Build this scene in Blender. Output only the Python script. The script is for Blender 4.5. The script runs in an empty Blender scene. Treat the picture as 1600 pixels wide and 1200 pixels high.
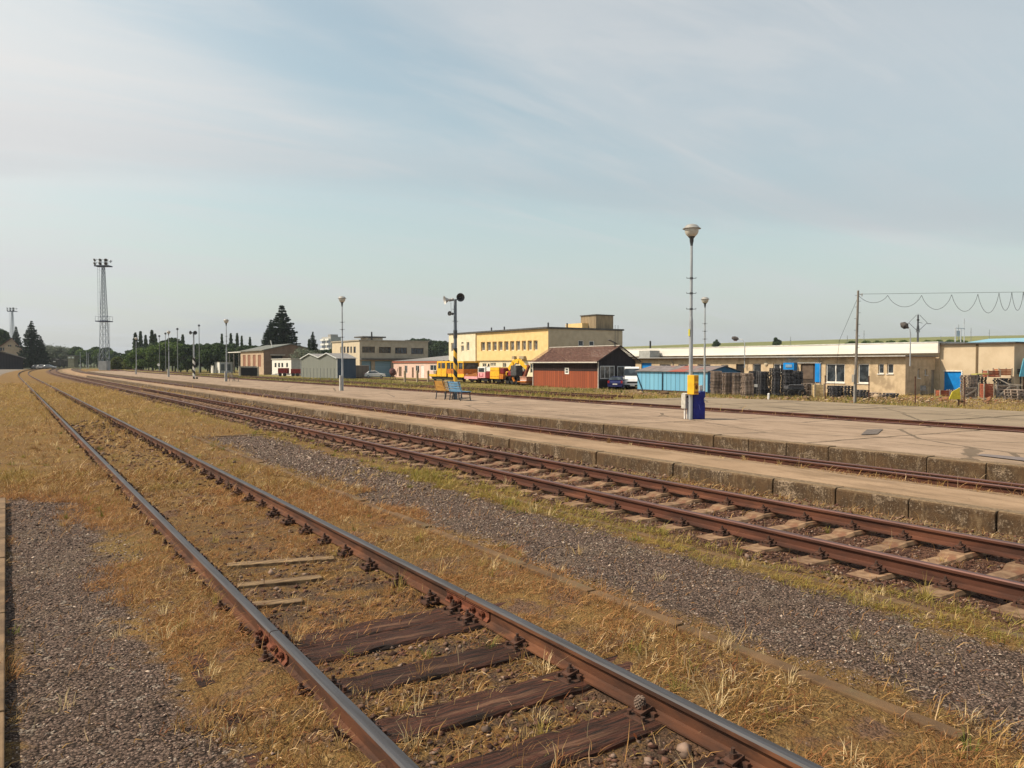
import bpy, math, random
import numpy as np
from mathutils import Vector, Matrix
random.seed(7); rng = np.random.default_rng(7)
S = bpy.context.scene
COL = S.collection
# ------------------------------------------------------------------ camera
F = 1208.0; TH = math.atan(790/F); AL = math.atan(32/F); CH = 1.95
cT, sT = math.cos(TH), math.sin(TH)
cam = bpy.data.objects.new('camera', bpy.data.cameras.new('camera'))
COL.objects.link(cam); S.camera = cam
cam.data.sensor_width = 36; cam.data.lens = 36*F/1600
cam.data.clip_start = 0.05; cam.data.clip_end = 12000
cam.location = (0, 0, CH)
cam.rotation_euler = (math.pi/2-AL, 0, -TH)
# ------------------------------------------------------------------ sun + sky
SUN_EL = math.radians(47); PHI = math.radians(28)
ldir = Vector((math.cos(PHI)*math.cos(SUN_EL), -math.sin(PHI)*math.cos(SUN_EL), -math.sin(SUN_EL)))
sun = bpy.data.objects.new('sun', bpy.data.lights.new('sun', 'SUN')); COL.objects.link(sun)
sun.data.energy = 5.0; sun.data.angle = math.radians(0.6); sun.data.color = (1.0, 0.87, 0.70)
sun.rotation_euler = ldir.to_track_quat('-Z', 'Y').to_euler()
ORD = ['first', 'second', 'third', 'fourth', 'fifth', 'sixth', 'seventh', 'eighth', 'ninth', 'tenth', 'eleventh', 'twelfth', 'thirteenth', 'fourteenth', 'fifteenth', 'sixteenth', 'seventeenth', 'eighteenth', 'nineteenth', 'twentieth']
W = bpy.data.worlds.new('World'); S.world = W; W.use_nodes = True
nt = W.node_tree; nt.nodes.clear()
def N(nt, t, **k):
    n = nt.nodes.new(t)
    for a, v in k.items(): setattr(n, a, v)
    return n
def setin(n, d):
    for k, v in d.items(): n.inputs[k].default_value = v
def math_(nt, op, a, b=None, c=None, clamp=False):
    n = N(nt, 'ShaderNodeMath', operation=op); n.use_clamp = clamp
    for i, x in enumerate((a, b, c)):
        if x is None: continue
        if isinstance(x, (int, float)): n.inputs[i].default_value = x
        else: nt.links.new(x, n.inputs[i])
    return n.outputs[0]
def mixc(nt, fac, a, b, blend='MIX'):
    n = N(nt, 'ShaderNodeMix', data_type='RGBA', blend_type=blend)
    for i, x in ((0, fac), (6, a), (7, b)):
        if isinstance(x, (int, float)): n.inputs[i].default_value = x
        elif isinstance(x, (tuple, list)): n.inputs[i].default_value = (x[0], x[1], x[2], 1)
        else: nt.links.new(x, n.inputs[i])
    return n.outputs[2]
def maprange(nt, v, a, b, c=0, d=1, smooth=True):
    n = N(nt, 'ShaderNodeMapRange'); n.interpolation_type = 'SMOOTHSTEP' if smooth else 'LINEAR'
    nt.links.new(v, n.inputs[0]); setin(n, {1: a, 2: b, 3: c, 4: d}); return n.outputs[0]
def noise(nt, vec, scale, detail=4, rough=.55, dist=0.0):
    n = N(nt, 'ShaderNodeTexNoise'); setin(n, {'Scale': scale, 'Detail': detail, 'Roughness': rough, 'Distortion': dist})
    nt.links.new(vec, n.inputs['Vector']); return n.outputs['Fac']
def mapping(nt, vec, scale=(1, 1, 1), rot=(0, 0, 0), loc=(0, 0, 0)):
    n = N(nt, 'ShaderNodeMapping'); setin(n, {'Location': loc, 'Rotation': rot, 'Scale': scale})
    nt.links.new(vec, n.inputs['Vector']); return n.outputs[0]
sky = N(nt, 'ShaderNodeTexSky', sky_type='NISHITA'); sky.sun_disc = False
sky.sun_elevation = SUN_EL
sky.sun_rotation = math.atan2(-ldir.x, -ldir.y)
sky.air_density = 1.0; sky.dust_density = 2.5; sky.ozone_density = 1.0
tc = N(nt, 'ShaderNodeTexCoord')
sep = N(nt, 'ShaderNodeSeparateXYZ'); nt.links.new(tc.outputs['Generated'], sep.inputs[0])
zc = math_(nt, 'ADD', math_(nt, 'MAXIMUM', sep.outputs[2], 0.0), 0.16)
px_ = math_(nt, 'DIVIDE', sep.outputs[0], zc); py_ = math_(nt, 'DIVIDE', sep.outputs[1], zc)
cmb = N(nt, 'ShaderNodeCombineXYZ'); nt.links.new(px_, cmb.inputs[0]); nt.links.new(py_, cmb.inputs[1])
v1 = mapping(nt, cmb.outputs[0], (0.30, 0.75, 1), (0, 0, math.radians(38)), (3.1, 1.7, 0))
c1 = noise(nt, v1, 1.0, 7, .52, 0.9)
v2 = mapping(nt, cmb.outputs[0], (0.5, 2.2, 1), (0, 0, math.radians(15)), (0.3, 5.2, 0))
c2 = noise(nt, v2, 1.3, 9, .6, 1.2)
cl = math_(nt, 'ADD', maprange(nt, c1, .36, .66, 0, .85), maprange(nt, c2, .44, .72, 0, .5), clamp=True)
vd = N(nt, 'ShaderNodeVectorMath', operation='DOT_PRODUCT'); nt.links.new(tc.outputs['Generated'], vd.inputs[0])
lv = Vector((-0.50, 0.80, 0.32)).normalized(); vd.inputs[1].default_value = lv
glow = maprange(nt, vd.outputs['Value'], .62, 1.0, 0, 1)
veil = math_(nt, 'ADD', math_(nt, 'MULTIPLY', cl, .62), math_(nt, 'MULTIPLY', glow, .55), clamp=True)
veil = math_(nt, 'ADD', math_(nt, 'MULTIPLY', veil, .82), .16, clamp=True)
hor = maprange(nt, sep.outputs[2], 0.0, 0.30, 1, 0)
ccol = mixc(nt, glow, (6.3, 6.3, 6.3), (7.5, 7.45, 7.3))
skyc = mixc(nt, 1.0, sky.outputs[0], (1.80, 1.80, 1.40), 'MULTIPLY')
s1 = mixc(nt, veil, skyc, ccol)
bank = math_(nt, 'MULTIPLY', maprange(nt, noise(nt, mapping(nt, cmb.outputs[0], (.22, .5, 1), (0, 0, .5), (7, 2, 0)), 1.0, 6, .5, .6), .48, .62), maprange(nt, sep.outputs[2], .05, .36, 1, 0))
s1 = mixc(nt, math_(nt, 'MULTIPLY', bank, .75), s1, (4.0, 4.2, 4.6))
low = mixc(nt, math_(nt, 'MULTIPLY', hor, .60), s1, (4.75, 5.05, 5.35))
bgn = N(nt, 'ShaderNodeBackground'); bgn.inputs[1].default_value = 0.108
out = N(nt, 'ShaderNodeOutputWorld')
nt.links.new(low, bgn.inputs[0]); nt.links.new(bgn.outputs[0], out.inputs[0])
S.view_settings.view_transform = 'Standard'; S.view_settings.look = 'None'
S.view_settings.exposure = 0.08; S.view_settings.gamma = 1
S.render.engine = 'CYCLES'
# ------------------------------------------------------------------ photo-plane survey helpers (pixel -> real place)
def ray(px, py=568):
    a = (px-800)/F; b = (600-py)/F
    fw = math.cos(AL)+b*math.sin(AL); up = -math.sin(AL)+b*math.cos(AL)
    return a/fw, up/fw
def atd(px, d, z=None, py=None):
    rho, tau = ray(px, py if py is not None else 568)
    r = rho*d; v = Vector((r*cT+d*sT, -r*sT+d*cT, 0))
    v.z = z if z is not None else CH+tau*d
    return v
def gnd(px, py, z=0.0):
    rho, tau = ray(px, py); return atd(px, (z-CH)/tau, z)
def dX(px, X):
    rho, _ = ray(px); return X/(sT+rho*cT)
def yX(px, X):
    rho, _ = ray(px); return dX(px, X)*(cT-rho*sT)
def dY(px, Y):
    rho, _ = ray(px); return Y/(cT-rho*sT)
def xY(px, Y):
    rho, _ = ray(px); return dY(px, Y)*(sT+rho*cT)
def zX(px, py, X): return CH+ray(px, py)[1]*dX(px, X)
def zY(px, py, Y): return CH+ray(px, py)[1]*dY(px, Y)
# ------------------------------------------------------------------ objects
def tag(o, label, cat, group=None):
    o['label'] = label; o['category'] = cat
    if group: o['group'] = group
    return o
def thing(name, label, cat, loc=(0, 0, 0), rz=0, group=None):
    o = bpy.data.objects.new(name, None); COL.objects.link(o); o.empty_display_size = .2
    o.location = loc; o.rotation_euler = (0, 0, rz)
    return tag(o, label, cat, group)
def dup(root, loc, rz=None, label=None, group=None, sc=None):
    r = root.copy(); COL.objects.link(r); r.location = loc
    if rz is not None: r.rotation_euler = (0, 0, rz)
    if label: r['label'] = label
    if group: r['group'] = group
    if sc: r.scale = sc
    for ch in list(root.children):
        c = ch.copy(); COL.objects.link(c); c.parent = r
        for g in list(ch.children):
            q = g.copy(); COL.objects.link(q); q.parent = c
    return r
class MB:
    def __init__(s): s.v = []; s.f = []; s.m = []
    def quad(s, *p, m=0):
        n = len(s.v); s.v += [tuple(q) for q in p]; s.f.append(tuple(range(n, n+len(p)))); s.m.append(m); return s
    def box(s, x0, x1, y0, y1, z0, z1, m=0, rot=None, piv=None):
        P = [(x0, y0, z0), (x1, y0, z0), (x1, y1, z0), (x0, y1, z0), (x0, y0, z1), (x1, y0, z1), (x1, y1, z1), (x0, y1, z1)]
        if rot is not None:
            c = Vector(piv) if piv is not None else Vector(((x0+x1)/2, (y0+y1)/2, (z0+z1)/2))
            P = [tuple(rot @ (Vector(p)-c)+c) for p in P]
        n = len(s.v); s.v += P
        for f in ((0, 3, 2, 1), (4, 5, 6, 7), (0, 1, 5, 4), (1, 2, 6, 5), (2, 3, 7, 6), (3, 0, 4, 7)):
            s.f.append(tuple(n+i for i in f)); s.m.append(m)
        return s
    def tube(s, a, b, r0, r1=None, n=8, caps=True, m=0):
        a = Vector(a); b = Vector(b); r1 = r0 if r1 is None else r1
        d = (b-a).normalized(); u = d.orthogonal().normalized(); w = d.cross(u)
        k = len(s.v)
        for c, r in ((a, r0), (b, r1)):
            for i in range(n):
                t = 2*math.pi*i/n; s.v.append(tuple(c+u*r*math.cos(t)+w*r*math.sin(t)))
        for i in range(n):
            j = (i+1) % n; s.f.append((k+i, k+j, k+n+j, k+n+i)); s.m.append(m)
        if caps:
            s.f.append(tuple(k+i for i in reversed(range(n)))); s.m.append(m)
            s.f.append(tuple(k+n+i for i in range(n))); s.m.append(m)
        return s
    def bar(s, a, b, w, h=None, m=0):
        h = h or w; a = Vector(a); b = Vector(b); d = (b-a).normalized()
        up = Vector((0, 0, 1)) if abs(d.z) < .95 else Vector((1, 0, 0))
        u = d.cross(up).normalized(); v = u.cross(d).normalized()
        k = len(s.v)
        for c in (a, b):
            for i, j in ((-1, -1), (1, -1), (1, 1), (-1, 1)): s.v.append(tuple(c+u*w/2*i+v*h/2*j))
        for f in ((3, 2, 1, 0), (4, 5, 6, 7), (0, 1, 5, 4), (1, 2, 6, 5), (2, 3, 7, 6), (3, 0, 4, 7)):
            s.f.append(tuple(k+i for i in f)); s.m.append(m)
        return s
    def lathe(s, c, prof, n=16, axis=Vector((0, 0, 1)), m=0):
        c = Vector(c); d = Vector(axis).normalized(); u = d.orthogonal().normalized(); w = d.cross(u)
        k = len(s.v)
        for r, h in prof:
            for i in range(n):
                t = 2*math.pi*i/n; s.v.append(tuple(c+d*h+u*max(r, 1e-4)*math.cos(t)+w*max(r, 1e-4)*math.sin(t)))
        for q in range(len(prof)-1):
            for i in range(n):
                j = (i+1) % n; a = k+q*n
                s.f.append((a+i, a+j, a+n+j, a+n+i)); s.m.append(m)
        return s
    def prism(s, pts, y0, y1, ax='y', m=0):
        """extrude 2-D outline pts ((a,b)..) ; ax y: (x,z) along y ; ax x: (y,z) along x"""
        k = len(s.v); n = len(pts)
        for t in (y0, y1):
            for a, b in pts: s.v.append((a, t, b) if ax == 'y' else (t, a, b))
        for i in range(n):
            j = (i+1) % n; s.f.append((k+i, k+j, k+n+j, k+n+i)); s.m.append(m)
        s.f.append(tuple(k+i for i in reversed(range(n)))); s.m.append(m)
        s.f.append(tuple(k+n+i for i in range(n))); s.m.append(m)
        return s
    def ball(s, c, r, n=10, m=0, sq=(1, 1, 1)):
        c = Vector(c); k = len(s.v); R = n//2+1
        for q in range(R+1):
            ph = math.pi*q/R
            for i in range(n):
                t = 2*math.pi*i/n
                s.v.append((c.x+r*sq[0]*max(math.sin(ph), 1e-3)*math.cos(t), c.y+r*sq[1]*max(math.sin(ph), 1e-3)*math.sin(t), c.z+r*sq[2]*math.cos(ph)))
        for q in range(R):
            for i in range(n):
                j = (i+1) % n; a = k+q*n; s.f.append((a+i, a+n+i, a+n+j, a+j)); s.m.append(m)
        return s
    def build(s, name, mats, parent=None, world=False, smooth=None, bevel=0):
        me = bpy.data.meshes.new(name)
        v = s.v
        if world and parent is not None:
            L = parent.location; par = parent
            while par.parent is not None: par = par.parent; L = L+par.location
            v = [(a-L.x, b-L.y, c-L.z) for a, b, c in v]
        me.from_pydata(v, [], s.f)
        if not isinstance(mats, (list, tuple)): mats = [mats]
        for mm in mats: me.materials.append(mm)
        if len(mats) > 1: me.polygons.foreach_set('material_index', s.m)
        me.validate(); me.update()
        import bmesh
        bm = bmesh.new(); bm.from_mesh(me); bmesh.ops.recalc_face_normals(bm, faces=bm.faces); bm.to_mesh(me); bm.free()
        o = bpy.data.objects.new(name, me); COL.objects.link(o)
        if parent is not None: o.parent = parent
        if smooth is not None:
            me.polygons.foreach_set('use_smooth', [True]*len(me.polygons))
            me.set_sharp_from_angle(angle=math.radians(smooth))
        if bevel:
            b = o.modifiers.new('bevel', 'BEVEL'); b.width = bevel; b.segments = 2; b.limit_method = 'ANGLE'
        return o
def struct(o): o['kind'] = 'structure'; return o
def stuff(o): o['kind'] = 'stuff'; return o
# ------------------------------------------------------------------ materials
MATS = {}
def base_mat(name):
    m = bpy.data.materials.new(name); m.use_nodes = True; MATS[name] = m
    t = m.node_tree; b = t.nodes['Principled BSDF']; return m, t, b
def M(name, c1, c2=None, scale=3.0, rough=.8, bump=.0, metal=0.0, st=(1, 1, 1), detail=6, lo=.35, hi=.65, rnd=0.0, bscale=None, spec=.3, c3=None, s3=.6, bdist=.02):
    m, t, b = base_mat(name)
    tc = N(t, 'ShaderNodeTexCoord'); v = mapping(t, tc.outputs['Object'], st)
    b.inputs['Roughness'].default_value = rough; b.inputs['Metallic'].default_value = metal
    b.inputs['Specular IOR Level'].default_value = spec
    if c2 is None: c2 = tuple(x*.78 for x in c1)
    n = noise(t, v, scale, detail)
    col = mixc(t, maprange(t, n, lo, hi), c1, c2)
    if c3 is not None:
        n3 = noise(t, v, s3, 5, .6); col = mixc(t, maprange(t, n3, .52, .66), col, c3)
    if rnd:
        oi = N(t, 'ShaderNodeObjectInfo')
        k = maprange(t, oi.outputs['Random'], 0, 1, 1-rnd, 1+rnd, False)
        mm = N(t, 'ShaderNodeCombineXYZ')
        for i in range(3): t.links.new(k, mm.inputs[i])
        col = mixc(t, 1.0, col, mm.outputs[0], 'MULTIPLY')
    t.links.new(col, b.inputs['Base Color'])
    if bump:
        nb = noise(t, v, bscale or scale*3, 6, .65)
        bp = N(t, 'ShaderNodeBump'); setin(bp, {'Strength': bump, 'Distance': bdist}); t.links.new(nb, bp.inputs['Height'])
        t.links.new(bp.outputs[0], b.inputs['Normal'])
    return m
def attr_mat(name, rough=.9, transl=0.0, bump=0):
    m, t, b = base_mat(name)
    a = N(t, 'ShaderNodeAttribute', attribute_name='Col'); t.links.new(a.outputs['Color'], b.inputs['Base Color'])
    b.inputs['Roughness'].default_value = rough; b.inputs['Specular IOR Level'].default_value = .15
    if transl:
        tr = N(t, 'ShaderNodeBsdfTranslucent'); t.links.new(a.outputs['Color'], tr.inputs['Color'])
        mx = N(t, 'ShaderNodeMixShader'); mx.inputs[0].default_value = transl
        t.links.new(b.outputs[0], mx.inputs[1]); t.links.new(tr.outputs[0], mx.inputs[2])
        t.links.new(mx.outputs[0], t.nodes['Material Output'].inputs[0])
    return m
def planks(name, c1, c2, width, axis, rough=.8, gap=.06, dark=.3, rnd=0, horiz=False):
    """painted boards/corrugation: vertical boards of given width along axis ('X' or 'Y' or 'Z')"""
    m, t, b = base_mat(name)
    tc = N(t, 'ShaderNodeTexCoord'); sp = N(t, 'ShaderNodeSeparateXYZ'); t.links.new(tc.outputs['Object'], sp.inputs[0])
    u = math_(t, 'DIVIDE', sp.outputs['XYZ'.index(axis)], width)
    fr = math_(t, 'FRACT', u); fl = math_(t, 'FLOOR', u)
    wn = N(t, 'ShaderNodeTexWhiteNoise', noise_dimensions='1D'); t.links.new(fl, wn.inputs['W'])
    line = math_(t, 'LESS_THAN', math_(t, 'ABSOLUTE', math_(t, 'SUBTRACT', fr, .5)), .5-gap)
    st = (6, 6, .7) if axis != 'Z' else (.7, .7, 6)
    n = noise(t, mapping(t, tc.outputs['Object'], st), 1.5, 6, .6)
    f = math_(t, 'ADD', math_(t, 'MULTIPLY', wn.outputs['Value'], .55), math_(t, 'MULTIPLY', n, .6), clamp=True)
    col = mixc(t, f, c1, c2)
    col = mixc(t, line, tuple(x*dark for x in c1), col)
    t.links.new(col, b.inputs['Base Color']); b.inputs['Roughness'].default_value = rough
    b.inputs['Specular IOR Level'].default_value = .25
    bp = N(t, 'ShaderNodeBump'); setin(bp, {'Strength': .5, 'Distance': .02}); t.links.new(line, bp.inputs['Height'])
    t.links.new(bp.outputs[0], b.inputs['Normal'])
    return m
def glass(name, c=(.02, .025, .03), rough=.08):
    m, t, b = base_mat(name); b.inputs['Base Color'].default_value = (*c, 1)
    b.inputs['Roughness'].default_value = rough; b.inputs['Specular IOR Level'].default_value = .6
    tc = N(t, 'ShaderNodeTexCoord'); n = noise(t, tc.outputs['Object'], 1.3, 3)
    t.links.new(mixc(t, maprange(t, n, .45, .6), c, tuple(x*2.2+.01 for x in c)), b.inputs['Base Color'])
    return m
# ================================================================== shared materials
rust = M('rust_web', (.10, .038, .018), (.045, .02, .012), 9, .85, .5, 0, (1, .25, 1), bscale=40, c3=(.16, .065, .03), s3=3, bdist=.004)
rust2 = M('rust_red', (.085, .030, .017), (.042, .017, .011), 7, .85, .5, 0, (1, .2, 1), bscale=40, c3=(.12, .045, .024), s3=3, bdist=.004)
rusttop2 = M('rail_head_brown', (.12, .055, .045), (.075, .038, .034), 12, .45, .2, .35, (1, .1, 1), bscale=50, bdist=.002)
railtop = M('rail_head_worn', (.06, .06, .068), (.042, .04, .043), 14, .6, .15, .1, (3, .1, 1), bscale=60, bdist=.001, spec=.35)
darkiron = M('dark_iron', (.045, .028, .022), (.09, .04, .025), 20, .8, .4, .1, bscale=60, bdist=.003)
timber = M('sleeper_timber', (.080, .028, .016), (.012, .007, .005), 7, .85, 1.0, 0, (.6, 7, 4), rnd=.3, bscale=10, c3=(.14, .07, .04), s3=1.6, bdist=.03)
timber_pale = M('sleeper_timber_pale', (.27, .18, .095), (.10, .06, .035), 6, .9, .9, 0, (.6, 7, 4), rnd=.2, bscale=10, bdist=.015)
concs = M('sleeper_concrete', (.27, .17, .10), (.14, .08, .045), 8, .9, .5, 0, rnd=.18, bscale=50, c3=(.17, .08, .045), s3=4, bdist=.004)
galv = M('galvanised_pole', (.42, .44, .46), (.30, .32, .34), 4, .5, .1, .3, (1, 1, .3), bscale=20)
galvd = M('dark_steel', (.06, .065, .07), (.10, .10, .11), 6, .5, .1, .4)
white = M('white_paint', (.74, .73, .70), (.60, .58, .54), 3, .6, .05)
whitef = M('white_sheet', (.78, .75, .69), (.68, .64, .57), 1.2, .55, .03, st=(1, .1, 1))
black = M('black_paint', (.012, .012, .013), (.025, .023, .022), 6, .6)
rubber = M('rubber', (.018, .018, .018), (.03, .028, .026), 8, .9)
yellow = M('yellow_paint', (.80, .46, .025), (.66, .35, .02), 3, .5, .05, rnd=.05)
orangep = M('orange_brown_paint', (.50, .17, .02), (.36, .11, .015), 3, .6, .05)
maroon = M('maroon_paint', (.20, .012, .018), (.12, .01, .012), 3, .5, .05)
pinkp = M('faded_pink_paint', (.72, .36, .38), (.60, .27, .29), 4, .6, .05)
bluecab = M('cobalt_paint', (.010, .018, .20), (.008, .012, .14), 5, .35, .03)
blued = M('azure_paint', (.004, .22, .62), (.004, .17, .50), 2, .5, .03)
glassd = glass('dark_glass'); glassb = glass('curtained_glass', (.07, .065, .06))
glassw = glass('pale_curtain_glass', (.25, .24, .22), .2)
LEAFC = attr_mat('leaf_cluster', .75, .25)
grassm = attr_mat('dry_grass', .85, .30)
stonem = attr_mat('loose_stone', .9)
# ================================================================== ground
def dxc(y): return 2.0e-4*np.maximum(0, np.asarray(y, float)-125)**2
def vnoise(x, y, s, seed=0):
    x = np.asarray(x)*s; y = np.asarray(y)*s
    xi = np.floor(x).astype(np.int64); yi = np.floor(y).astype(np.int64); fx = x-xi; fy = y-yi
    fx = fx*fx*(3-2*fx); fy = fy*fy*(3-2*fy)
    def h(a, b):
        n = (a*374761393+b*668265263+seed*1442695041) & 0x7fffffff
        n = ((n ^ (n >> 13))*1274126177) & 0x7fffffff
        return ((n ^ (n >> 16)) & 0xffff)/65535.0
    return (h(xi, yi)*(1-fx)+h(xi+1, yi)*fx)*(1-fy)+(h(xi, yi+1)*(1-fx)+h(xi+1, yi+1)*fx)*fy
def fbm(x, y, s, seed=0, o=4):
    t = 0; a = .5
    for i in range(o): t = t+a*vnoise(x, y, s*2**i, seed+i*17); a *= .5
    return t/(1-.5**o)
def sst(a, b, x): t = np.clip((x-a)/(b-a), 0, 1); return t*t*(3-2*t)
XP = [-4000, -.1, .8, 1.35, 1.6, 2.85, 3.15, 4.0, 4.2, 5.9, 6.3, 6.9, 7.7, 8.5, 9.1, 9.75, 11.0, 11.3, 12.0, 12.5, 13.2, 14.5, 21.9, 22.3, 23.5, 25, 27, 32, 40, 50, 4000]
ZP = [-.02, -.02, -.02, .035, -.025, -.03, -.0, .03, .0, -.01, .01, -.06, -.065, -.07, -.06, -.06, -.1, .08, .08, -.02, -.10, -.14, -.14, -.06, -.05, -.04, -.05, -.10, -.75, -1.0, -1.0]
def gz(x, y):
    x = np.asarray(x, float); y = np.asarray(y, float); xs = x-dxc(y)
    z = np.interp(xs, XP, ZP)
    amp = np.interp(xs, [-50, 0, 9.6, 10, 30, 60], [.05, .03, .03, .02, .05, .12])
    dist = np.hypot(x, y)
    z = z+amp*(fbm(x, y, 1.3, 3)-.5)+.012*(fbm(x, y, 7, 9)-.5)*(dist < 40)
    z = z+np.where(dist > 60, .10*(fbm(x, y, .12, 5)-.5), 0)
    return z
def axis(parts):
    out = []
    for a, b, s in parts: out += list(np.arange(a, b, s))
    return np.array(out)
gx = np.unique(np.concatenate([-np.geomspace(600, 30, 16), axis([(-30, -3, 1.5), (-3, 0, .25), (0, 10, .07), (10, 15.4, .12), (15.4, 21.6, 1.5), (21.6, 25, .15), (25, 60, .8)]), np.geomspace(60, 1400, 32)]))
gy = np.unique(np.concatenate([-np.geomspace(300, 5, 12), axis([(-5, 1, .5), (1, 14, .08), (14, 40, .25), (40, 140, 1.0)]), np.geomspace(140, 1200, 44)]))
X, Y = np.meshgrid(gx, gy); Z = gz(X, Y)
def grid_mesh(name, X, Y, Z, mat):
    h, w = X.shape; me = bpy.data.meshes.new(name)
    co = np.stack([X, Y, Z], -1).reshape(-1, 3).astype(np.float32)
    idx = np.arange(h*w).reshape(h, w)
    f = np.stack([idx[:-1, :-1], idx[:-1, 1:], idx[1:, 1:], idx[1:, :-1]], -1).reshape(-1, 4)
    me.vertices.add(len(co)); me.vertices.foreach_set('co', co.ravel())
    me.loops.add(f.size); me.loops.foreach_set('vertex_index', f.ravel().astype(np.int32))
    me.polygons.add(len(f)); me.polygons.foreach_set('loop_start', np.arange(0, f.size, 4, dtype=np.int32))
    me.polygons.foreach_set('use_smooth', np.ones(len(f), bool))
    me.update(calc_edges=True); me.validate(); me.materials.append(mat)
    o = bpy.data.objects.new(name, me); COL.objects.link(o); return o
m, t, b = base_mat('ground_mix')
tcg = N(t, 'ShaderNodeTexCoord'); P_ = tcg.outputs['Object']
sp = N(t, 'ShaderNodeSeparateXYZ'); t.links.new(P_, sp.inputs[0])
xo, yo = sp.outputs[0], sp.outputs[1]
yy = math_(t, 'MAXIMUM', math_(t, 'SUBTRACT', yo, 125), 0)
xs_ = math_(t, 'SUBTRACT', xo, math_(t, 'MULTIPLY', math_(t, 'MULTIPLY', yy, yy), 2.0e-4))
n1 = noise(t, P_, .9, 5); n2 = noise(t, P_, 5, 5, .7); n3 = noise(t, P_, 32, 6, .75); n4 = noise(t, P_, .16, 4)
xd = math_(t, 'ADD', xs_, math_(t, 'ADD', math_(t, 'MULTIPLY', math_(t, 'SUBTRACT', n1, .5), 1.1), math_(t, 'MULTIPLY', math_(t, 'SUBTRACT', n2, .5), .7)))
yd = math_(t, 'ADD', yo, math_(t, 'ADD', math_(t, 'MULTIPLY', math_(t, 'SUBTRACT', n1, .5), 2.5), math_(t, 'MULTIPLY', math_(t, 'SUBTRACT', n2, .5), 1.5)))
def band(x, a, b2, s=.12):
    lo = maprange(t, x, a-s, a+s); hi = maprange(t, x, b2-s, b2+s, 1, 0); return math_(t, 'MULTIPLY', lo, hi)
# stones pattern
vor = N(t, 'ShaderNodeTexVoronoi', feature='F1'); vor.inputs['Scale'].default_value = 55; t.links.new(P_, vor.inputs['Vector'])
vor2 = N(t, 'ShaderNodeTexVoronoi', feature='F1'); vor2.inputs['Scale'].default_value = 24; t.links.new(P_, vor2.inputs['Vector'])
sv = N(t, 'ShaderNodeSeparateColor'); t.links.new(vor.outputs['Color'], sv.inputs[0])
sv2 = N(t, 'ShaderNodeSeparateColor'); t.links.new(vor2.outputs['Color'], sv2.inputs[0])
vs = sv.outputs[0]; vs2 = sv2.outputs[0]
gravel = mixc(t, vs, (.07, .045, .035), (.27, .19, .15))
gravel = mixc(t, math_(t, 'MULTIPLY', maprange(t, n2, .45, .7), .6), gravel, (.125, .085, .055))
gravel = mixc(t, math_(t, 'MULTIPLY', maprange(t, n1, .5, .66), .5), gravel, (.24, .18, .125))
gravel = mixc(t, maprange(t, vs2, .93, .97), gravel, (.32, .26, .21))
gravel = mixc(t, maprange(t, vor.outputs['Distance'], .35, .75), gravel, (.035, .025, .02))  # shade in the gaps between stones, painted into the gravel colour
ballast = mixc(t, vs2, (.045, .022, .016), (.155, .08, .052))
ballast = mixc(t, maprange(t, n2, .5, .75), ballast, (.13, .065, .04))
straw = mixc(t, maprange(t, n3, .3, .7), (.075, .040, .017), (.30, .188, .072))
straw = mixc(t, maprange(t, n2, .45, .70), straw, (.19, .095, .033))
straw = mixc(t, maprange(t, n1, .52, .72), straw, (.24, .145, .05))
bare = maprange(t, noise(t, P_, 1.9, 5, .65), .50, .62)
straw = mixc(t, math_(t, 'MULTIPLY', bare, maprange(t, yo, 26, 10)), straw, mixc(t, vs, (.09, .05, .03), (.19, .115, .075)))
straw = mixc(t, math_(t, 'MULTIPLY', maprange(t, n4, .52, .66), .5), straw, (.18, .135, .045))
green = mixc(t, maprange(t, n2, .35, .65), (.13, .12, .03), (.26, .20, .07))
green = mixc(t, maprange(t, n1, .45, .65), green, (.19, .13, .055))
dirt = mixc(t, maprange(t, n2, .3, .7), (.34, .23, .14), (.22, .14, .085))
rustd = mixc(t, maprange(t, n2, .3, .7), (.10, .048, .026), (.17, .10, .055))
yard = mixc(t, maprange(t, n2, .35, .65), (.17, .105, .055), (.27, .19, .11))
yard = mixc(t, maprange(t, n1, .5, .7), yard, (.20, .135, .05))
patchy = maprange(t, n1, .44, .58)
inner = mixc(t, maprange(t, n2, .40, .58), (.085, .055, .038), straw)
farstr = maprange(t, yo, 8, 14)
col = straw
col = mixc(t, math_(t, 'MULTIPLY', band(xd, 1.6, 2.95, .1), maprange(t, yo, 13, 6)), col, inner)
col = mixc(t, math_(t, 'MULTIPLY', band(xd, -.1, .85, .1), maprange(t, yd, 13.8, 13.0)), col, gravel)
greyg = mixc(t, vs, (.14, .13, .12), (.24, .22, .20))
col = mixc(t, math_(t, 'MULTIPLY', maprange(t, xd, -.8, -1.2), .8), col, greyg)
g2 = math_(t, 'MULTIPLY', band(xd, 4.35, 5.75, .12), maprange(t, yd, 21.5, 20.8))
col = mixc(t, g2, col, gravel)
far1 = maprange(t, yo, 30, 70)
bal = mixc(t, far1, ballast, (.13, .078, .05))
col = mixc(t, band(xd, 6.25, 9.9, .15), col, bal)
col = mixc(t, math_(t, 'MULTIPLY', band(xd, 9.0, 9.9, .12), .65), col, mixc(t, n3, (.16, .11, .06), (.32, .24, .13)))
col = mixc(t, band(xs_, 9.9, 12.3, .08), col, dirt)
col = mixc(t, band(xs_, 12.3, 15, .1), col, mixc(t, n3, (.05, .032, .022), (.17, .12, .08)))
col = mixc(t, band(xs_, 21.5, 24.7, .2), col, rustd)
col = mixc(t, maprange(t, xd, 24.5, 25.1), col, green)
lines = band(xd, 28.3, 30.6, .25)
col = mixc(t, math_(t, 'MULTIPLY', lines, .6), col, (.15, .10, .05))
col = mixc(t, maprange(t, xd, 34, 38), col, mixc(t, maprange(t, yo, 60, 80), yard, green))
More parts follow.
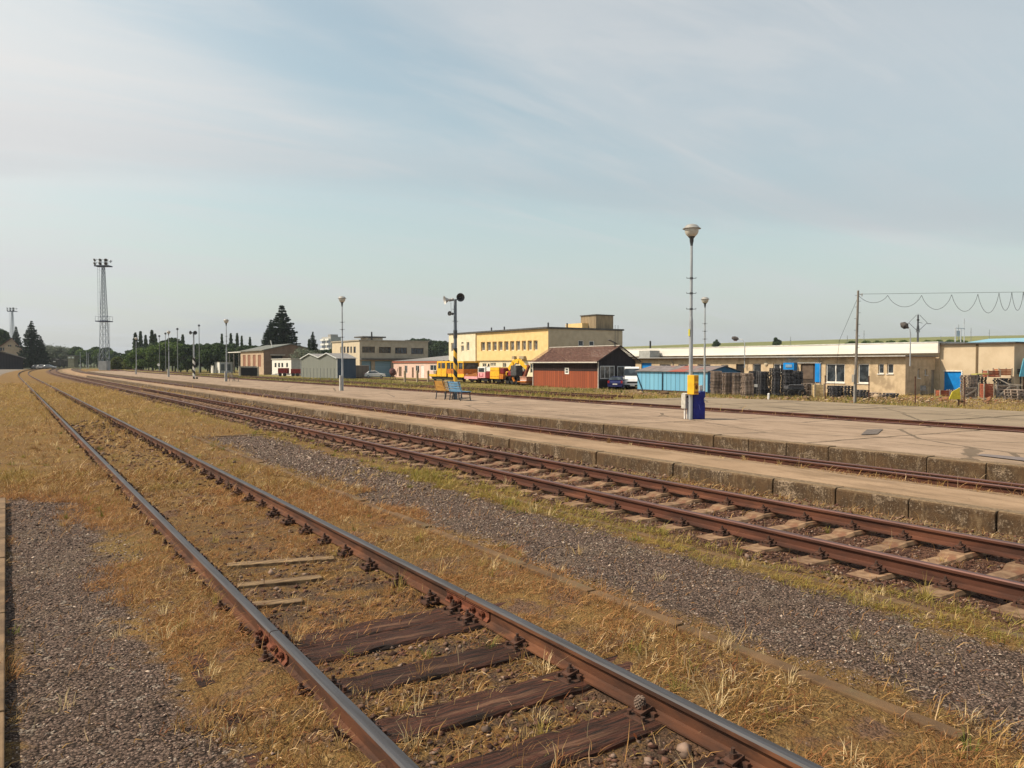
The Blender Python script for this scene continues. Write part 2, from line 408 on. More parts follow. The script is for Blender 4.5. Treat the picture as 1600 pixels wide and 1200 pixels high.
col = mixc(t, maprange(t, yo, 300, 420), col, (.10, .11, .045))
t.links.new(col, b.inputs['Base Color']); b.inputs['Roughness'].default_value = .95; b.inputs['Specular IOR Level'].default_value = .12
hh = math_(t, 'ADD', math_(t, 'MULTIPLY', n3, .6), math_(t, 'MULTIPLY', vor.outputs['Distance'], -.35))
hh = math_(t, 'ADD', hh, math_(t, 'MULTIPLY', n2, 1.0))
bp = N(t, 'ShaderNodeBump'); setin(bp, {'Strength': 1.0, 'Distance': .045}); t.links.new(hh, bp.inputs['Height'])
t.links.new(bp.outputs[0], b.inputs['Normal'])
struct(grid_mesh('ground', X, Y, Z, m))
# ------------------------------------------------------------------ loose blades / stones as bulk meshes
def bulk(name, co, faces, colr, mat, kind=True):
    me = bpy.data.meshes.new(name)
    n = faces.shape[1]
    me.vertices.add(len(co)); me.vertices.foreach_set('co', co.astype(np.float32).ravel())
    me.loops.add(faces.size); me.loops.foreach_set('vertex_index', faces.ravel().astype(np.int32))
    me.polygons.add(len(faces)); me.polygons.foreach_set('loop_start', np.arange(0, faces.size, n, dtype=np.int32))
    me.update(calc_edges=True)
    ca = me.attributes.new('Col', 'FLOAT_COLOR', 'POINT')
    ca.data.foreach_set('color', np.concatenate([colr, np.ones((len(colr), 1))], 1).astype(np.float32).ravel())
    me.materials.append(mat)
    o = bpy.data.objects.new(name, me); COL.objects.link(o)
    if kind: o['kind'] = 'stuff'
    return o
def scatter(n, dmin, dmax, p=1.0):
    """points inside the view wedge (a margin wider), areal density ~ 1/d^p"""
    k = 2-p; u = rng.random(n)
    d = (dmin**k+u*(dmax**k-dmin**k))**(1/k) if abs(k) > 1e-6 else dmin*(dmax/dmin)**u
    rho = rng.uniform(-.82, .82, n); r = rho*d
    return r*cT+d*sT, -r*sT+d*cT, d
def grass_density(x, y):
    xs = x-dxc(y)
    nn = fbm(x, y, .9, 21); n2 = fbm(x, y, 3.5, 31)
    xw = xs+(nn-.5)*1.0+(n2-.5)*.6
    D = np.ones_like(x)
    g1 = (xw > -.1) & (xw < .85) & (y+(nn-.5)*3 < 13.4)
    D = np.where(g1, .035, D)
    D = np.where(xs < -.05, .5, D)
    g2 = (xw > 4.35) & (xw < 5.75) & (y+(nn-.5)*3 < 21.2); D = np.where(g2, .05, D)
    D = np.where((xs > 1.55) & (xs < 2.95) & (y < 14), np.clip((n2-.36)*5, .10, 1)*.9, D)
    D = np.where((xw > 6.3) & (xs < 9.85), np.where(xw > 8.9, .45, .05), D)
    D = np.where((xs > 9.7) & (xs < 11.3), 0, D)
    D = np.where((xs >= 11.3) & (xs < 12.2), .15, D)
    D = np.where((xs >= 12.2) & (xs < 14.6), .12, D)
    D = np.where((xs >= 14.6) & (xs < 21.9), 0, D)
    D = np.where((xs >= 21.9) & (xs < 24.8), .25, D)
    D = np.where((xs >= 24.6) & (xs < 32.8) & (y < 31.5), 0, D)
    D = np.where((xs >= 24.6) & (xs < 34), D*.8, D)
    D = np.where((abs(xs-4.08) < .07) & (y < 21.5), .06, D)
    D = np.where((abs(xs-6.06) < .06) & (y < 9.5), .1, D)
    for xr in (1.49, 3.0, 6.95, 8.45, 12.3, 13.8): D = np.where(abs(xs-xr) < .075, 0, D)
    D = D*np.clip(.30+3.2*(fbm(x, y, 1.7, 77)-.34), .06, 1)*np.clip(.4+2.5*(fbm(x, y, 6, 78)-.3), .2, 1)
    return D
SLP1 = 0.63; Y10 = 3.14-4*.63
def make_grass(name, n, dmin, dmax, p, L0, w0, lod):
    x, y, d = scatter(n, dmin, dmax, p)
    D = grass_density(x, y)
    # keep blades off the exposed timber sleepers
    ks = np.abs(((y-Y10+SLP1/2) % SLP1)-SLP1/2)
    xs = x-dxc(y)
    ons = (xs > 1.55) & (xs < 3.5) & (y < 5.4) & (ks < .125)
    D = np.where(ons, D*.04, D)
    k = rng.random(n) < D; x, y, d = x[k], y[k], d[k]; n = len(x)
    z = gz(x, y)-.006
    xs = x-dxc(y)
    sc = np.maximum(1, d/lod)
    L = L0*rng.lognormal(0, .38, n)*np.minimum(sc, 2.2); w = w0*rng.uniform(.6, 1.4, n)*sc
    az = rng.uniform(0, 2*np.pi, n); tilt = np.clip(rng.normal(.95, .33, n), .12, 1.5); curl = rng.uniform(.1, .75, n)
    dx, dy = np.cos(az), np.sin(az)
    px, py = -dy, dx
    def pt(s, th): return None
    t1 = tilt; t2 = np.minimum(tilt+curl, 1.75)
    h = L*.5
    m1 = np.stack([x+dx*h*np.sin(t1), y+dy*h*np.sin(t1), z+h*np.cos(t1)], 1)
    az2 = az+rng.normal(0, .6, n)
    e = m1+np.stack([np.cos(az2)*h*np.sin(t2), np.sin(az2)*h*np.sin(t2), h*np.cos(t2)], 1)
    e[:, 2] = np.maximum(e[:, 2], z+.004)
    b0 = np.stack([x, y, z], 1); wv = np.stack([px, py, np.zeros(n)], 1)*w[:, None]/2
    wz = wv+np.array([0, 0, 1])*(w*.25)[:, None]
    co = np.stack([b0-wv, b0+wv, m1+wz*.8, m1-wz*.8, e], 1).reshape(-1, 3)
    i = (np.arange(n)*5)[:, None]
    f = np.concatenate([i+np.array([[0, 1, 2]]), i+np.array([[0, 2, 3]]), i+np.array([[3, 2, 4]])], 0)
    # colours
    c = np.array([[.40, .235, .085], [.56, .36, .16], [.29, .15, .055], [.23, .09, .04], [.70, .50, .29], [.31, .22, .07]])
    wts = np.array([.26, .18, .22, .16, .09, .09])
    ci = rng.choice(6, n, p=wts); C = c[ci]*rng.uniform(.5, 1.2, (n, 1))
    fa = fbm(x, y, .55, 55)
    redd = sst(.5, .62, fa)*(d < 12); C = C*(1-redd[:, None]*.45)+np.array([.38, .17, .07])*redd[:, None]*.45
    gr = ((xs > 5.5) & (xs < 6.5) & (y < 40))*rng.uniform(.2, .9, n)
    gr = np.maximum(gr, sst(.56, .68, fbm(x, y, .3, 99))*.55*rng.random(n))
    gr = np.maximum(gr, (xs > 24.5)*rng.uniform(.2, .9, n))
    C = C*(1-gr[:, None])+np.array([.27, .25, .05])*gr[:, None]
    mix = sst(10, 45, d)[:, None]*.5; C = C*(1-mix)+np.array([.42, .29, .10])*mix
    return bulk(name, co, f, np.repeat(C, 5, 0), grassm)
make_grass('grass', 400000, 2.2, 14, .6, .082, .0046, 8)
make_grass('grass', 230000, 14, 75, 1.35, .11, .007, 14)
# taller stalks sparsely
def make_stalks():
    n = 1500; x, y, d = scatter(n, 2.5, 16, .8); D = grass_density(x, y); k = rng.random(n) < D*.8
    x, y = x[k], y[k]; n = len(x); z = gz(x, y); L = rng.uniform(.08, .20, n)
    az = rng.uniform(0, 6.28, n); t1 = rng.uniform(.1, .7, n); w = .003
    top = np.stack([x+np.cos(az)*L*np.sin(t1), y+np.sin(az)*L*np.sin(t1), z+L*np.cos(t1)], 1)
    mid = np.stack([x+np.cos(az)*L*.4*np.sin(t1)*.6, y+np.sin(az)*L*.4*np.sin(t1)*.6, z+L*.6], 1)
    b0 = np.stack([x, y, z], 1); wv = np.array([cT, -sT, 0])*w/2
    co = np.stack([b0-wv, b0+wv, mid+wv, mid-wv, top], 1).reshape(-1, 3); i = (np.arange(n)*5)[:, None]
    f = np.concatenate([i+np.array([[0, 1, 2]]), i+np.array([[0, 2, 3]]), i+np.array([[3, 2, 4]])], 0)
    C = np.array([.55, .42, .24])*rng.uniform(.7, 1.15, (n, 1))
    return bulk('dry_stalks', co, f, np.repeat(C, 5, 0), grassm)
make_stalks()
def make_tufts():
    x, y, d = scatter(5200, 2.4, 22, .9); D = grass_density(x, y); xs = x
    band_ = (xs > 5.75) & (xs < 6.3); K = rng.random(len(x)) < np.where(band_, 1.0, np.clip(D, 0, 1)*.55+.01)
    K &= ~((xs > 9.7) & (xs < 11.4)) & ~((xs > 14.5) & (xs < 22)) & (offrail(xs) > 0) & ~((xs > -.3) & (xs < 0))
    x, y, d = x[K], y[K], d[K]; nc = len(x); nb = 22; n = nc*nb
    rad = rng.uniform(.015, .07, nc); sz = rng.lognormal(0, .35, nc)
    R = lambda a: np.repeat(a, nb, 0)
    a0 = rng.uniform(0, 6.28, n); q = rng.random(n)**.5*R(rad); bx = R(x)+np.cos(a0)*q; by = R(y)+np.sin(a0)*q; bz = gz(bx, by)-.005
    az = a0+rng.normal(0, .7, n); t1 = np.clip(rng.normal(.45, .25, n), .02, 1.2); t2 = t1+rng.uniform(.2, 1.0, n); L = .085*R(sz)*rng.uniform(.5, 1.3, n); w = .0042*np.maximum(1, R(d)/7)
    h = L*.55; m1 = np.stack([bx+np.cos(az)*h*np.sin(t1), by+np.sin(az)*h*np.sin(t1), bz+h*np.cos(t1)], 1); e = m1+np.stack([np.cos(az)*h*np.sin(t2), np.sin(az)*h*np.sin(t2), h*np.cos(t2)], 1)
    b0 = np.stack([bx, by, bz], 1); wv = np.stack([-np.sin(az), np.cos(az), 0*az], 1)*(w/2)[:, None]
    co = np.stack([b0-wv, b0+wv, m1+wv*.8, m1-wv*.8, e], 1).reshape(-1, 3); i = (np.arange(n)*5)[:, None]
    f = np.concatenate([i+np.array([[0, 1, 2]]), i+np.array([[0, 2, 3]]), i+np.array([[3, 2, 4]])], 0)
    pal = np.array([[.70, .54, .30], [.52, .36, .16], [.30, .17, .07], [.24, .22, .05], [.40, .30, .09], [.15, .16, .035]]); b_ = (x > 5.6) & (x < 6.5)
    ci = np.where(b_, rng.choice(6, nc, p=[.12, .18, .05, .22, .38, .05]), rng.choice(6, nc, p=[.24, .30, .22, .08, .12, .04])); C = R(pal[ci])*rng.uniform(.65, 1.2, (n, 1))
    return bulk('grass_tufts', co, f, np.repeat(C, 5, 0), grassm)
# stones
def make_stones(name, n, dmin, dmax, p, size, keep, cols, lod, lift=.3):
    x, y, d = scatter(n, dmin, dmax, p); K = rng.random(n) < keep(x, y); x, y, d = x[K], y[K], d[K]; n = len(x)
    s = size*rng.lognormal(0, .35, n)*np.minimum(np.maximum(1, d/lod), 2.5)
    z = gz(x, y)+s*lift*rng.random(n)
    base = np.array([[1, 0, 0], [-1, 0, 0], [0, 1, 0], [0, -1, 0], [0, 0, 1], [0, 0, -1]], float)
    v = base[None]*rng.uniform(.55, 1.1, (n, 6, 1))+rng.normal(0, .22, (n, 6, 3)); v[:, :, 2] *= .62
    a = rng.uniform(0, 6.28, n); ca, sa = np.cos(a)[:, None], np.sin(a)[:, None]
    vx = v[:, :, 0]*ca-v[:, :, 1]*sa; vy = v[:, :, 0]*sa+v[:, :, 1]*ca
    co = np.stack([x[:, None]+vx*s[:, None], y[:, None]+vy*s[:, None], z[:, None]+v[:, :, 2]*s[:, None]], -1).reshape(-1, 3)
    F8 = np.array([[0, 2, 4], [2, 1, 4], [1, 3, 4], [3, 0, 4], [2, 0, 5], [1, 2, 5], [3, 1, 5], [0, 3, 5]])
    f = ((np.arange(n)*6)[:, None, None]+F8[None]).reshape(-1, 3)
    cols = np.array(cols); C = cols[rng.integers(0, len(cols), n)]*rng.uniform(.35, 1.4, (n, 1))
    return bulk(name, co, f, np.repeat(C, 6, 0), stonem)
def offrail(xs):
    o = np.ones_like(xs)
    for xr in (1.49, 3.0, 6.95, 8.45, 12.3, 13.8): o = np.where(abs(xs-xr) < .08, 0, o)
    return o
def k_gravel(x, y):
    nn = fbm(x, y, .9, 21); n2 = fbm(x, y, 3.5, 31); xw = x+(nn-.5)*1.0+(n2-.5)*.6
    g = ((xw > -.12) & (x > -.02) & (xw < .9) & (y+(nn-.5)*3 < 13.6)) | ((xw > 4.25) & (xw < 5.85) & (y+(nn-.5)*3 < 21.3))
    return np.where(g, 1.0, .015)*(x < 6)*offrail(x)
def k_ballast(x, y):
    nn = fbm(x, y, .9, 21); xw = x+(nn-.5)*.8
    ks = np.abs(((y-.39+.315) % .63)-.315)
    on = (x > 6.42) & (x < 8.98) & (ks < .14)
    g = ((xw > 6.2) & (x < 9.85))*1.0
    g = np.where(on, .02, g)
    g = np.where((x > 12.4) & (x < 14.6), .6, g)
    ks1 = np.abs(((y-Y10+.315) % .63)-.315)
    g = np.where((x > 1.55) & (x < 3.2) & (y < 8), np.where(ks1 < .12, .03, .55), g)
    g = np.where((x > 1.55) & (x < 3.2) & (y >= 8) & (y < 30), .2, g)
    return g*offrail(x)
make_tufts()
make_stones('gravel', 260000, 2.4, 26, .9, .0072, k_gravel, [[.20, .135, .108], [.115, .075, .058], [.25, .18, .145], [.17, .115, .09], [.36, .28, .22]], 6)
make_stones('ballast', 230000, 2.6, 45, 1.0, .017, k_ballast, [[.125, .065, .045], [.075, .034, .024], [.17, .10, .07], [.09, .046, .034], [.21, .145, .11]], 9)
# ------------------------------------------------------------------ kerbs, platforms
conc = M('old_concrete', (.15, .088, .043), (.085, .05, .026), 3, .95, .7, 0, bscale=30, c3=(.12, .09, .045), s3=2.2, bdist=.01)
kb = MB(); y = 2.0
while y < 21.4:
    L = min(1.0, 21.5-y); jx = random.uniform(-.012, .012); zt = .035+random.uniform(-.012, .012)
    kb.box(4.03+jx, 4.13+jx, y+.008, y+L-.008, -.15, zt+.022); y += L
xk = 4.13
while xk < 5.6:
    kb.box(xk+.01, xk+.9, 21.4, 21.5, -.15, .02); xk += .91
y = 1.0
while y < 9.5:
    kb.box(6.02, 6.11, y+.006, y+.994, -.15, .005+random.uniform(-.01, .01)); y += 1.0
struct(kb.build('kerb', conc, bevel=.008))
ke = MB(); y = 1.0
while y < 12.3:
    ke.box(-.13, -.035, y+.006, y+.994, -.15, .06+random.uniform(-.005, .005)); y += 1.0
struct(ke.build('kerb', M('pale_kerb', (.21, .135, .075), (.11, .07, .04), 4, .9, .5, bscale=30, bdist=.006), bevel=.008))
# mossy concrete face
m, t, b = base_mat('platform_face'); tcx = N(t, 'ShaderNodeTexCoord'); P = tcx.outputs['Object']
a1 = noise(t, P, 2.5, 6, .65); a2 = noise(t, mapping(t, P, (1, 1, .35)), 14, 6, .7); a3 = noise(t, P, 34, 5, .7)
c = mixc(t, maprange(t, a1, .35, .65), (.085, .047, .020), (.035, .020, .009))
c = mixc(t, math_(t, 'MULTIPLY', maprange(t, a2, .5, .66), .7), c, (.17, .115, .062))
sz = N(t, 'ShaderNodeSeparateXYZ'); t.links.new(P, sz.inputs[0])
spots = math_(t, 'MULTIPLY', maprange(t, a3, .56, .64), maprange(t, a1, .38, .55))
c = mixc(t, math_(t, 'MULTIPLY', spots, .7), c, (.30, .23, .16))
c = mixc(t, math_(t, 'MULTIPLY', math_(t, 'MULTIPLY', maprange(t, a1, .52, .68), maprange(t, a3, .40, .55)), .7), c, (.34, .25, .17))
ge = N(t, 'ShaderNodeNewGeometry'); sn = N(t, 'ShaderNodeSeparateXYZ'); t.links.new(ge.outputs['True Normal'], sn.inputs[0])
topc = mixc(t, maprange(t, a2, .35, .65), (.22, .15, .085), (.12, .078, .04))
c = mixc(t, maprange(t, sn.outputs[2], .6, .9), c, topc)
t.links.new(c, b.inputs['Base Color']); b.inputs['Roughness'].default_value = .95
bp = N(t, 'ShaderNodeBump'); setin(bp, {'Strength': .8, 'Distance': .015}); t.links.new(math_(t, 'ADD', a2, a3), bp.inputs['Height']); t.links.new(bp.outputs[0], b.inputs['Normal'])
face_m = m
def slab_mat(name, ca, cb, cc, seams):
    m, t, b = base_mat(name); tcx = N(t, 'ShaderNodeTexCoord'); P = tcx.outputs['Object']
    a1 = noise(t, P, .35, 5, .6); a2 = noise(t, mapping(t, P, (1, .4, 1)), 2.2, 6, .65); a3 = noise(t, P, 40, 5, .7)
    c = mixc(t, maprange(t, a1, .35, .65), ca, cb); c = mixc(t, maprange(t, a2, .42, .68), c, cc)
    c = mixc(t, math_(t, 'MULTIPLY', maprange(t, a3, .45, .75), .45), c, tuple(x*.5 for x in ca))
    a4 = noise(t, mapping(t, P, (1, .25, 1)), .9, 7, .7)
    c = mixc(t, math_(t, 'MULTIPLY', maprange(t, a4, .52, .66), .55), c, tuple(x*.62 for x in cc))
    a5 = noise(t, P, 5, 6, .7); c = mixc(t, math_(t, 'MULTIPLY', maprange(t, a5, .60, .70), .6), c, tuple(x*.5 for x in cc))
    spx = N(t, 'ShaderNodeSeparateXYZ'); t.links.new(P, spx.inputs[0])
    wob = noise(t, P, .7, 4, .6); wx = math_(t, 'MULTIPLY', math_(t, 'SUBTRACT', wob, .5), .5)
    X_ = math_(t, 'ADD', spx.outputs[0], wx); Y_ = math_(t, 'ADD', spx.outputs[1], wx)
    if seams:
        sw = math_(t, 'ADD', math_(t, 'MULTIPLY', math_(t, 'SUBTRACT', wob, .5), .35), math_(t, 'MULTIPLY', math_(t, 'SUBTRACT', a2, .5), .10))
        f1 = math_(t, 'ABSOLUTE', math_(t, 'SUBTRACT', math_(t, 'FRACT', math_(t, 'DIVIDE', math_(t, 'ADD', math_(t, 'ADD', spx.outputs[1], sw), math_(t, 'ADD', math_(t, 'MULTIPLY', spx.outputs[0], .06), 3.95)), seams)), .5))
        s1 = math_(t, 'LESS_THAN', f1, (.05 if seams > 6 else .09)/seams)
        f2 = math_(t, 'ABSOLUTE', math_(t, 'SUBTRACT', X_, 17.0)); s2 = math_(t, 'LESS_THAN', f2, .02)
        f3 = math_(t, 'ABSOLUTE', math_(t, 'SUBTRACT', X_, 28.4)); s3 = math_(t, 'LESS_THAN', f3, .03)
        brk = maprange(t, noise(t, P, .22, 2), .42, .5)
        sm = math_(t, 'MAXIMUM', s1, math_(t, 'MULTIPLY', math_(t, 'MAXIMUM', s2, s3), brk))
        c = mixc(t, math_(t, 'MULTIPLY', sm, .9), c, (.05, .035, .02))
        v = N(t, 'ShaderNodeTexVoronoi', feature='DISTANCE_TO_EDGE'); v.inputs['Scale'].default_value = .28
        t.links.new(mapping(t, P, (1, .7, 0), (0, 0, .4)), v.inputs['Vector'])
        ck = math_(t, 'MULTIPLY', math_(t, 'LESS_THAN', math_(t, 'ADD', v.outputs['Distance'], math_(t, 'MULTIPLY', math_(t, 'SUBTRACT', a2, .5), .06)), .010), .7)
        c = mixc(t, ck, c, (.08, .06, .04))
    t.links.new(c, b.inputs['Base Color']); b.inputs['Roughness'].default_value = .9; b.inputs['Specular IOR Level'].default_value = .2
    bp = N(t, 'ShaderNodeBump'); setin(bp, {'Strength': .35, 'Distance': .01}); t.links.new(math_(t, 'ADD', a3, a2), bp.inputs['Height']); t.links.new(bp.outputs[0], b.inputs['Normal'])
    return m
slab2 = slab_mat('platform_asphalt', (.345, .25, .178), (.285, .205, .142), (.235, .165, .112), 6.3)
slab3 = slab_mat('platform_asphalt_dark', (.29, .225, .155), (.25, .19, .13), (.21, .16, .105), 5.4)
slab1 = slab_mat('low_platform_top', (.36, .245, .155), (.29, .195, .12), (.22, .145, .085), 0)
def edge_blocks(mb, x0, x1, zt, zb, y0, y1, step, off, ch=.035):
    y = y0+off
    while y < y1:
        L = step if y < 60 else step*8
        g = (.008 if x0 < 12 else .005) if y < 60 else .02
        jx = random.uniform(-.014, .014); jz = random.uniform(-.010, .008)
        a, bb = y+g, y+L-g; dxx = float(dxc(y))
        pts = [(x0+jx+dxx, zb), (x0+jx+dxx, zt+jz-ch), (x0+jx+ch*.4+dxx, zt+jz-ch*.3), (x0+jx+ch+dxx, zt+jz), (x1+dxx, zt+jz), (x1+dxx, zb)]
        mb.prism(pts, a, bb); y += L
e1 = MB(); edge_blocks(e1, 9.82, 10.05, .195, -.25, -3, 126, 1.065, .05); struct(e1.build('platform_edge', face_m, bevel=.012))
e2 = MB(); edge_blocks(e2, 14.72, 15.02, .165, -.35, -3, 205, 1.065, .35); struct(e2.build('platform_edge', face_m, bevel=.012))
def strip(name, x0, x1, y0, y1, zf, mat, nx=6, bottom=-.3, dy=1.0):
    xs = np.linspace(x0, x1, nx); ys = np.concatenate([np.arange(y0, min(60, y1), dy), np.geomspace(60, y1, 20)]) if y1 > 60 else np.arange(y0, y1+.01, dy)
    Xg, Yg = np.meshgrid(xs, ys); Zg = zf(Xg, Yg); Xg = Xg+dxc(Yg)
    # close sides down
    Zb = np.full_like(Zg[:, :1], bottom)
    Xg = np.concatenate([Xg[:, :1], Xg, Xg[:, -1:]], 1); Yg = np.concatenate([Yg[:, :1], Yg, Yg[:, -1:]], 1); Zg = np.concatenate([Zb, Zg, Zb], 1)
    Xg = np.concatenate([Xg[:1], Xg, Xg[-1:]], 0); Yg = np.concatenate([Yg[:1], Yg, Yg[-1:]], 0); Zg = np.concatenate([np.full_like(Zg[:1], bottom), Zg, np.full_like(Zg[:1], bottom)], 0)
    o = grid_mesh(name, Xg, Yg, Zg, mat); o.data.polygons.foreach_set('use_smooth', [False]*len(o.data.polygons)); return struct(o)
strip('platform', 10.06, 11.25, -3, 126, lambda x, y: .188+.012*(fbm(x, y, 1.5, 4)-.5)-.02*sst(10.9, 11.25, x), slab1, 5)
strip('platform', 15.03, 21.95, -3, 205, lambda x, y: .162+.02*(fbm(x, y, .5, 14)-.5), slab2, 8)
strip('platform', 24.75, 33.0, -6, 31.5, lambda x, y: .10+.03*(fbm(x, y, .4, 24)-.5)-.06*sst(24, 31.5, y), slab3, 9)
# repair patches lying on the platform (sheets 4 mm up)
pm = M('asphalt_patch', (.10, .08, .07), (.15, .12, .10), 6, .8, .3, bscale=60, bdist=.004)
def patch(pxs, z, mat):
    mb = MB(); mb.quad(*[tuple(gnd(a, b_, z)) for a, b_ in pxs]); return struct(mb.build('pavement_patch', mat))
patch([(1346, 679), (1356, 671), (1381, 670), (1372, 678)], .180, pm)
patch([(1528, 711), (1538, 709), (1640, 718), (1640, 724)], .180, M('asphalt_patch_blue', (.15, .12, .115), (.19, .155, .14), 6, .7, .2, bscale=60, bdist=.004))
# ================================================================== railway tracks
RP = [(-.0625, 0), (-.0625, .010), (-.020, .024), (-.0085, .034), (-.0085, .104), (-.034, .114), (-.0355, .138), (-.026, .1485), (0, .1505), (.026, .1485), (.0355, .138), (.034, .114), (.0085, .104), (.0085, .034), (.020, .024), (.0625, .010), (.0625, 0)]
def rail_mesh(xc, y0, y1, z0, joint, mats, parent, seg=25.0, name='rail'):
    mb = MB(); n = len(RP)
    cuts = [y0]; j = joint
    while j < y1:
        if j > y0: cuts.append(j)
        j += seg
    cuts.append(y1)
    for a, bq in zip(cuts[:-1], cuts[1:]):
        if bq-a < .2: continue
        aa, bb = a+.006, bq-.006
        ys = np.linspace(aa, bb, 2 if bb < 120 else max(2, int((bb-aa)/6)))
        k = len(mb.v)
        for yv in ys:
            dx = float(dxc(yv))
            for px, pz in RP: mb.v.append((xc+dx+px, yv, z0+pz))
        for q in range(len(ys)-1):
            for i in range(n-1):
                s = k+q*n; mb.f.append((s+i, s+i+1, s+n+i+1, s+n+i)); mb.m.append(1 if i in (6, 7, 8, 9) else 0)
        mb.f.append(tuple(k+i for i in range(n))); mb.m.append(0)
        e = k+(len(ys)-1)*n; mb.f.append(tuple(e+i for i in reversed(range(n)))); mb.m.append(0)
    return mb.build(name, mats, parent)
def fastening_mesh():
    mb = MB()
    mb.box(-.175, .175, -.075, .075, -.012, .006)
    for s in (-1, 1):
        mb.box(s*.066-.012, s*.066+.012, -.07, .07, .006, .034)
        r = Matrix.Rotation(s*.25, 3, 'Y')
        mb.box(s*.095-.045, s*.095+.045, -.032, .032, .030, .046, rot=r)
        mb.tube((s*.098, 0, .02), (s*.098, 0, .092), .011, n=6); mb.tube((s*.098, 0, .044), (s*.098, 0, .068), .021, n=6)
        for q in (-.055, .055):
            mb.tube((s*.148, q, .0), (s*.148, q, .03), .014, n=6)
    me = mb.build('rail_fastening', [darkiron]); return me
def sleeper_timber(y):
    mb = MB(); n = 26; xs = np.linspace(-1.28, 1.28, n); w = .145; k0 = 0
    ring = [(-w, -.14), (-w, -.016), (-w*.86, -.002), (-w*.3, .002), (w*.25, -.003), (w*.85, .001), (w, -.018), (w, -.14)]
    R = random.Random(int(y*100))
    for i, xx in enumerate(xs):
        for a, bq in ring: mb.v.append((xx, a+R.uniform(-.006, .006), bq+R.uniform(-.007, .004)))
    q = len(ring)
    for i in range(n-1):
        for j in range(q-1): mb.f.append((i*q+j, i*q+j+1, (i+1)*q+j+1, (i+1)*q+j)); mb.m.append(0)
    mb.f.append(tuple(range(q))); mb.m.append(0); mb.f.append(tuple((n-1)*q+i for i in reversed(range(q)))); mb.m.append(0)
    return mb
def sleeper_conc():
    mb = MB(); st = [(-1.22, .02, .125), (-1.15, .0, .14), (-.5, .0, .14), (-.38, -.035, .11), (.38, -.035, .11), (.5, .0, .14), (1.15, .0, .14), (1.22, .02, .125)]
    for x, dz, w in st:
        z = dz-.0 if x not in (-1.22, 1.22) else -.02
        for a, bq in ((-w, -.16), (-w, z-.03), (-w+.02, z), (w-.02, z), (w, z-.03), (w, -.16)): mb.v.append((x, a, bq))
    for i in range(len(st)-1):
        for j in range(5): mb.f.append((i*6+j, i*6+j+1, i*6+7+j, i*6+6+j)); mb.m.append(0)
    mb.f.append(tuple(range(6))); mb.m.append(0); mb.f.append(tuple(42+i for i in reversed(range(6)))); mb.m.append(0)
    return mb
fproto = fastening_mesh()
def make_track(label, xc, g, z0, mats, joint, y0, y1, sl, zs, kind, nsl, xroot=0):
    t = thing('railway_track', label, 'railway track', (xroot, 0, 0), group='railway tracks running side by side')
    for s in (-1, 1): rail_mesh(xc+s*g/2, y0, y1, z0 if s < 0 else z0+sl, joint, mats, t)
    protos = []
    if kind == 'timber':
        for q in range(4): protos.append(sleeper_timber(q).build('sleeper', timber).data)
    elif kind == 'concrete': protos.append(sleeper_conc().build('sleeper', concs, bevel=0).data)
    for o in [o for o in list(COL.objects) if o.name.startswith('sleeper') and o.parent is None]: bpy.data.objects.remove(o)
    if kind:
        for i in range(nsl):
            y = zs+i*.63
            if kind == 'timber' and i == nsl-1: y = 5.31
            o = bpy.data.objects.new('sleeper', protos[i % len(protos)]); COL.objects.link(o); o.parent = t
            o.location = (xc+float(dxc(y))+random.uniform(-.02, .02), y, (.004 if kind == 'timber' and y < 5.4 else -.012)-(.0 if kind == 'concrete' or y < 5.4 else .03))
            o.rotation_euler = (0, 0, random.uniform(-.01, .01))
            for s in (-1, 1):
                f = bpy.data.objects.new('rail_fastening', fproto.data); COL.objects.link(f); f.parent = o
                f.location = (s*g/2, 0, .012-(o.location.z+.012) if kind == 'timber' else .012)
    return t
Y10t = 3.14-3*.63
T1 = make_track('near track with worn grey rail heads and rotting timber sleepers in dry grass', 2.245, 1.51, 0.0, [rust, railtop], 5.2, -2, 560, 0, Y10t, 'timber', 100)
T2 = make_track('rusty brown track on pale concrete sleepers beside the low platform', 7.70, 1.50, 0.0, [rust2, rusttop2], 2.2, -2, 560, 0, 1.02-1.26, 'concrete', 100)
far_sl = MB()
T3 = make_track('single rusty track sunk between the low and the wide platform', 13.05, 1.50, 0.0, [rust2, rusttop2], 3.0, -2, 560, -.16, 0, None, 0)
T4 = make_track('rusty track squeezed against the far edge of the wide platform', 23.78, 1.50, -.03, [rust2, rusttop2], 3.0, -2, 480, 0, 0, None, 0)
T5 = make_track('overgrown dark rails crossing the green strip beyond the wide platform', 29.5, 1.50, -.06, [rust2, rusttop2], 3.0, 33.5, 420, 0, 0, None, 0)
T6 = make_track('dark rails under the parked yellow rail vehicles', 59.2, 1.50, -1.0, [rust2, rusttop2], 3.0, 76, 260, 0, 0, None, 0)
bpy.data.objects.remove(fproto)
# joint bars (fishplates) with bolts on the near track
for xr in (2.245-.755, 2.245+.755):
    for yj in (5.2, 30.2):
        mb = MB()
        for s in (-1, 1):
            mb.box(xr+s*.0105-.004, xr+s*.0105+.010*0+.004, yj-.33, yj+.33, .030, .106)
            mb.prism([(xr+s*.012, .028), (xr+s*.040, .026), (xr+s*.030, .040), (xr+s*.018, .052), (xr+s*.018, .088), (xr+s*.030, .102), (xr+s*.012, .106)], yj-.33, yj+.33)
            for q in (-.25, -.11, .11, .25):
                mb.tube((xr+s*.018, yj+q, .07), (xr+s*.066, yj+q, .07), .012, n=8)
                mb.tube((xr+s*.030, yj+q, .07), (xr+s*.050, yj+q, .07), .023, n=6)
        mb.build('fishplate', M('fishplate_rust', (.17, .055, .028), (.09, .03, .017), 12, .85, .4, bscale=50, bdist=.003) if 'fishplate_rust' not in MATS else MATS['fishplate_rust'], T1)
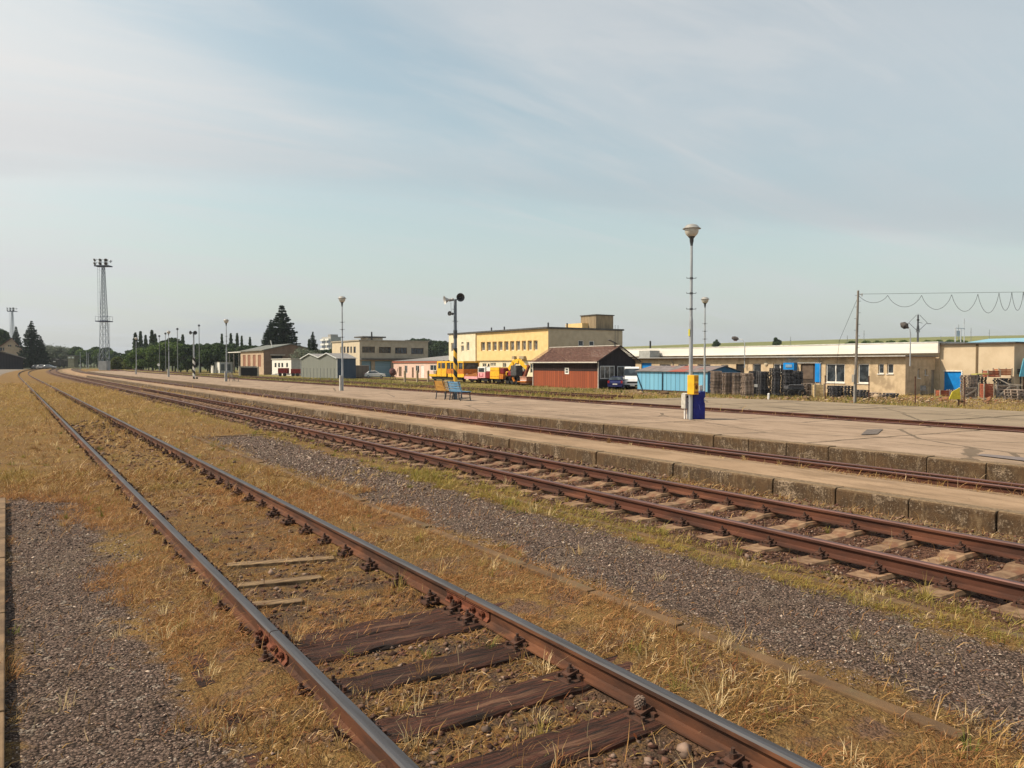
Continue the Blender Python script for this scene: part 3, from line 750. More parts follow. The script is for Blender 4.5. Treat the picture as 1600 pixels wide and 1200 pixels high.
# pale buried timber pieces between the near rails
for i, (a, bq, w) in enumerate([((352, 882), (520, 870), .13), ((368, 914), (500, 900), .12), (((385, 944)), (470, 936), .12)]):
    A = gnd(*a); B_ = gnd(*bq); mb = MB(); mb.bar((A.x, A.y, -.022), (B_.x, B_.y, -.026), w, .05)
    o = mb.build('board', timber_pale, bevel=.006); tag(o, ['pale grey wood strip lying in the near track, farthest of the three', 'pale wood strip in the near track, middle of the three', 'short pale wood strip in the near track, nearest of the three'][i], 'wood', 'pale wood strips in the near track')
# pine cone leaning on the rail, leaf, pebbles
mb = MB(); c = Vector((2.915, 3.16, .07))
mb.ball((0, 0, 0), .028, 10, sq=(1, 1, 1.25))
for i in range(70):
    t_ = i*2.4; z = -.03+.065*i/70; r = math.sqrt(max(.0002, 1-(z/.038)**2))*.029
    p = Vector((math.cos(t_)*r, math.sin(t_)*r, z)); mb.box(p.x-.005, p.x+.005, p.y-.005, p.y+.005, p.z-.003, p.z+.003, rot=Matrix.Rotation(t_, 3, 'Z'))
o = mb.build('pine_cone', M('cone_scales', (.30, .22, .17), (.12, .08, .06), 60, .9)); o.location = c
tag(o, 'small grey brown pine cone propped against the near rail beside a sleeper plate', 'pine cone')
def leaf(px, py, s, colr, label, rx):
    p = gnd(px, py); mb = MB(); pts = [(-1, 0), (-.5, .32), (0, .42), (.5, .28), (1, 0), (.5, -.28), (0, -.4), (-.5, -.3)]
    n = len(pts); 
    for x, y in pts: mb.v.append((x*s, y*s, abs(y)*s*.5+abs(x)*s*.2))
    for x, y in pts: mb.v.append((x*s, y*s, abs(y)*s*.5+abs(x)*s*.2+.001))
    mb.f += [tuple(range(n)), tuple(range(n, 2*n))]; mb.m += [0, 0]
    o = mb.build('fallen_leaf', M('leaf_'+label[:6].strip(), colr, tuple(q*.7 for q in colr), 30, .7)); o.location = (p.x, p.y, .03); o.rotation_euler = (rx, .4, .6)
    tag(o, label, 'leaf')
leaf(993, 1160, .035, (.45, .12, .03), 'curled orange brown dry leaf lying by the nearest sleeper', .9)
leaf(168, 1053, .022, (.55, .45, .12), 'tiny yellow leaf on the dark gravel path', .1)
# ================================================================== lamps
LZ = .165
def make_lamp(H, name, label, group, box='low'):
    t = thing(name, label, 'street lamp', group=group)
    mb = MB(); mb.tube((0, 0, -.1), (0, 0, 3.15), .065, .062, 14); mb.lathe((0, 0, 0), [(.062, 3.15), (.05, 3.25), (.046, 3.3)], 14)
    mb.tube((0, 0, 3.28), (0, 0, H-.62), .046, .038, 12); mb.build('pole', galv, t, smooth=40)
    rg = MB()
    for z in (4.50, 4.02, 3.52):
        rg.tube((-.15*cT, .15*sT, z), (.15*cT, -.15*sT, z), .009, n=6); rg.tube((0, 0, z-.03), (0, 0, z+.03), .053, n=10)
        for s in (-1, 1): rg.tube((s*.15*cT, -s*.15*sT, z), (s*.15*cT, -s*.15*sT, z+.035), .009, n=6)
    rg.build('climbing_rung', galvd, t)
    nk = MB(); nk.lathe((0, 0, H), [(.035, -.72), (.042, -.66), (.05, -.60), (.062, -.56), (.066, -.46), (.105, -.415), (.11, -.40), (.0, -.40)], 18); nk.build('neck', galvd, t, smooth=40)
    gb = MB(); gb.lathe((0, 0, H), [(.06, -.42), (.12, -.395), (.18, -.33), (.215, -.25), (.225, -.17), (.222, -.13), (0, -.13)], 24); gb.build('globe', MATS.get('lamp_globe') or M('lamp_globe', (.58, .56, .50), (.46, .44, .38), 4, .25, 0, spec=.5), t, smooth=60)
    cp = MB(); cp.lathe((0, 0, H), [(.0, .0), (.08, -.008), (.16, -.035), (.215, -.08), (.235, -.115), (.285, -.145), (.29, -.155), (.25, -.145), (.22, -.128), (0, -.125)], 28); cp.build('cap', MATS.get('lamp_cap') or M('lamp_cap', (.34, .33, .31), (.24, .23, .22), 5, .5, .1, .2), t, smooth=35)
    if box == 'low':
        bx = MB(); bx.box(-.20, -.07, -.09, .09, -.02, 1.0); bx.build('base_cabinet', MATS.get('cabinet_grey') or M('cabinet_grey', (.46, .45, .42), (.36, .35, .32), 4, .6), t, bevel=.01)
    return t
g = 'globe lamps along the wide platform'
def place(o, px, d, z, label=None):
    p = atd(px, d, z); o.location = p; return o
l1 = make_lamp(6.22, 'street_lamp', 'tall globe lamp standing right beside the yellow and blue ticket machine', g, None)
place(l1, 1079.5, 24.7, LZ)
mb = MB(); mb.box(-.078, -.070, -.02, .045, 2.66, 2.88); mb.build('yellow_sticker', M('sticker_yellow', (.62, .55, .06)), l1)
l3 = make_lamp(6.22, 'street_lamp', 'globe lamp in front of the beige office block with blue garage doors', g); place(l3, 535, 51, LZ)
def lampcopy(px, X, label, z=LZ, grp=g, rz=0):
    d = dX(px, X); return dup(l3, atd(px, d, z), 0, label, grp)
lampcopy(354, 18.4, 'globe lamp with a small bench at its foot, left of the brick depot')
lampcopy(264, 18.4, 'globe lamp next left of the black and white striped loudspeaker post')
lampcopy(213, 18.4, 'farthest globe lamp, at the left end of the wide platform')
l2 = make_lamp(6.22, 'street_lamp', 'x', g, None); l2['label'] = 'globe lamp behind the ticket machine, in front of the light blue shed'; l2['group'] = 'globe lamps beyond the wide platform'; l2.location = atd(1101, 49.7, .0)

# ================================================================== ticket machine group
d0 = 24.9
K0 = atd(1089.7, d0, LZ)
kt = thing('ticket_machine', 'cobalt blue cabinet with rounded shoulders standing at the foot of the tall lamp', 'ticket machine', K0, -.35)
mb = MB(); mb.prism([(-.21, 0), (-.21, .80), (.205, .90), (.205, .72), (.16, .64), (.17, .56), (.205, .52), (.205, 0)], -.16, .16); mb.build('cabinet', bluecab, kt, bevel=.02)
mb = MB(); mb.lathe((.175, -.13, .60), [(.0, .05), (.035, .04), (.04, 0), (0, 0)], 12, Vector((.4, -1, 0))); mb.build('coin_tray', M('chrome', (.6, .6, .62), None, 5, .25, 0, .8), kt)
mb = MB(); mb.quad((-.03, -.163, .48), (-.015, -.163, .48), (.03, -.163, .30), (.015, -.163, .30)); mb.build('scratch_mark', M('scratch_blue', (.10, .12, .40)), kt)
mb = MB(); mb.quad((.02, -.16, 0), (.21, -.16, 0), (.21, -.16, .0), (.02, -.16, 0.001))
K1 = atd(1083.0, d0-.28, LZ)
ky = thing('validator_box', 'bright yellow box mounted on the tall lamp above the blue cabinet', 'validator', K1+Vector((0, 0, .80)), -TH+.74)
mb = MB(); mb.box(-.13, .13, -.13, .13, 0, .62); mb.build('housing', [yellow], ky, bevel=.012)
for z0, z1 in ((.04, .10), (.30, .36)): mb = MB(); mb.box(-.11, .11, -.134, -.131, z0, z1); mb.build('trim_plate', orangep, ky)
mb = MB(); mb.lathe((0, -.131, .235), [(.075, 0), (.075, .008), (.05, .010), (.05, .003), (0, .003)], 18, Vector((0, -1, 0))); mb.lathe((0, -.131, .235), [(.018, 0), (.018, .02), (0, .02)], 10, Vector((0, -1, 0))); mb.build('slot_ring', M('slot_brown', (.20, .06, .01)), ky)
mb = MB(); mb.box(-.10, .10, -.134, -.131, .42, .57); mb.build('notice', M('notice_ochre', (.62, .30, .03), (.45, .20, .02), 30), ky)
K2 = atd(1072.3, d0+.1, LZ)
kg = thing('electrical_cabinet', 'pale grey metal box on two thin legs left of the blue cabinet', 'electrical cabinet', K2, -TH+.5)
cg = M('cabinet_white', (.52, .50, .45), (.38, .36, .32), 9, .6, .1)
mb = MB(); mb.box(-.12, .12, -.10, .10, .33, .80); mb.prism([(-.13, .80), (0, .83), (.13, .80)], -.12, .12); mb.build('box', cg, kg, bevel=.008)
mb = MB(); mb.box(.125, .15, -.11, .11, -.02, .79, ); mb.build('back_rail', galvd, kg)
mb = MB(); mb.box(-.07, -.01, -.108, -.1, .68, .74); mb.lathe((-.0, -.10, .52), [(.02, 0), (.02, .02), (0, .02)], 8, Vector((0, -1, 0))); mb.build('latch', black, kg)
for s in (-.05, .06): mb = MB(); mb.box(s-.018, s+.018, -.02, .02, -.05, .33); mb.build('leg', white, kg)
K3 = atd(1094.8, d0+.05, LZ+.90)
ks = thing('coin_box', 'small silver box with a sloping lid standing on top of the blue cabinet', 'coin box', K3, -TH+.3)
mb = MB(); mb.prism([(-.055, 0), (-.055, .17), (.04, .19), (.06, .14), (.06, 0)], -.05, .05); mb.build('box', M('silver_box', (.50, .52, .52), (.38, .4, .4), 10, .35, 0, .4), ks, bevel=.006)
mb = MB(); mb.box(-.02, .02, -.053, -.05, .06, .12); mb.build('label_plate', white, ks)
# ================================================================== loudspeaker posts
def stripe_mat(name, ca, cb, per=.62, k=1.0):
    m, t, b = base_mat(name); tc = N(t, 'ShaderNodeTexCoord'); sp = N(t, 'ShaderNodeSeparateXYZ'); t.links.new(tc.outputs['Object'], sp.inputs[0])
    an = math_(t, 'DIVIDE', math_(t, 'ARCTAN2', sp.outputs[1], sp.outputs[0]), 2*math.pi)
    u = math_(t, 'FRACT', math_(t, 'ADD', math_(t, 'DIVIDE', sp.outputs[2], per), math_(t, 'MULTIPLY', an, k)))
    t.links.new(mixc(t, math_(t, 'GREATER_THAN', u, .5), ca, cb), b.inputs['Base Color']); b.inputs['Roughness'].default_value = .6; return m
def horn(t, c, ax, r=.21, L=.34, dark=False):
    mb = MB(); ax = Vector(ax).normalized()
    mb.lathe(c, [(0, -L*.75), (.06, -L*.7), (.07, -L*.35), (.05, -L*.3), (.06, 0), (r*.45, L*.35), (r*.8, L*.6), (r, L*.7), (r*1.03, L*.72), (r*.95, L*.70), (r*.6, L*.45), (.05, .0), (0, 0)], 18, ax)
    mb.lathe(Vector(c)+ax*L*.45, [(0, .04), (.045, .02), (.05, -.06), (0, -.08)], 10, ax)
    return mb.build('horn', (MATS.get('horn_dark') or M('horn_dark', (.06, .06, .065), (.10, .10, .10), 5, .5)) if dark else (MATS.get('horn_grey') or M('horn_grey', (.52, .52, .50), (.40, .40, .39), 4, .5)), t, smooth=40)
p = atd(711.5, 38.8, LZ)
sp1 = thing('loudspeaker_post', 'dark post with yellow and black stripes and grey horns rising behind the blue bench', 'loudspeaker post', p)
mb = MB(); mb.tube((0, 0, -.1), (0, 0, 5.0), .10, .075, 14); mb.build('pole', M('post_slate', (.10, .13, .16), (.15, .17, .19), 3, .5, 0, .2, st=(1, 1, .4)), sp1, smooth=40)
mb = MB(); mb.tube((0, 0, .8), (0, 0, 2.55), .105, .098, 18, caps=False); mb.build('striped_sleeve', stripe_mat('stripes_yellow', (.72, .40, .03), (.015, .014, .013)), sp1)
mb = MB(); mb.tube((0, 0, 3.05), (0, 0, 3.45), .10, n=14); mb.tube((-.16, 0, 3.9), (.16, 0, 3.9), .012); mb.tube((-.16, 0, 4.5), (0, 0, 4.5), .012)
mb.build('bracket_band', galvd, sp1)
rt = Vector((cT, -sT, 0)); fwv = Vector((sT, cT, 0))
horn(sp1, rt*-.30+Vector((0, 0, 4.98)), -rt*.9-fwv*.35+Vector((0, 0, -.15))); horn(sp1, rt*.20+Vector((0, 0, 5.08)), rt*.35-fwv+Vector((0, 0, -.02)), dark=True)
horn(sp1, rt*-.2+Vector((0, 0, 4.28)), -rt*.6-fwv, .12, .2, dark=True)
mb = MB(); mb.tube(rt*-.30+Vector((0, 0, 4.9)), rt*.2+Vector((0, 0, 5.0)), .02); mb.tube(rt*-.22+Vector((0, 0, 4.85)), rt*-.2+Vector((0, 0, 4.3)), .008); mb.build('cross_arm', galvd, sp1)
# small bin-like base at the post foot
p2 = atd(303, 90, LZ)
sp2 = thing('loudspeaker_post', 'pale post with black and white stripes and black horns before the dark trees', 'loudspeaker post', p2)
mb = MB(); mb.tube((0, 0, -.1), (0, 0, 5.3), .11, .08, 12); mb.build('pole', galv, sp2, smooth=40)
mb = MB(); mb.tube((0, 0, .0), (0, 0, 2.5), .14, .13, 14, caps=False); mb.build('striped_sleeve', stripe_mat('stripes_white', (.66, .64, .58), (.015, .014, .013), .75), sp2)
for s in (-1, 1): horn(sp2, rt*s*.16+Vector((0, 0, 5.35)), rt*s*.5-fwv, .22, .35, dark=True)
mb = MB(); mb.ball((.0, 0, .12), .13, 8); o = mb.build('litter_bag', black); o.location = atd(307.5, 90, LZ-.02); tag(o, 'small black lump lying right of the black and white striped post', 'litter')
# ================================================================== benches
def make_bench(name, label, slat_m, fr_m, loc, rz, grp, L=1.25, solid=False):
    """local: +y length axis, seat faces +x, back at x=0"""
    t = thing(name, label, 'bench', loc, rz, grp)
    bk = MB(); st = MB()
    zs = (.46, .58, .70, .82) if not solid else (.46, .555, .65, .745, .83)
    for z in zs:
        x = -.06-(z-.45)*.28; bk.box(x-.012, x+.012, -L/2, L/2, z, z+(.085 if not solid else .088), rot=Matrix.Rotation(-.27, 3, 'Y'))
    for x in (.0, .11, .22, .33, .43): st.box(x-.045, x+.045, -L/2, L/2, .42, .445)
    bk.build('backrest', slat_m, t); st.build('seat', slat_m, t)
    for s in (-1, 1):
        yq = s*(L/2-.08); f = MB()
        f.bar((-.20, yq, .92), (-.02, yq, .41), .04); f.bar((-.02, yq, .41), (-.08, yq, 0), .04); f.bar((.42, yq, .41), (.47, yq, 0), .04); f.bar((-.04, yq, .40), (.46, yq, .40), .04)
        f.bar((-.06, yq, .14), (.45, yq, .14), .025); f.build('leg_frame', fr_m, t)
    return t
ochre = M('ochre_wood', (.50, .27, .06), (.36, .18, .04), 8, .7, .1, st=(1, .2, 1)); bluew = M('sky_blue_wood', (.14, .30, .48), (.10, .24, .40), 8, .6, .1, st=(1, .2, 1))
bleach = M('bleached_wood', (.34, .27, .19), (.25, .2, .14), 8, .8, .1)
gb_ = 'benches around the loudspeaker post'
dB = 37.6
def bpos(px, d, z=LZ): return atd(px, d, z)
make_bench('bench', 'ochre bench with a closed slatted back on the wide platform, leftmost of the three', ochre, galvd, bpos(690, 38.6), 0, gb_, 1.1, True)
make_bench('bench', 'weathered bare wooden bench between the ochre and the blue one', bleach, galvd, bpos(703.5, 39.5), 0, gb_, .9)
make_bench('bench', 'sky blue slatted bench in front of the yellow striped post', bluew, galvd, bpos(713, 37.4), 0, gb_, 1.25)
make_bench('bench', 'grey bench beside the globe lamp left of the brick depot', M('grey_wood', (.16, .14, .12)), galvd, bpos(362, 77, LZ), .0, None, 1.6)
# ================================================================== building kit
ZY = -1.0
def wallpanel(mb, P0, u, n, w, h, holes=(), t=.18, m=0, top=None):
    """wall face from bottom-left P0, along u (len w), outward normal n; holes (u0,u1,z0,z1) get reveals of depth t"""
    P0 = Vector(P0); u = Vector(u); n = Vector(n); Z = Vector((0, 0, 1))
    us = sorted({0, w, *[q for a in holes for q in a[:2]]}); zs = sorted({0, h, *[q for a in holes for q in a[2:4]]})
    for a, b_ in zip(us[:-1], us[1:]):
        for c, d in zip(zs[:-1], zs[1:]):
            mu, mz = (a+b_)/2, (c+d)/2
            if any(q[0] < mu < q[1] and q[2] < mz < q[3] for q in holes): continue
            mb.quad(P0+u*a+Z*c, P0+u*b_+Z*c, P0+u*b_+Z*d, P0+u*a+Z*d, m=m)
    for a, b_, c, d in [q[:4] for q in holes]:
        A, B, C, D = P0+u*a+Z*c, P0+u*b_+Z*c, P0+u*b_+Z*d, P0+u*a+Z*d; k = -n*t
        for p, q in ((A, B), (B, C), (C, D), (D, A)): mb.quad(p, q, q+k, p+k, m=m)
def obox(mb, P0, u, n, u0, u1, z0, z1, d0, d1, m=0):
    """box in wall space: u range, z range, d = distance outward along n"""
    P0 = Vector(P0); u = Vector(u); n = Vector(n); Z = Vector((0, 0, 1)); k = len(mb.v)
    for zz in (z0, z1):
        for a, d in ((u0, d0), (u1, d0), (u1, d1), (u0, d1)): mb.v.append(tuple(P0+u*a+n*d+Z*zz))
    for f in ((0, 3, 2, 1), (4, 5, 6, 7), (0, 1, 5, 4), (1, 2, 6, 5), (2, 3, 7, 6), (3, 0, 4, 7)): mb.f.append(tuple(k+i for i in f)); mb.m.append(m)
def window(parent, P0, u, n, hole, t=.18, mull=1, trans=0, fm=None, gm=None, fw=.07, name='window', sill=None):
    a, b_, c, d = hole[:4]; fm = fm or white; gm = gm or glassd
    mb = MB(); e = -.004
    D0, D1 = -t+.01, -t+.07
    obox(mb, P0, u, n, a+.002, a+fw, c+.002, d-.002, D0, D1); obox(mb, P0, u, n, b_-fw, b_-.002, c+.002, d-.002, D0, D1)
    obox(mb, P0, u, n, a+fw, b_-fw, c+.002, c+fw, D0, D1); obox(mb, P0, u, n, a+fw, b_-fw, d-fw, d-.002, D0, D1)
    for i in range(1, mull):
        x = a+(b_-a)*i/mull; obox(mb, P0, u, n, x-fw*.5, x+fw*.5, c+fw, d-fw, D0, D1-.004)
    for i in range(trans):
        z = c+(d-c)*(i+1)/(trans+1); obox(mb, P0, u, n, a+fw, b_-fw, z-fw*.3, z+fw*.3, D0, D1-.008)
    f = mb.build(name, fm, parent, world=True)
    g = MB(); k = Vector(n)*(-t+.03); Pq = Vector(P0); uu = Vector(u); Z = Vector((0, 0, 1))
    g.quad(Pq+uu*(a+.01)+Z*(c+.01)+k, Pq+uu*(b_-.01)+Z*(c+.01)+k, Pq+uu*(b_-.01)+Z*(d-.01)+k, Pq+uu*(a+.01)+Z*(d-.01)+k)
    go = g.build('pane', gm); go.parent = f
    L = parent.location
    me = go.data
    for v in me.vertices: v.co -= L
    if sill:
        s = MB(); obox(s, P0, u, n, a-.06, b_+.06, c-.07, c-.003, -t+.08, .08); so = s.build('sill', sill)
        for v in so.data.vertices: v.co -= L
        so.parent = f
    return f
UX = Vector((0, -1, 0)); NX = Vector((-1, 0, 0)); UY = Vector((1, 0, 0)); NY = Vector((0, -1, 0))
class Fac:
    """facade on plane X=const facing the tracks (kind 'x') or plane Y=const facing -Y (kind 'y'); pixels give the openings"""
    def __init__(s, kind, c, start, z0): s.k = kind; s.c = c; s.s = start; s.z0 = z0; s.u, s.n = (UX, NX) if kind == 'x' else (UY, NY); s.P = Vector((c, start, z0)) if kind == 'x' else Vector((start, c, z0))
    def U(s, px): return (s.s-yX(px, s.c)) if s.k == 'x' else (xY(px, s.c)-s.s)
    def Zr(s, px, py): return (zX(px, py, s.c) if s.k == 'x' else zY(px, py, s.c))-s.z0
    def H(s, x0, x1, y1, y0): return (s.U(x0), s.U(x1), s.Zr((x0+x1)/2, y0), s.Zr((x0+x1)/2, y1))
def closed(mb, x0, x1, y0, y1, z0, z1, skip=''):
    """outer walls/roof of a block, skipping faces given: w (x0 face), s (y0 face)"""
    if 'w' not in skip: mb.quad((x0, y0, z0), (x0, y1, z0), (x0, y1, z1), (x0, y0, z1))
    if 's' not in skip: mb.quad((x0, y0, z0), (x1, y0, z0), (x1, y0, z1), (x0, y0, z1))
    mb.quad((x1, y0, z0), (x1, y1, z0), (x1, y1, z1), (x1, y0, z1)); mb.quad((x0, y1, z0), (x1, y1, z0), (x1, y1, z1), (x0, y1, z1))
# ---- plaster materials
cream = M('cream_render', (.72, .63, .46), (.64, .55, .39), 1.2, .9, .1, bscale=20)
ochr = M('warm_yellow_render', (.74, .53, .25), (.66, .46, .21), 1.0, .9, .1, bscale=20)
tan = M('tan_roughcast', (.54, .42, .275), (.44, .335, .215), 2.0, .95, .5, bscale=40, c3=(.33, .25, .16), s3=.5, bdist=.01)
tan2 = M('tan_panel_render', (.58, .47, .33), (.51, .405, .275), .8, .95, .25, bscale=30)
beige_shaded = M('beige_render_shaded', (.42, .36, .27), (.34, .29, .215), 1.0, .95, .15, bscale=20)  # front wall of the beige block, its shade painted into a darker tone
brickm = None
def brick(name, a, b2, mo, sc=4.2):
    m, t, b = base_mat(name); tc = N(t, 'ShaderNodeTexCoord'); sp = N(t, 'ShaderNodeSeparateXYZ'); t.links.new(tc.outputs['Object'], sp.inputs[0])
    cm = N(t, 'ShaderNodeCombineXYZ'); t.links.new(math_(t, 'ADD', sp.outputs[0], sp.outputs[1]), cm.inputs[0]); t.links.new(sp.outputs[2], cm.inputs[1])
    br = N(t, 'ShaderNodeTexBrick'); t.links.new(cm.outputs[0], br.inputs['Vector'])
    setin(br, {'Color1': (*a, 1), 'Color2': (*b2, 1), 'Mortar': (*mo, 1), 'Scale': sc, 'Mortar Size': .02})
    n = noise(t, tc.outputs['Object'], .8, 5); col = mixc(t, maprange(t, n, .4, .7), br.outputs['Color'], tuple(x*.7 for x in a))
    t.links.new(col, b.inputs['Base Color']); b.inputs['Roughness'].default_value = .95; return m
brick1 = brick('brown_brick', (.23, .145, .10), (.17, .105, .07), (.21, .17, .13))
brick2 = brick('red_brick_panel', (.27, .11, .06), (.21, .085, .05), (.22, .15, .11))
roofd = M('roof_felt', (.10, .095, .09), (.06, .058, .055), 2, .9, .2)
roofg = M('roof_sheet_grey', (.24, .23, .22), (.17, .16, .155), 1.5, .7, .1)
roofred = M('old_red_tiles', (.20, .09, .06), (.11, .06, .045), 5, .9, .5, bscale=12)
# ================================================================== long storage hall on the right
XA = 69.6; ya = yX(1415, XA); yb_ = 84.0
FA = Fac('x', XA, yb_, ZY)
zE = zX(1410, 557, XA); XB = 74.6
hall = thing('storage_hall', 'long low tan hall with a white roof fascia behind the pallets', 'warehouse', (XA, ya, ZY))
hl = [FA.H(1290, 1320, 568, 598), FA.H(1340, 1358, 568, 599), FA.H(1372, 1381, 568, 584), FA.H(1386, 1396, 568, 584), FA.H(1251, 1274, 568, 622),
      FA.H(1208, 1228, 568, 583), FA.H(1176, 1189, 568, 590), FA.H(1150, 1163, 569, 590), FA.H(1127, 1138, 570, 580), FA.H(1090, 1110, 569, 580), FA.H(1060, 1075, 569, 580), FA.H(1031, 1048, 569, 580), FA.H(1002, 1018, 567, 590)]
mb = MB(); Hh = zE-ZY
wallpanel(mb, FA.P, UX, NX, yb_-ya, Hh, hl, .22)
FB = Fac('y', ya, XA, ZY)
he = [FB.H(1434, 1437.5, 576, 591), FB.H(1445, 1449, 577, 586), (FB.U(1455.5), FB.U(1462), 0.02, FB.Zr(1458, 578))]
wallpanel(mb, FB.P, UY, NY, XB-XA, Hh, he, .2)
mb.quad((XB, yb_, ZY), (XA, yb_, ZY), (XA, yb_, zE), (XB, yb_, zE))
mb.build('wall', tan, hall, world=True)
mb = MB(); mb.box(XA-.5, XB, ya-.25, yb_+.3, zE+.003, zE+.10); mb.build('lower_roof', roofg, hall, world=True)
mb = MB(); mb.tube((XA-.56, ya-.3, zE+.03), (XA-.56, yb_+.3, zE+.03), .06, n=8); 
for px in (1047.5, 1274+3.5): 
    yq = yX(px, XA-.5); mb.tube((XA-.5, yq, zE), (XA-.06, yq, zE-.6), .05); mb.tube((XA-.06, yq, zE-.6), (XA-.06, yq, ZY+.2), .05)
mb.build('gutter', M('zinc', (.34, .33, .31), (.25, .24, .23), 4, .5, 0, .3), hall, world=True, smooth=40)
zF1 = zX(1466, 535.3, XB); zF0 = zX(1466, 551.5, XB)
mb = MB(); mb.box(XB-.12, XB+.2, ya-.35, yb_+8, zF0, zF1); mb.build('fascia', whitef, hall, world=True)
mb = MB(); mb.box(XB-.16, XB+14, ya-.39, yb_+8.04, zF1+.003, zF1+.10); mb.build('upper_roof', M('roof_edge_pale', (.62, .61, .58), (.5, .49, .46), 2, .6), hall, world=True)
mb = MB(); mb.box(XB+.21, XB+13.5, ya-.3, yb_+7.9, ZY, zF1); mb.build('upper_wall', tan, hall, world=True)
for i, hq in enumerate(hl[:4]): window(hall, FA.P, UX, NX, hq, .2, 2 if i == 0 else 1, sill=white, fw=.12 if i < 2 else .09)
for hq in (hl[5], hl[9], hl[10], hl[11]): window(hall, FA.P, UX, NX, hq, .2, 2, fw=.1)
for hq in (hl[6], hl[8]): window(hall, FA.P, UX, NX, hq, .2, 1, fw=.09)
for hq in he[:2]: window(hall, FB.P, UY, NY, hq, .2, 1, fw=.07, sill=white)
def door(parent, P0, u, n, hole, mat, name='door', t=.18, d1=.06):
    mb = MB(); obox(mb, P0, u, n, hole[0]+.003, hole[1]-.003, hole[2]+.003, hole[3]-.003, -t, -t+d1); return mb.build(name, mat, parent, world=True)
door(hall, FA.P, UX, NX, hl[7], black, t=.2); door(hall, FB.P, UY, NY, he[2], M('door_beige', (.34, .29, .22)), t=.2)
door(hall, FA.P, UX, NX, hl[12], blued, t=.2)
mb = MB(); obox(mb, FA.P, UX, NX, FA.U(1004), FA.U(1012), FA.Zr(1008, 568), FA.Zr(1008, 564), .0, .04)
door(hall, FA.P, UX, NX, hl[4], M('dark_opening', (.035, .028, .022), (.06, .045, .035), 2, .9), 'gateway', t=1.2 if False else .2)
mb = MB(); obox(mb, FA.P, UX, NX, FA.U(1253), FA.U(1270), FA.Zr(1262, 592), FA.Zr(1262, 569.5), -.13, -.10); mb.build('hanging_tarp', M('tarp_brown', (.13, .095, .07), (.09, .065, .05), 2), hall, world=True)
mb = MB(); obox(mb, FA.P, UX, NX, FA.U(1247), FA.U(1284), FA.Zr(1262, 567.5), FA.Zr(1262, 566), .002, .12); mb.build('door_track', white, hall, world=True)
for a, b_, c, d in ((1274.5, 1283, 597, 567.6),): mb = MB(); obox(mb, FA.P, UX, NX, FA.U(a), FA.U(b_), FA.Zr(a, c), FA.Zr(a, d), .02, .10); mb.build('sliding_door', blued, hall, world=True)
mb = MB(); obox(mb, FA.P, UX, NX, FA.U(1229), FA.U(1245.5), FA.Zr(1237, 579), FA.Zr(1237, 566.8), .02, .55); mb.build('blue_panel', blued, hall, world=True)
mb = MB(); obox(mb, FA.P, UX, NX, FA.U(1233), FA.U(1243), FA.Zr(1237, 574), FA.Zr(1237, 569.5), .56, .60); mb.build('vent_grille', M('grille_steel', (.2, .3, .4)), hall, world=True)
mb = MB(); cc = Vector((XA, yX(1197.3, XA), zX(1197.3, 568.5, XA))); mb.lathe(cc, [(.22, .0), (.22, .08), (.17, .12), (0, .12)], 20, NX); mb.build('round_dish', M('dish_cream', (.55, .47, .34)), hall, world=True, smooth=40)
# small lean-to units and vent box left end of hall
mb = MB(); y1, y0 = yX(983, XA-1), yX(1004, XA-1); 
mb = MB(); mb.box(XB-2.2, XB-.4, yX(1017, XB-2), yX(1000, XB-2), zE+.11, zE+1.1); mb.build('vent_box', M('vent_grey', (.36, .36, .34), (.28, .28, .26), 3, .6), hall, world=True)
mb = MB(); mb.tube((XB+.6, yX(1011, XB), zF1+.1), (XB+.6, yX(1011, XB), zF1+1.15), .12, n=10); mb.build('chimney_pipe', black, hall, world=True)
mb = MB(); mb.tube((XB-1, yX(1018, XB-1), zE+.1), (XB-1, yX(1018, XB-1), zE+.55), .16, n=10); mb.tube((XB-1, yX(1018, XB-1), zE+.5), (XB-1.4, yX(1018, XB-1), zE+.62), .17, n=10); mb.build('roof_vent', white, hall, world=True)
# ---- tan hall beyond (taller, plain)
XC = 75.0; yc1 = yX(1463, XC)-.36; yc0 = yX(1584.5, XC)
FC = Fac('x', XC, yc1, ZY); zt = zX(1525, 537.3, XC)
th = thing('industrial_hall', 'plain tan hall with a big blue door, at the right end', 'warehouse', (XC, yc1, ZY))
hd = (FC.U(1475.5), FC.U(1502.5), .02, FC.Zr(1489, 580.5))
mb = MB(); wallpanel(mb, FC.P, UX, NX, yc1-yc0, zt-ZY, [hd], .15); mb.quad((XC, yc0, ZY), (XC+22, yc0, ZY), (XC+22, yc0, zt), (XC, yc0, zt)); mb.quad((XC+.3, yc1, zF1), (XC+22, yc1, zF1), (XC+22, yc1, zt), (XC+.3, yc1, zt)) if zt > zF1 else None
mb.build('wall', tan2, th, world=True)
door(th, FC.P, UX, NX, hd, blued, t=.12)
mb = MB(); obox(mb, FC.P, UX, NX, hd[0]-.1, hd[1]+.1, hd[3]+.002, hd[3]+.1, .0, .05); obox(mb, FC.P, UX, NX, hd[1]+.002, hd[1]+.12, 0, hd[3], .0, .05); mb.build('door_frame', white, th, world=True)
mb = MB(); uj = FC.U(1526.5); obox(mb, FC.P, UX, NX, uj-.09, uj+.09, 0, zt-ZY-.01, .0, .06); mb.build('downpipe', M('pipe_brown', (.16, .11, .06)), th, world=True)
mb = MB(); mb.box(XC-.25, XC+22.2, yc0-.2, yc1+.2, zt+.003, zt+.13); mb.build('roof_edge', roofd, th, world=True)
yr = yX(1514, XC+9)
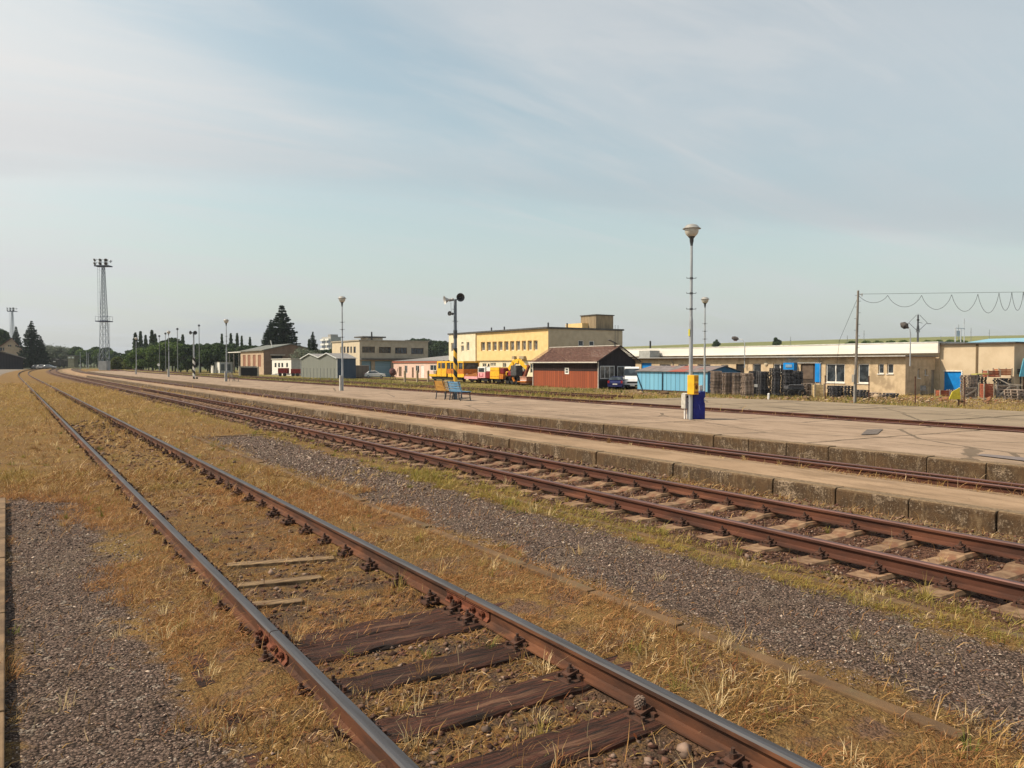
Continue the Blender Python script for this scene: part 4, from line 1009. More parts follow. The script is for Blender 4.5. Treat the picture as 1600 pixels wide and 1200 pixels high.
mb = MB(); zr = zX(1560, 528.5, XC+12); mb.quad((XC+6, yr, zt+.15), (XC+6, yc0-14, zt+.15), (XC+13, yc0-14, zr), (XC+13, yr, zr)); mb.quad((XC+13, yr, zr), (XC+13, yc0-14, zr), (XC+20, yc0-14, zt+.15), (XC+20, yr, zt+.15)); mb.quad((XC+6, yr, zt+.14), (XC+13, yr, zr), (XC+20, yr, zt+.14))
mb.build('blue_roof', planks('roof_blue_sheet', (.20, .42, .55), (.26, .48, .60), .35, 'Y', .5, .1, .6), th, world=True)
mb = MB(); q = atd(1518.5, 84); 
for dx in (-.55, .55): mb.box(XC+8+dx-.04, XC+8+dx+.04, yr+.6, yr+.68, zt+.1, zt+1.9)
mb.box(XC+7.6, XC+8.2, yr+.55, yr+.66, zt+1.0, zt+1.6); mb.bar((XC+7.4, yr+.6, zt+1.85), (XC+9.2, yr+.6, zt+1.85), .06); mb.bar((XC+9.15, yr+.6, zt+.1), (XC+9.15, yr+.6, zt+2.9), .06); mb.build('roof_frame', galv, th, world=True)
# ---- yellow two-storey block
XY = 70.4+.0; yy0 = atd(856, 120).y; yy1 = yX(703, XY)
zT = zX(856, 513.5, XY)
FY = Fac('x', XY, yy1, ZY)
yb = thing('office_building', 'two storey yellow building with a row of upper windows behind the yellow rail vehicles', 'building', (XY, yy0, ZY))
uj = FY.U(744.5)
Hy = zT-ZY
up = []; n_ = 11; xs_px = np.linspace(740.5, 841, n_+1)
for i in range(n_): up.append(FY.H(xs_px[i]+1.6, xs_px[i+1]-1.0, 534.6-(i*.28), 548.5-(i*.1)))
mbw = MB(); zb = FY.Zr(745, 563.5)
uplist = [(a-uj, b_-uj, c-zb, d-zb) for a, b_, c, d in up if a > uj+.1]
wallpanel(mbw, FY.P+UX*uj+Vector((0, 0, zb)), UX, NX, (yy1-yy0)-uj, Hy-zb, uplist, .35)
mbw.build('upper_wall', ochr, yb, world=True)
lows = [FY.H(a, b_, c, d) for a, b_, c, d in ((707, 711, 567, 588), (722, 733.5, 567.5, 580), (741, 745.2, 567, 581), (752, 758, 567.5, 578), (764, 773, 567, 572), (783.5, 789, 567, 580), (811, 819, 567, 586), (826, 833, 567.5, 583))]
mb = MB(); lw = [q for q in lows if q[0] > uj]
wallpanel(mb, FY.P+UX*uj+NX*-.25, UX, NX, (yy1-yy0)-uj, zb-.01, [(a-uj, b_-uj, c, d) for a, b_, c, d in lw], .15)
mb.build('lower_wall', cream, yb, world=True)
left = [FY.H(706.5, 711.5, 536, 549), FY.H(722.5, 726, 534.5, 538), FY.H(722, 726.5, 540, 549), FY.H(730.5, 735, 534.5, 548)]
leftall = left+[q for q in lows if q[1] < uj]
mb = MB(); PL = FY.P+NX*.22
wallpanel(mb, PL, UX, NX, uj, Hy+.02, leftall, .2); mb.quad(PL, PL-NX*.3, PL-NX*.3+Vector((0, 0, Hy)), PL+Vector((0, 0, Hy)))
c_ = PL+UX*uj; mb.quad(c_, c_-NX*.5, c_-NX*.5+Vector((0, 0, Hy)), c_+Vector((0, 0, Hy)))
mb.quad((XY, yy1, ZY), (XY+12.5, yy1, ZY), (XY+12.5, yy1, zT), (XY, yy1, zT)); mb.build('stair_wall', cream, yb, world=True)
F2 = Fac('y', yy0, XY, ZY); ge_ = [F2.H(903.5, 912, 531.5, 541), F2.H(920.5, 928.5, 532.5, 541)]
mb = MB(); Wg = xY(972.5, yy0)-XY; wallpanel(mb, F2.P, UY, NY, Wg, Hy, ge_, .15); mb.quad((XY+Wg, yy0, ZY), (XY+Wg, yy1, ZY), (XY+Wg, yy1, zT), (XY+Wg, yy0, zT)); mb.build('gable_wall', M('end_render_shaded', (.44, .37, .27), (.38, .32, .23), 1, .95), yb, world=True)  # end wall faces away from the sun, its shade painted into the render
mb = MB(); mb.box(XY-.35, XY+Wg+.2, yy0-.2, yy1+.3, zT+.02, zT+.28); mb.build('roof', roofd, yb, world=True)
wf = M('cream_frame', (.66, .60, .46))
for i, q in enumerate(up):
    if q[0] > uj+.1: window(yb, FY.P, UX, NX, q, .33, 1, 0, wf, glassb, .16)
    
for i, q in enumerate(lw): window(yb, FY.P+NX*-.25, UX, NX, q, .14, 2, 1, wf, glassd, .1)
for q in leftall: window(yb, PL, UX, NX, q, .18, 1, 0 if q in left else 1, wf, glassb, .12)
for q in ge_: window(yb, F2.P, UY, NY, q, .14, 1, 0, white, glassd, .12)
mb = MB(); ph_x0 = xY(931, yy0+1.5); ph_x1 = xY(958, yy0+1.5); mb.box(ph_x0, ph_x1, yy0+1.5, yy0+5.5, zT+.28, zY(945, 493, yy0+1.5)); mb.build('penthouse', M('penthouse_render', (.30, .23, .145), (.21, .16, .10), 1.5, .95, st=(2, 2, .3)), yb, world=True)
mb = MB(); mb.box(ph_x0-.15, ph_x1+.15, yy0+1.35, yy0+5.6, zY(945, 493, yy0+1.5)+.003, zY(945, 493, yy0+1.5)+.15); mb.build('penthouse_roof', roofd, yb, world=True)
mb = MB(); mb.box(ph_x0-1.3, ph_x0-.003, yy0+3.5, yy0+8, zT+.28, zY(920, 506, yy0+5)); mb.build('penthouse_annex', ochr, yb, world=True)
for px in (768, 788, 856.5, 886):
    mb = MB()
    if px < 856: mb.tube((XY+1.5, yX(px, XY+1.5), zT+.2), (XY+1.5, yX(px, XY+1.5), zT+.95), .13, n=8)
    else: mb.tube((xY(px, yy0+1), yy0+1, zT+.2), (xY(px, yy0+1), yy0+1, zT+1.0), .13, n=8)
    mb.build('roof_vent', galvd, yb, world=True)
mb = MB()
for px in (961, 965.5): x_ = xY(px, yy0-.25); mb.tube((x_, yy0-.25, zT-3.2), (x_, yy0-.25, zT+.9), .035, n=6)
mb.build('antenna', galvd, yb, world=True)
for a, b_ in ((803.5, 807), (815, 822)): mb = MB(); obox(mb, FY.P, UX, NX, FY.U(a), FY.U(b_), FY.Zr(a, 561), FY.Zr(a, 556.5), .02, .5); mb.build('wall_unit', MATS.get('unit_beige') or M('unit_beige', (.40, .33, .22), (.28, .22, .14), 8), yb, world=True)
# ---- red brown timber shed with tiled roof
XS = 57.6; ys0 = yX(935, XS); ys1 = yX(833.5, XS)
sh = thing('wooden_shed', 'red brown plank shed with a mossy tiled gable roof and dark window gable', 'shed', (XS, ys0, ZY))
F3 = Fac('x', XS, ys1, ZY); zev = zX(935, 564.5, XS)
hw = F3.H(882.5, 889, 574.5, 584.5); Ls = ys1-ys0
redp = planks('red_planks', (.33, .085, .035), (.19, .05, .025), .42, 'Y', .75, .06, .35); shadowp = planks('eave_shadow_planks', (.022, .012, .012), (.034, .018, .017), .5, 'Y', .85, .06, .5)
zsp = F3.Zr(880, 579.5)
mb = MB(); wallpanel(mb, F3.P, UX, NX, Ls, zsp, [(hw[0], hw[1], hw[2], zsp)], .12); mb.build('plank_wall', redp, sh, world=True)
mb = MB(); wallpanel(mb, F3.P+Vector((0, 0, zsp))+NX*.01, UX, NX, Ls, zev-ZY-zsp, [(hw[0], hw[1], 0, hw[3]-zsp)], .12); mb.build('upper_wall', shadowp, sh, world=True)  # eave shadow on the red wall, painted as a near-black upper strip
window(sh, F3.P, UX, NX, hw, .06, 1, 1, white, glassd, .16)
x1s = xY(993, ys0); xr = xY(966, ys0); zr_ = zY(966, 540.5, ys0)
F4 = Fac('y', ys0, XS, ZY)
g1 = F4.H(937.5, 960.5, 571.5, 592); g2_ = F4.H(964.5, 986, 572, 592)
mb = MB(); wallpanel(mb, F4.P, UY, NY, x1s-XS, zev-ZY, [g1, g2_], .1); mb.quad((XS, ys0, zev), (x1s, ys0, zev), (xr, ys0, zr_-.1)); mb.quad((XS, ys1, ZY), (x1s, ys1, ZY), (x1s, ys1, zev), (xr, ys1, zr_-.1), (XS, ys1, zev)); mb.quad((x1s, ys0, ZY), (x1s, ys1, ZY), (x1s, ys1, zev), (x1s, ys0, zev))
mb.build('gable_wall', planks('gable_planks', (.020, .016, .018), (.030, .024, .026), .6, 'X', .85, .04, .5), sh, world=True)
fg = M('frame_greywhite', (.55, .55, .54))
window(sh, F4.P, UY, NY, g1, .08, 3, 0, fg, glassb, .1); window(sh, F4.P, UY, NY, g2_, .08, 2, 0, fg, glassb, .1)
tl = MB(); ov = .55; dxe = xr-(XS-ov); zeo = zev-.12; slope = (zr_-zeo)/dxe
nr = 14; nc = 60
for side in (0, 1):
    for r in range(nr):
        for c in range(nc):
            f0, f1 = r/nr, (r+1)/nr
            if side == 0: xa, xb = (XS-ov)+dxe*f0, (XS-ov)+dxe*f1
            else: xa, xb = xr+(x1s+ov-xr)*(1-f0), xr+(x1s+ov-xr)*(1-f1)
            za, zb_ = zeo+(zr_-zeo)*f0, zeo+(zr_-zeo)*f1
            yA = ys0-.4+(Ls+.8)*c/nc; yB = ys0-.4+(Ls+.8)*(c+1)/nc; j = random.uniform(0, .025)
            tl.quad((xa, yA, za+.07+j), (xa, yB, za+.07), (xb, yB, zb_+.03), (xb, yA, zb_+.03+j)); 
tl.build('roof', M('mossy_tiles', (.19, .085, .065), (.085, .05, .042), 9, .95, .6, bscale=30, c3=(.30, .19, .14), s3=5), sh, world=True)
mb = MB(); mb.bar((XS-ov, ys0-.42, zeo), (XS-ov, ys1+.42, zeo), .08, .13); mb.bar((XS-.04, ys0-.03, ZY), (XS-.04, ys0-.03, zev), .09); mb.bar((XS-.04, ys1+.03, ZY), (XS-.04, ys1+.03, zev), .09)
mb.bar((xr-.06, ys0-.4, zr_+.06), (xr-.06, ys1+.4, zr_+.06), .2, .08); mb.build('trim', M('trim_white', (.60, .56, .50)), sh, world=True)
mb = MB(); mb.bar((XS-ov, ys0-.43, zeo+.03), (xr, ys0-.43, zr_+.0), .05, .14); mb.bar((xr, ys0-.43, zr_), (x1s+ov, ys0-.43, zeo+.03), .05, .14); mb.bar((x1s+ov-.1, ys0-.3, zeo-.05), (x1s+ov-.1, ys0+4, zeo-.05), .1, .1); mb.build('barge_board', M('barge_dark', (.05, .035, .03)), sh, world=True)
mb = MB(); pA = Vector((xY(951, ys0+.6), ys0+.6, zY(951, 531, ys0+.6))); pB = Vector((xY(963, ys0+.6), ys0+.6, zY(963, 537, ys0+.6))); mb.bar(pA, pB, .35, .07); mb.tube((pA+pB)/2+Vector((.3, 0, 0)), (pA+pB)/2+Vector((.3, 0, -1.0)), .035); mb.build('solar_panel', galvd, sh, world=True)
# ---- light blue corrugated shed
XL = 57.0; yl0 = yX(1106, XL); yl1 = yX(996, XL)
bs = thing('metal_shed', 'light blue board shed with a rusty low roof, behind the ticket machine', 'shed', (XL, yl0, ZY))
zl = zX(1050, 579.5, XL); bluep = planks('light_blue_boards', (.20, .46, .62), (.13, .34, .50), .62, 'Y', .6, .05, .25)
mb = MB(); mb.quad((XL, yl1, ZY), (XL, yl0, ZY), (XL, yl0, zl), (XL, yl1, zl)); mb.build('board_wall', bluep, bs, world=True)
xg1 = xY(1157, yl0); xgr = xY(1131, yl0); zgr = zY(1131, 572.5, yl0)
mb = MB(); mb.quad((XL, yl0, ZY), (xg1, yl0, ZY), (xg1, yl0, zl), (xgr, yl0, zgr), (XL, yl0, zl)); mb.quad((XL, yl1, ZY), (xg1, yl1, ZY), (xg1, yl1, zl), (xgr, yl1, zgr), (XL, yl1, zl)); mb.quad((xg1, yl0, ZY), (xg1, yl1, ZY), (xg1, yl1, zl), (xg1, yl0, zl)); mb.build('gable_wall', M('shaded_blue_sheet', (.035, .14, .26), (.025, .10, .19), 2, .6), bs, world=True)  # gable on the shaded side, shade painted in as a darker blue
mb = MB()
for a, b_, c, d in ((XL-.2, zl-.03, xgr, zgr+.06), (xg1+.2, zl-.03, xgr, zgr+.06)):
    mb.quad((a, yl0-.15, b_), (a, yl1+.15, b_), (c, yl1+.15, d), (c, yl0-.15, d)); mb.quad((a, yl0-.15, b_-.06), (a, yl1+.15, b_-.06), (a, yl1+.15, b_), (a, yl0-.15, b_)); mb.quad((a, yl0-.15, b_-.06), (c, yl0-.15, d-.06), (c, yl0-.15, d), (a, yl0-.15, b_))
mb.build('roof', M('roof_patched_rust', (.20, .17, .165), (.13, .11, .105), 1.6, .8, .2, c3=(.30, .085, .06), s3=.35), bs, world=True)
mb = MB(); mb.bar((XL-.05, yX(996, XL), ZY+1.7), (XL-.12, yX(1005.5, XL), ZY+.05), .09); mb.bar((XL-.05, yX(1035.7, XL), ZY), (XL-.05, yX(1035.7, XL), zl-.2), .12, .1); mb.build('brace', M('brace_dark', (.03, .07, .10)), bs, world=True)
mb = MB(); mb.bar((XL-.05, yl0+.05, ZY+.1), (XL-.05, yl1-.05, ZY+.1), .1, .18); mb.build('base_beam', darkiron, bs, world=True)
# ---- pink low building
XP_ = 59.0+.9; 
XPk = XY-.5; F5 = Fac('x', XPk, yX(615, XPk), ZY); ypk0 = yy1+.02
pk = thing('low_house', 'long low pink building with a sloping grey roof left of the yellow block', 'building', (XPk, ypk0, ZY))
zpk = zX(640, 565, XPk)
oh = [F5.H(a, b_, c, d) for a, b_, c, d in ((623, 627.5, 573, 588), (632, 636.5, 571, 583), (643.5, 646.5, 574, 590), (649.5, 655, 571, 583), (657.5, 662.5, 571, 590), (672, 682, 570, 579))]
mb = MB(); Lp = yX(615, XPk)-ypk0; wallpanel(mb, F5.P, UX, NX, Lp, zpk-ZY, oh, .12); closed(mb, XPk, XPk+10, ypk0, ypk0+Lp, ZY, zpk, 'w'); mb.build('wall', M('pale_pink_render', (.68, .48, .40), (.60, .42, .35), 1, .9), pk, world=True)
mb = MB(); mb.bar((XPk-.12, ypk0-.2, zpk-.05), (XPk-.12, ypk0+Lp+.2, zpk-.05), .2, .34); mb.build('fascia', M('fascia_red', (.40, .13, .08)), pk, world=True)
zrk = zX(690, 552.5, XPk+6)
mb = MB(); yq = yX(641, XPk+1)
mb.quad((XPk-.3, ypk0-.25, zpk+.13), (XPk-.3, ypk0+Lp+.25, zpk+.13), (XPk+6, ypk0+Lp+.25, zpk+.7), (XPk+6, ypk0-.25, zrk)); mb.quad((XPk+6, ypk0-.25, zrk), (XPk+6, ypk0+Lp+.25, zpk+.7), (XPk+10.3, ypk0+Lp+.25, zpk+.13), (XPk+10.3, ypk0-.25, zpk+.13)); mb.build('roof', roofg, pk, world=True)
for i, q in enumerate(oh):
    if i in (0, 2, 4): door(pk, F5.P, UX, NX, q, white if i == 4 else M('door_brown', (.14, .09, .06)) if i == 0 else MATS['door_brown'], t=.1)
    else: window(pk, F5.P, UX, NX, q, .1, 2, 0, white, glassd, .08)
# ---- beige office block with garages
ck = gnd(562, 588.5, ZY); XO = ck.x; YO = ck.y
dO = 166.0; ck = atd(562, dO, ZY); XO, YO = ck.x, ck.y
F6 = Fac('x', XO, yX(519, XO), ZY); F7 = Fac('y', YO, XO, ZY); zo = zY(562, 532.5, YO)
ob = thing('office_building', 'two storey beige block with flat roof and light blue garage doors', 'building', (XO, YO, ZY))
lo = [F6.H(a, b_, 541.5, 551.5) for a, b_ in ((532, 534.5), (537, 540), (542, 545.5), (547.5, 550), (552.5, 556))]
mb = MB(); Lo = yX(519, XO)-YO; wallpanel(mb, F6.P, UX, NX, Lo, zo-ZY, lo, .2); mb.build('side_wall', M('beige_render_lit', (.56, .47, .34), (.50, .42, .30), 1, .9), ob, world=True)  # sunlit side of the same block, light painted in as a paler tone
Wo = xY(669, YO)-XO
up_ = [F7.H(a, b_, c, c+9.6) for a, b_, c in ((566, 586, 541.5), (592, 611, 542.2), (617.5, 636, 543), (642.5, 662, 543.8))]
dn = [(F7.U(a), F7.U(b_), .02, F7.Zr(a, 564)) for a, b_ in ((565, 580), (586, 611), (617, 640), (645, 662))]
mb = MB(); wallpanel(mb, F7.P, UY, NY, Wo, zo-ZY, up_+dn, .35); closed(mb, XO, XO+Wo, YO, YO+Lo, ZY, zo, 'ws'); mb.build('front_wall', beige_shaded, ob, world=True)
for q in lo: window(ob, F6.P, UX, NX, q, .18, 1, 0, M('bronze_frame', (.10, .07, .05)) if 'bronze_frame' not in MATS else MATS['bronze_frame'], glassd, .1)
for q in up_: window(ob, F7.P, UY, NY, q, .25, 4, 0, MATS['bronze_frame'], glassd, .12)
gdm = planks('garage_blue', (.22, .36, .44), (.18, .30, .38), .5, 'Z', .5, .05, .7)
for q in dn: door(ob, F7.P, UY, NY, q, gdm, 'garage_door', t=.3)
mb = MB(); obox(mb, F7.P, UY, NY, 0, Wo, F7.Zr(600, 562.3), F7.Zr(600, 560), .003, 1.0); mb.build('canopy', roofd, ob, world=True)
mb = MB(); mb.box(XO-.2, XO+Wo+.2, YO-.2, YO+Lo+.2, zo+.003, zo+.25); mb.build('roof', M('roof_trim_beige', (.36, .31, .24)), ob, world=True)
mb = MB(); xa, xb = xY(569, YO+8), xY(600, YO+8); z1 = zY(585, 527.8, YO+8); mb.box(xa+.8, xb-.3, YO+8, YO+12, zo+.25, z1); mb.build('roof_house', M('roof_house_cream', (.60, .55, .45)), ob, world=True)
mb = MB(); mb.box(xa-.6, xb+.3, YO+7.5, YO+12.5, z1+.003, z1+.3); mb.build('roof_house_roof', roofd, ob, world=True)
mb = MB(); xq = xY(581, YO+7); mb.tube((xq, YO+7, zo), (xq, YO+7, zY(581, 518.5, YO+7)), .22, .15, 10); mb.build('chimney_pipe', black, ob, world=True)
# ---- twin-gabled corrugated garages
XG = 54.0; yg0 = yX(527, XG); yg1 = yX(471, XG); zg = zX(500, 560, XG); zgp = zX(500, 552.5, XG)
ga = thing('garage', 'grey sheet metal garage with two low gables and a dark blue side', 'garage', (XG, yg0, ZY))
Lg = yg1-yg0; yt1 = yg1-Lg*.0; mid = yX(499, XG)
mb = MB(); 
mb.quad((XG, yg1, ZY), (XG, yg0, ZY), (XG, yg0, zg), (XG, (yg0+mid)/2+.3, zgp), (XG, mid, zg+.15), (XG, (yg1+mid)/2, zgp), (XG, yg1, zg)); mb.build('front_wall', planks('grey_sheet', (.185, .195, .175), (.15, .16, .145), .55, 'Y', .6, .04, .7), ga, world=True)
x2 = xY(556, yg0)
mb = MB(); mb.quad((XG, yg0, ZY), (x2, yg0, ZY), (x2, yg0, zg), (XG, yg0, zg)); mb.quad((XG, yg1, ZY), (x2, yg1, ZY), (x2, yg1, zg), (XG, yg1, zg)); mb.quad((x2, yg0, ZY), (x2, yg1, ZY), (x2, yg1, zg), (x2, yg0, zg)); mb.build('side_wall', planks('navy_sheet', (.045, .075, .125), (.035, .06, .10), .5, 'X', .6, .05, .7), ga, world=True)
rf = MB(); tr = MB()
prof = [(yg0-.25, zg-.06), ((yg0+mid)/2+.3, zgp+.05), (mid, zg+.17), ((yg1+mid)/2, zgp+.05), (yg1+.25, zg-.06)]
for (a, za), (b_, zb_) in zip(prof[:-1], prof[1:]):
    rf.quad((XG-.25, a, za), (x2+.3, a, za), (x2+.3, b_, zb_), (XG-.25, b_, zb_)); tr.bar((XG-.28, a, za), (XG-.28, b_, zb_), .06, .2)
tr.bar((XG-.03, yg0-.02, ZY), (XG-.03, yg0-.02, zg), .14); tr.bar((XG-.03, yg1, ZY), (XG-.03, yg1, zg), .14)
rf.build('roof', roofg, ga, world=True); tr.build('trim', M('trim_pale', (.50, .52, .52)), ga, world=True)
# ---- brick depot
ck = atd(412, 205, ZY); XD, YD = ck.x, ck.y
F8 = Fac('x', XD, yX(376, XD), ZY); zd = zX(412, 546, XD)
de = thing('brick_depot', 'old brown brick depot with tall panels on its sunlit side, under the big spruce', 'building', (XD, YD, ZY))
Ld = yX(376, XD)-YD
pl = [F8.H(a, b_, 554.5, 573) for a, b_ in ((379.5, 384), (387, 391.5), (395, 399.5), (403, 408))]
mb = MB(); wallpanel(mb, F8.P, UX, NX, Ld, zd-ZY, pl, .25); mb.build('side_wall', M('depot_render', (.46, .34, .24), (.38, .28, .195), 1.2, .95), de, world=True)
for q in pl: door(de, F8.P, UX, NX, q, brick2, 'brick_panel', t=.22, d1=.12)
WD = 2*(xY(455, YD)-XD); F9 = Fac('y', YD, XD, ZY); zpd = zY(455, 537.5, YD)
dr = (F9.U(424), F9.U(442), .02, F9.Zr(433, 556)); 
mb = MB(); wallpanel(mb, F9.P, UY, NY, WD, zd-ZY, [dr], .4); mb.quad((XD, YD, zd), (XD+WD, YD, zd), (XD+WD/2, YD, zpd)); closed(mb, XD, XD+WD, YD, YD+Ld, ZY, zd, 'ws'); mb.quad((XD, YD+Ld, zd), (XD+WD, YD+Ld, zd), (XD+WD/2, YD+Ld, zpd)); mb.build('gable_wall', brick1, de, world=True)
door(de, F9.P, UY, NY, dr, black, t=.38)
mb = MB(); obox(mb, F9.P, UY, NY, dr[0]-.3, dr[1]+.5, dr[3]+.1, dr[3]+.35, .003, .5); mb.build('lintel', M('lintel_pale', (.42, .38, .32)), de, world=True)
mb = MB()
for a, c in ((XD-.5, XD+WD/2), (XD+WD+.5, XD+WD/2)):
    za = zd-.15; mb.quad((a, YD-.3, za), (a, YD+Ld+.3, za), (c, YD+Ld+.3, zpd+.12), (c, YD-.3, zpd+.12)); mb.quad((a, YD-.3, za-.2), (a, YD+Ld+.3, za-.2), (a, YD+Ld+.3, za), (a, YD-.3, za)); mb.quad((a, YD-.3, za-.2), (c, YD-.3, zpd-.1), (c, YD-.3, zpd+.12), (a, YD-.3, za))
mb.build('roof', M('depot_roof', (.16, .17, .155), (.11, .115, .10), 1, .8), de, world=True)
mb = MB(); mb.tube((XD+3, YD+2, zd), (xY(423, YD+2), YD+2, zY(423, 532, YD+2)), .15, n=8); mb.build('chimney_pipe', white, de, world=True)
# canopy left of depot
y0c, y1c = YD+Ld+.3, yX(355, XD)
cn = thing('canopy_roof', 'open canopy with a thin white roof on posts left of the brick depot', 'canopy', (XD+1, y0c, ZY))
zc_ = zX(365, 551, XD); mb = MB(); mb.box(XD+.2, XD+6, y0c, y1c, zc_, zc_+.25); mb.build('roof', white, cn, world=True)
for yq in (y0c+4, (y0c+y1c)/2+2, y1c-.5): 
    for xq in (XD+.5,): mb = MB(); mb.box(xq, xq+.25, yq, yq+.25, ZY, zc_); mb.build('post', M('post_grey', (.20, .19, .17)) if 'post_grey' not in MATS else MATS['post_grey'], cn, world=True)
# ---- white small building
XWb = 54.5; yw0 = atd(455, 190).y; ck = atd(455, 188, ZY); XWb, yw0 = ck.x, ck.y; zw = zX(440, 561.5, XWb); Fw = Fac('x', XWb, yX(425, XWb), ZY)
wb = thing('small_building', 'small white flat roofed building with four little windows before the brick depot', 'building', (XWb, yw0, ZY))
ww = [Fw.H(a, a+3, 567, 574) for a in (429, 434.5, 439.5, 447)]
mb = MB(); Lw = yX(425, XWb)-yw0; wallpanel(mb, Fw.P, UX, NX, Lw, zw-ZY, ww, .15); mb.build('front_wall', white, wb, world=True)
x2 = xY(471, yw0); mb = MB(); closed(mb, XWb, x2, yw0, yw0+Lw, ZY, zw, 'w'); mb.build('side_wall', M('side_grey', (.42, .43, .42)), wb, world=True)
mb = MB(); mb.box(XWb-.2, x2+.2, yw0-.2, yw0+Lw+.2, zw+.003, zw+.2); mb.build('roof', M('roof_white_trim', (.5, .48, .44)), wb, world=True)
for q in ww: window(wb, Fw.P, UX, NX, q, .12, 1, 0, M('tiny_frame', (.3, .26, .22)) if 'tiny_frame' not in MATS else MATS['tiny_frame'], glassd, .08)
# ---- white containers far left, dark bin, rusty container
def cabinbox(name, label, cat, px0, px1, pxr, d, pytop, m1, m2, z0=ZY, doors=()):
    """box: -X face spans px0..px1, -Y face px1..pxr ; corner at distance d"""
    c = atd(px1, d, z0); t = thing(name, label, cat, c); y1 = yX(px0, c.x); x1 = xY(pxr, c.y); zt_ = zX(px1, pytop, c.x)
    mb = MB(); mb.quad((c.x, c.y, z0), (c.x, y1, z0), (c.x, y1, zt_), (c.x, c.y, zt_)); mb.quad((c.x, y1, z0), (x1, y1, z0), (x1, y1, zt_), (c.x, y1, zt_)); mb.build('front_wall', m1, t, world=True)
    mb = MB(); mb.quad((c.x, c.y, z0), (x1, c.y, z0), (x1, c.y, zt_), (c.x, c.y, zt_)); mb.quad((x1, c.y, z0), (x1, y1, z0), (x1, y1, zt_), (x1, c.y, zt_)); mb.build('side_wall', m2, t, world=True)
    mb = MB(); mb.box(c.x-.06, x1+.06, c.y-.06, y1+.06, zt_+.003, zt_+.09); mb.build('roof', MATS.get('box_roof') or M('box_roof', (.40, .38, .34)), t, world=True)
    for a, b_, p0, p1 in doors:
        mb = MB(); f = Fac('y', c.y, c.x, z0); obox(mb, f.P, UY, NY, f.U(a), f.U(b_), max(.05, f.Zr(a, p0)), f.Zr(a, p1), .004, .05); mb.build('shutter', MATS.get('shutter_dark') or M('shutter_dark', (.10, .12, .14)), t, world=True)
    return t
cabinbox('portable_cabin', 'white portable cabin with grey end and dark shutters at the edge of the trees', 'cabin', 333.5, 343, 363.5, 235, 566, white, M('cabin_grey', (.42, .46, .48)), doors=((345, 350.5, 579, 569), (353, 360, 579, 569)))
cabinbox('portable_cabin', 'low white hut left of the portable cabin with dark shutters', 'hut', 329.5, 332, 334, 236, 571.5, white, white)
co = cabinbox('shipping_container', 'rust streaked orange container with grey brown end left of the beige block', 'container', 537, 553, 576.5, 160, 571.5, M('rusty_orange', (.42, .17, .05), (.24, .085, .03), 1.2, .8, .2, st=(1, 1, .3), c3=(.50, .30, .16), s3=.8), planks('container_end', (.20, .17, .14), (.15, .125, .105), .9, 'X', .7, .05, .5), doors=())
c = atd(376.5, 118, -.05); bn = thing('coal_bunker', 'black open fronted concrete bunker on the grass left of the depot', 'bunker', c, -TH*.35)
mb = MB(); mb.box(0, 2.35, 0, 1.4, .05, 1.35); mb.build('dark_fill', black, bn)
mb = MB(); mb.box(-.28, -.005, -.1, 1.4, 0, 1.55); mb.box(2.355, 2.6, -.1, 1.4, 0, 1.5); mb.box(0, 2.35, 1.405, 1.6, 0, 1.6)
for i in range(9): mb.box(.05+i*.25, .27+i*.25, .1, 1.3, 1.352, 1.45+random.uniform(0, .1))
mb.build('rim', M('rim_pale', (.42, .37, .30), (.3, .26, .2), 6), bn)
# ---- far left: station house, dark goods shed, signal box, flats
c = atd(38.5, 300, .0); hs = thing('station_house', 'beige gabled house with a red tiled roof beside the dark spruce at far left', 'house', c)
XH, YH = c.x, c.y; x0h = xY(-14, YH); xm = xY(19, YH); zeh = zY(38, 551, YH); zph = zY(19, 528.5, YH)
FH = Fac('y', YH, x0h, 0); x1h = xY(38.5, YH)
hq = [FH.H(a, a+2.2, 539, 541.5) for a in (13, 16, 24.5, 28)]+[FH.H(0, 4, 543, 548)]+[FH.H(5, 7, 543, 548)]
zwl = zY(10, 546, YH)
mb = MB(); 
wallpanel(mb, FH.P, UY, NY, x1h-x0h, zeh, [q for q in hq if q[3] < zeh-.1], .2); mb.quad((x0h, YH, zeh), (x1h, YH, zeh), (xm+(x1h-xm)*.02, YH, zph)); mb.quad((x1h, YH, 0), (x1h, YH+14, 0), (x1h, YH+14, zeh), (x1h, YH, zeh)); mb.build('wall', M('house_render', (.50, .38, .26), (.44, .33, .22), 1, .9), hs, world=True)
for q in [q for q in hq if q[3] < zeh-.1]: window(hs, FH.P, UY, NY, q, .18, 1, 0, white, glassd, .08)
mb = MB()
for q in [q for q in hq if q[3] >= zeh-.1]: obox(mb, FH.P, UY, NY, *q, .003, .05)
mb.build('gable_window', glassd, hs, world=True)
mb = MB(); mb.quad((x1h+.6, YH-.5, zeh-.4), (x1h+.6, YH+14.5, zeh-.4), (xm, YH+14.5, zph+.2), (xm, YH-.5, zph+.2)); mb.quad((x0h-.6, YH-.5, zeh-.4), (x0h-.6, YH+14.5, zeh-.4), (xm, YH+14.5, zph+.2), (xm, YH-.5, zph+.2)); mb.quad((x1h+.6, YH-.5, zeh-.8), (xm, YH-.5, zph-.2), (xm, YH-.5, zph+.2), (x1h+.6, YH-.5, zeh-.4)); mb.quad((x0h-.6, YH-.5, zeh-.8), (xm, YH-.5, zph-.2), (xm, YH-.5, zph+.2), (x0h-.6, YH-.5, zeh-.4)); mb.build('roof', roofred, hs, world=True)
c = atd(36.5, 265, 0); gs = thing('goods_shed', 'long black weathered shed with a shallow pale roof edge at far left', 'shed', c); Xs, Ys = c.x, c.y
x0 = xY(-30, Ys); zt1 = zY(36, 559.5, Ys); zt2 = zY(0, 549.5, Ys)
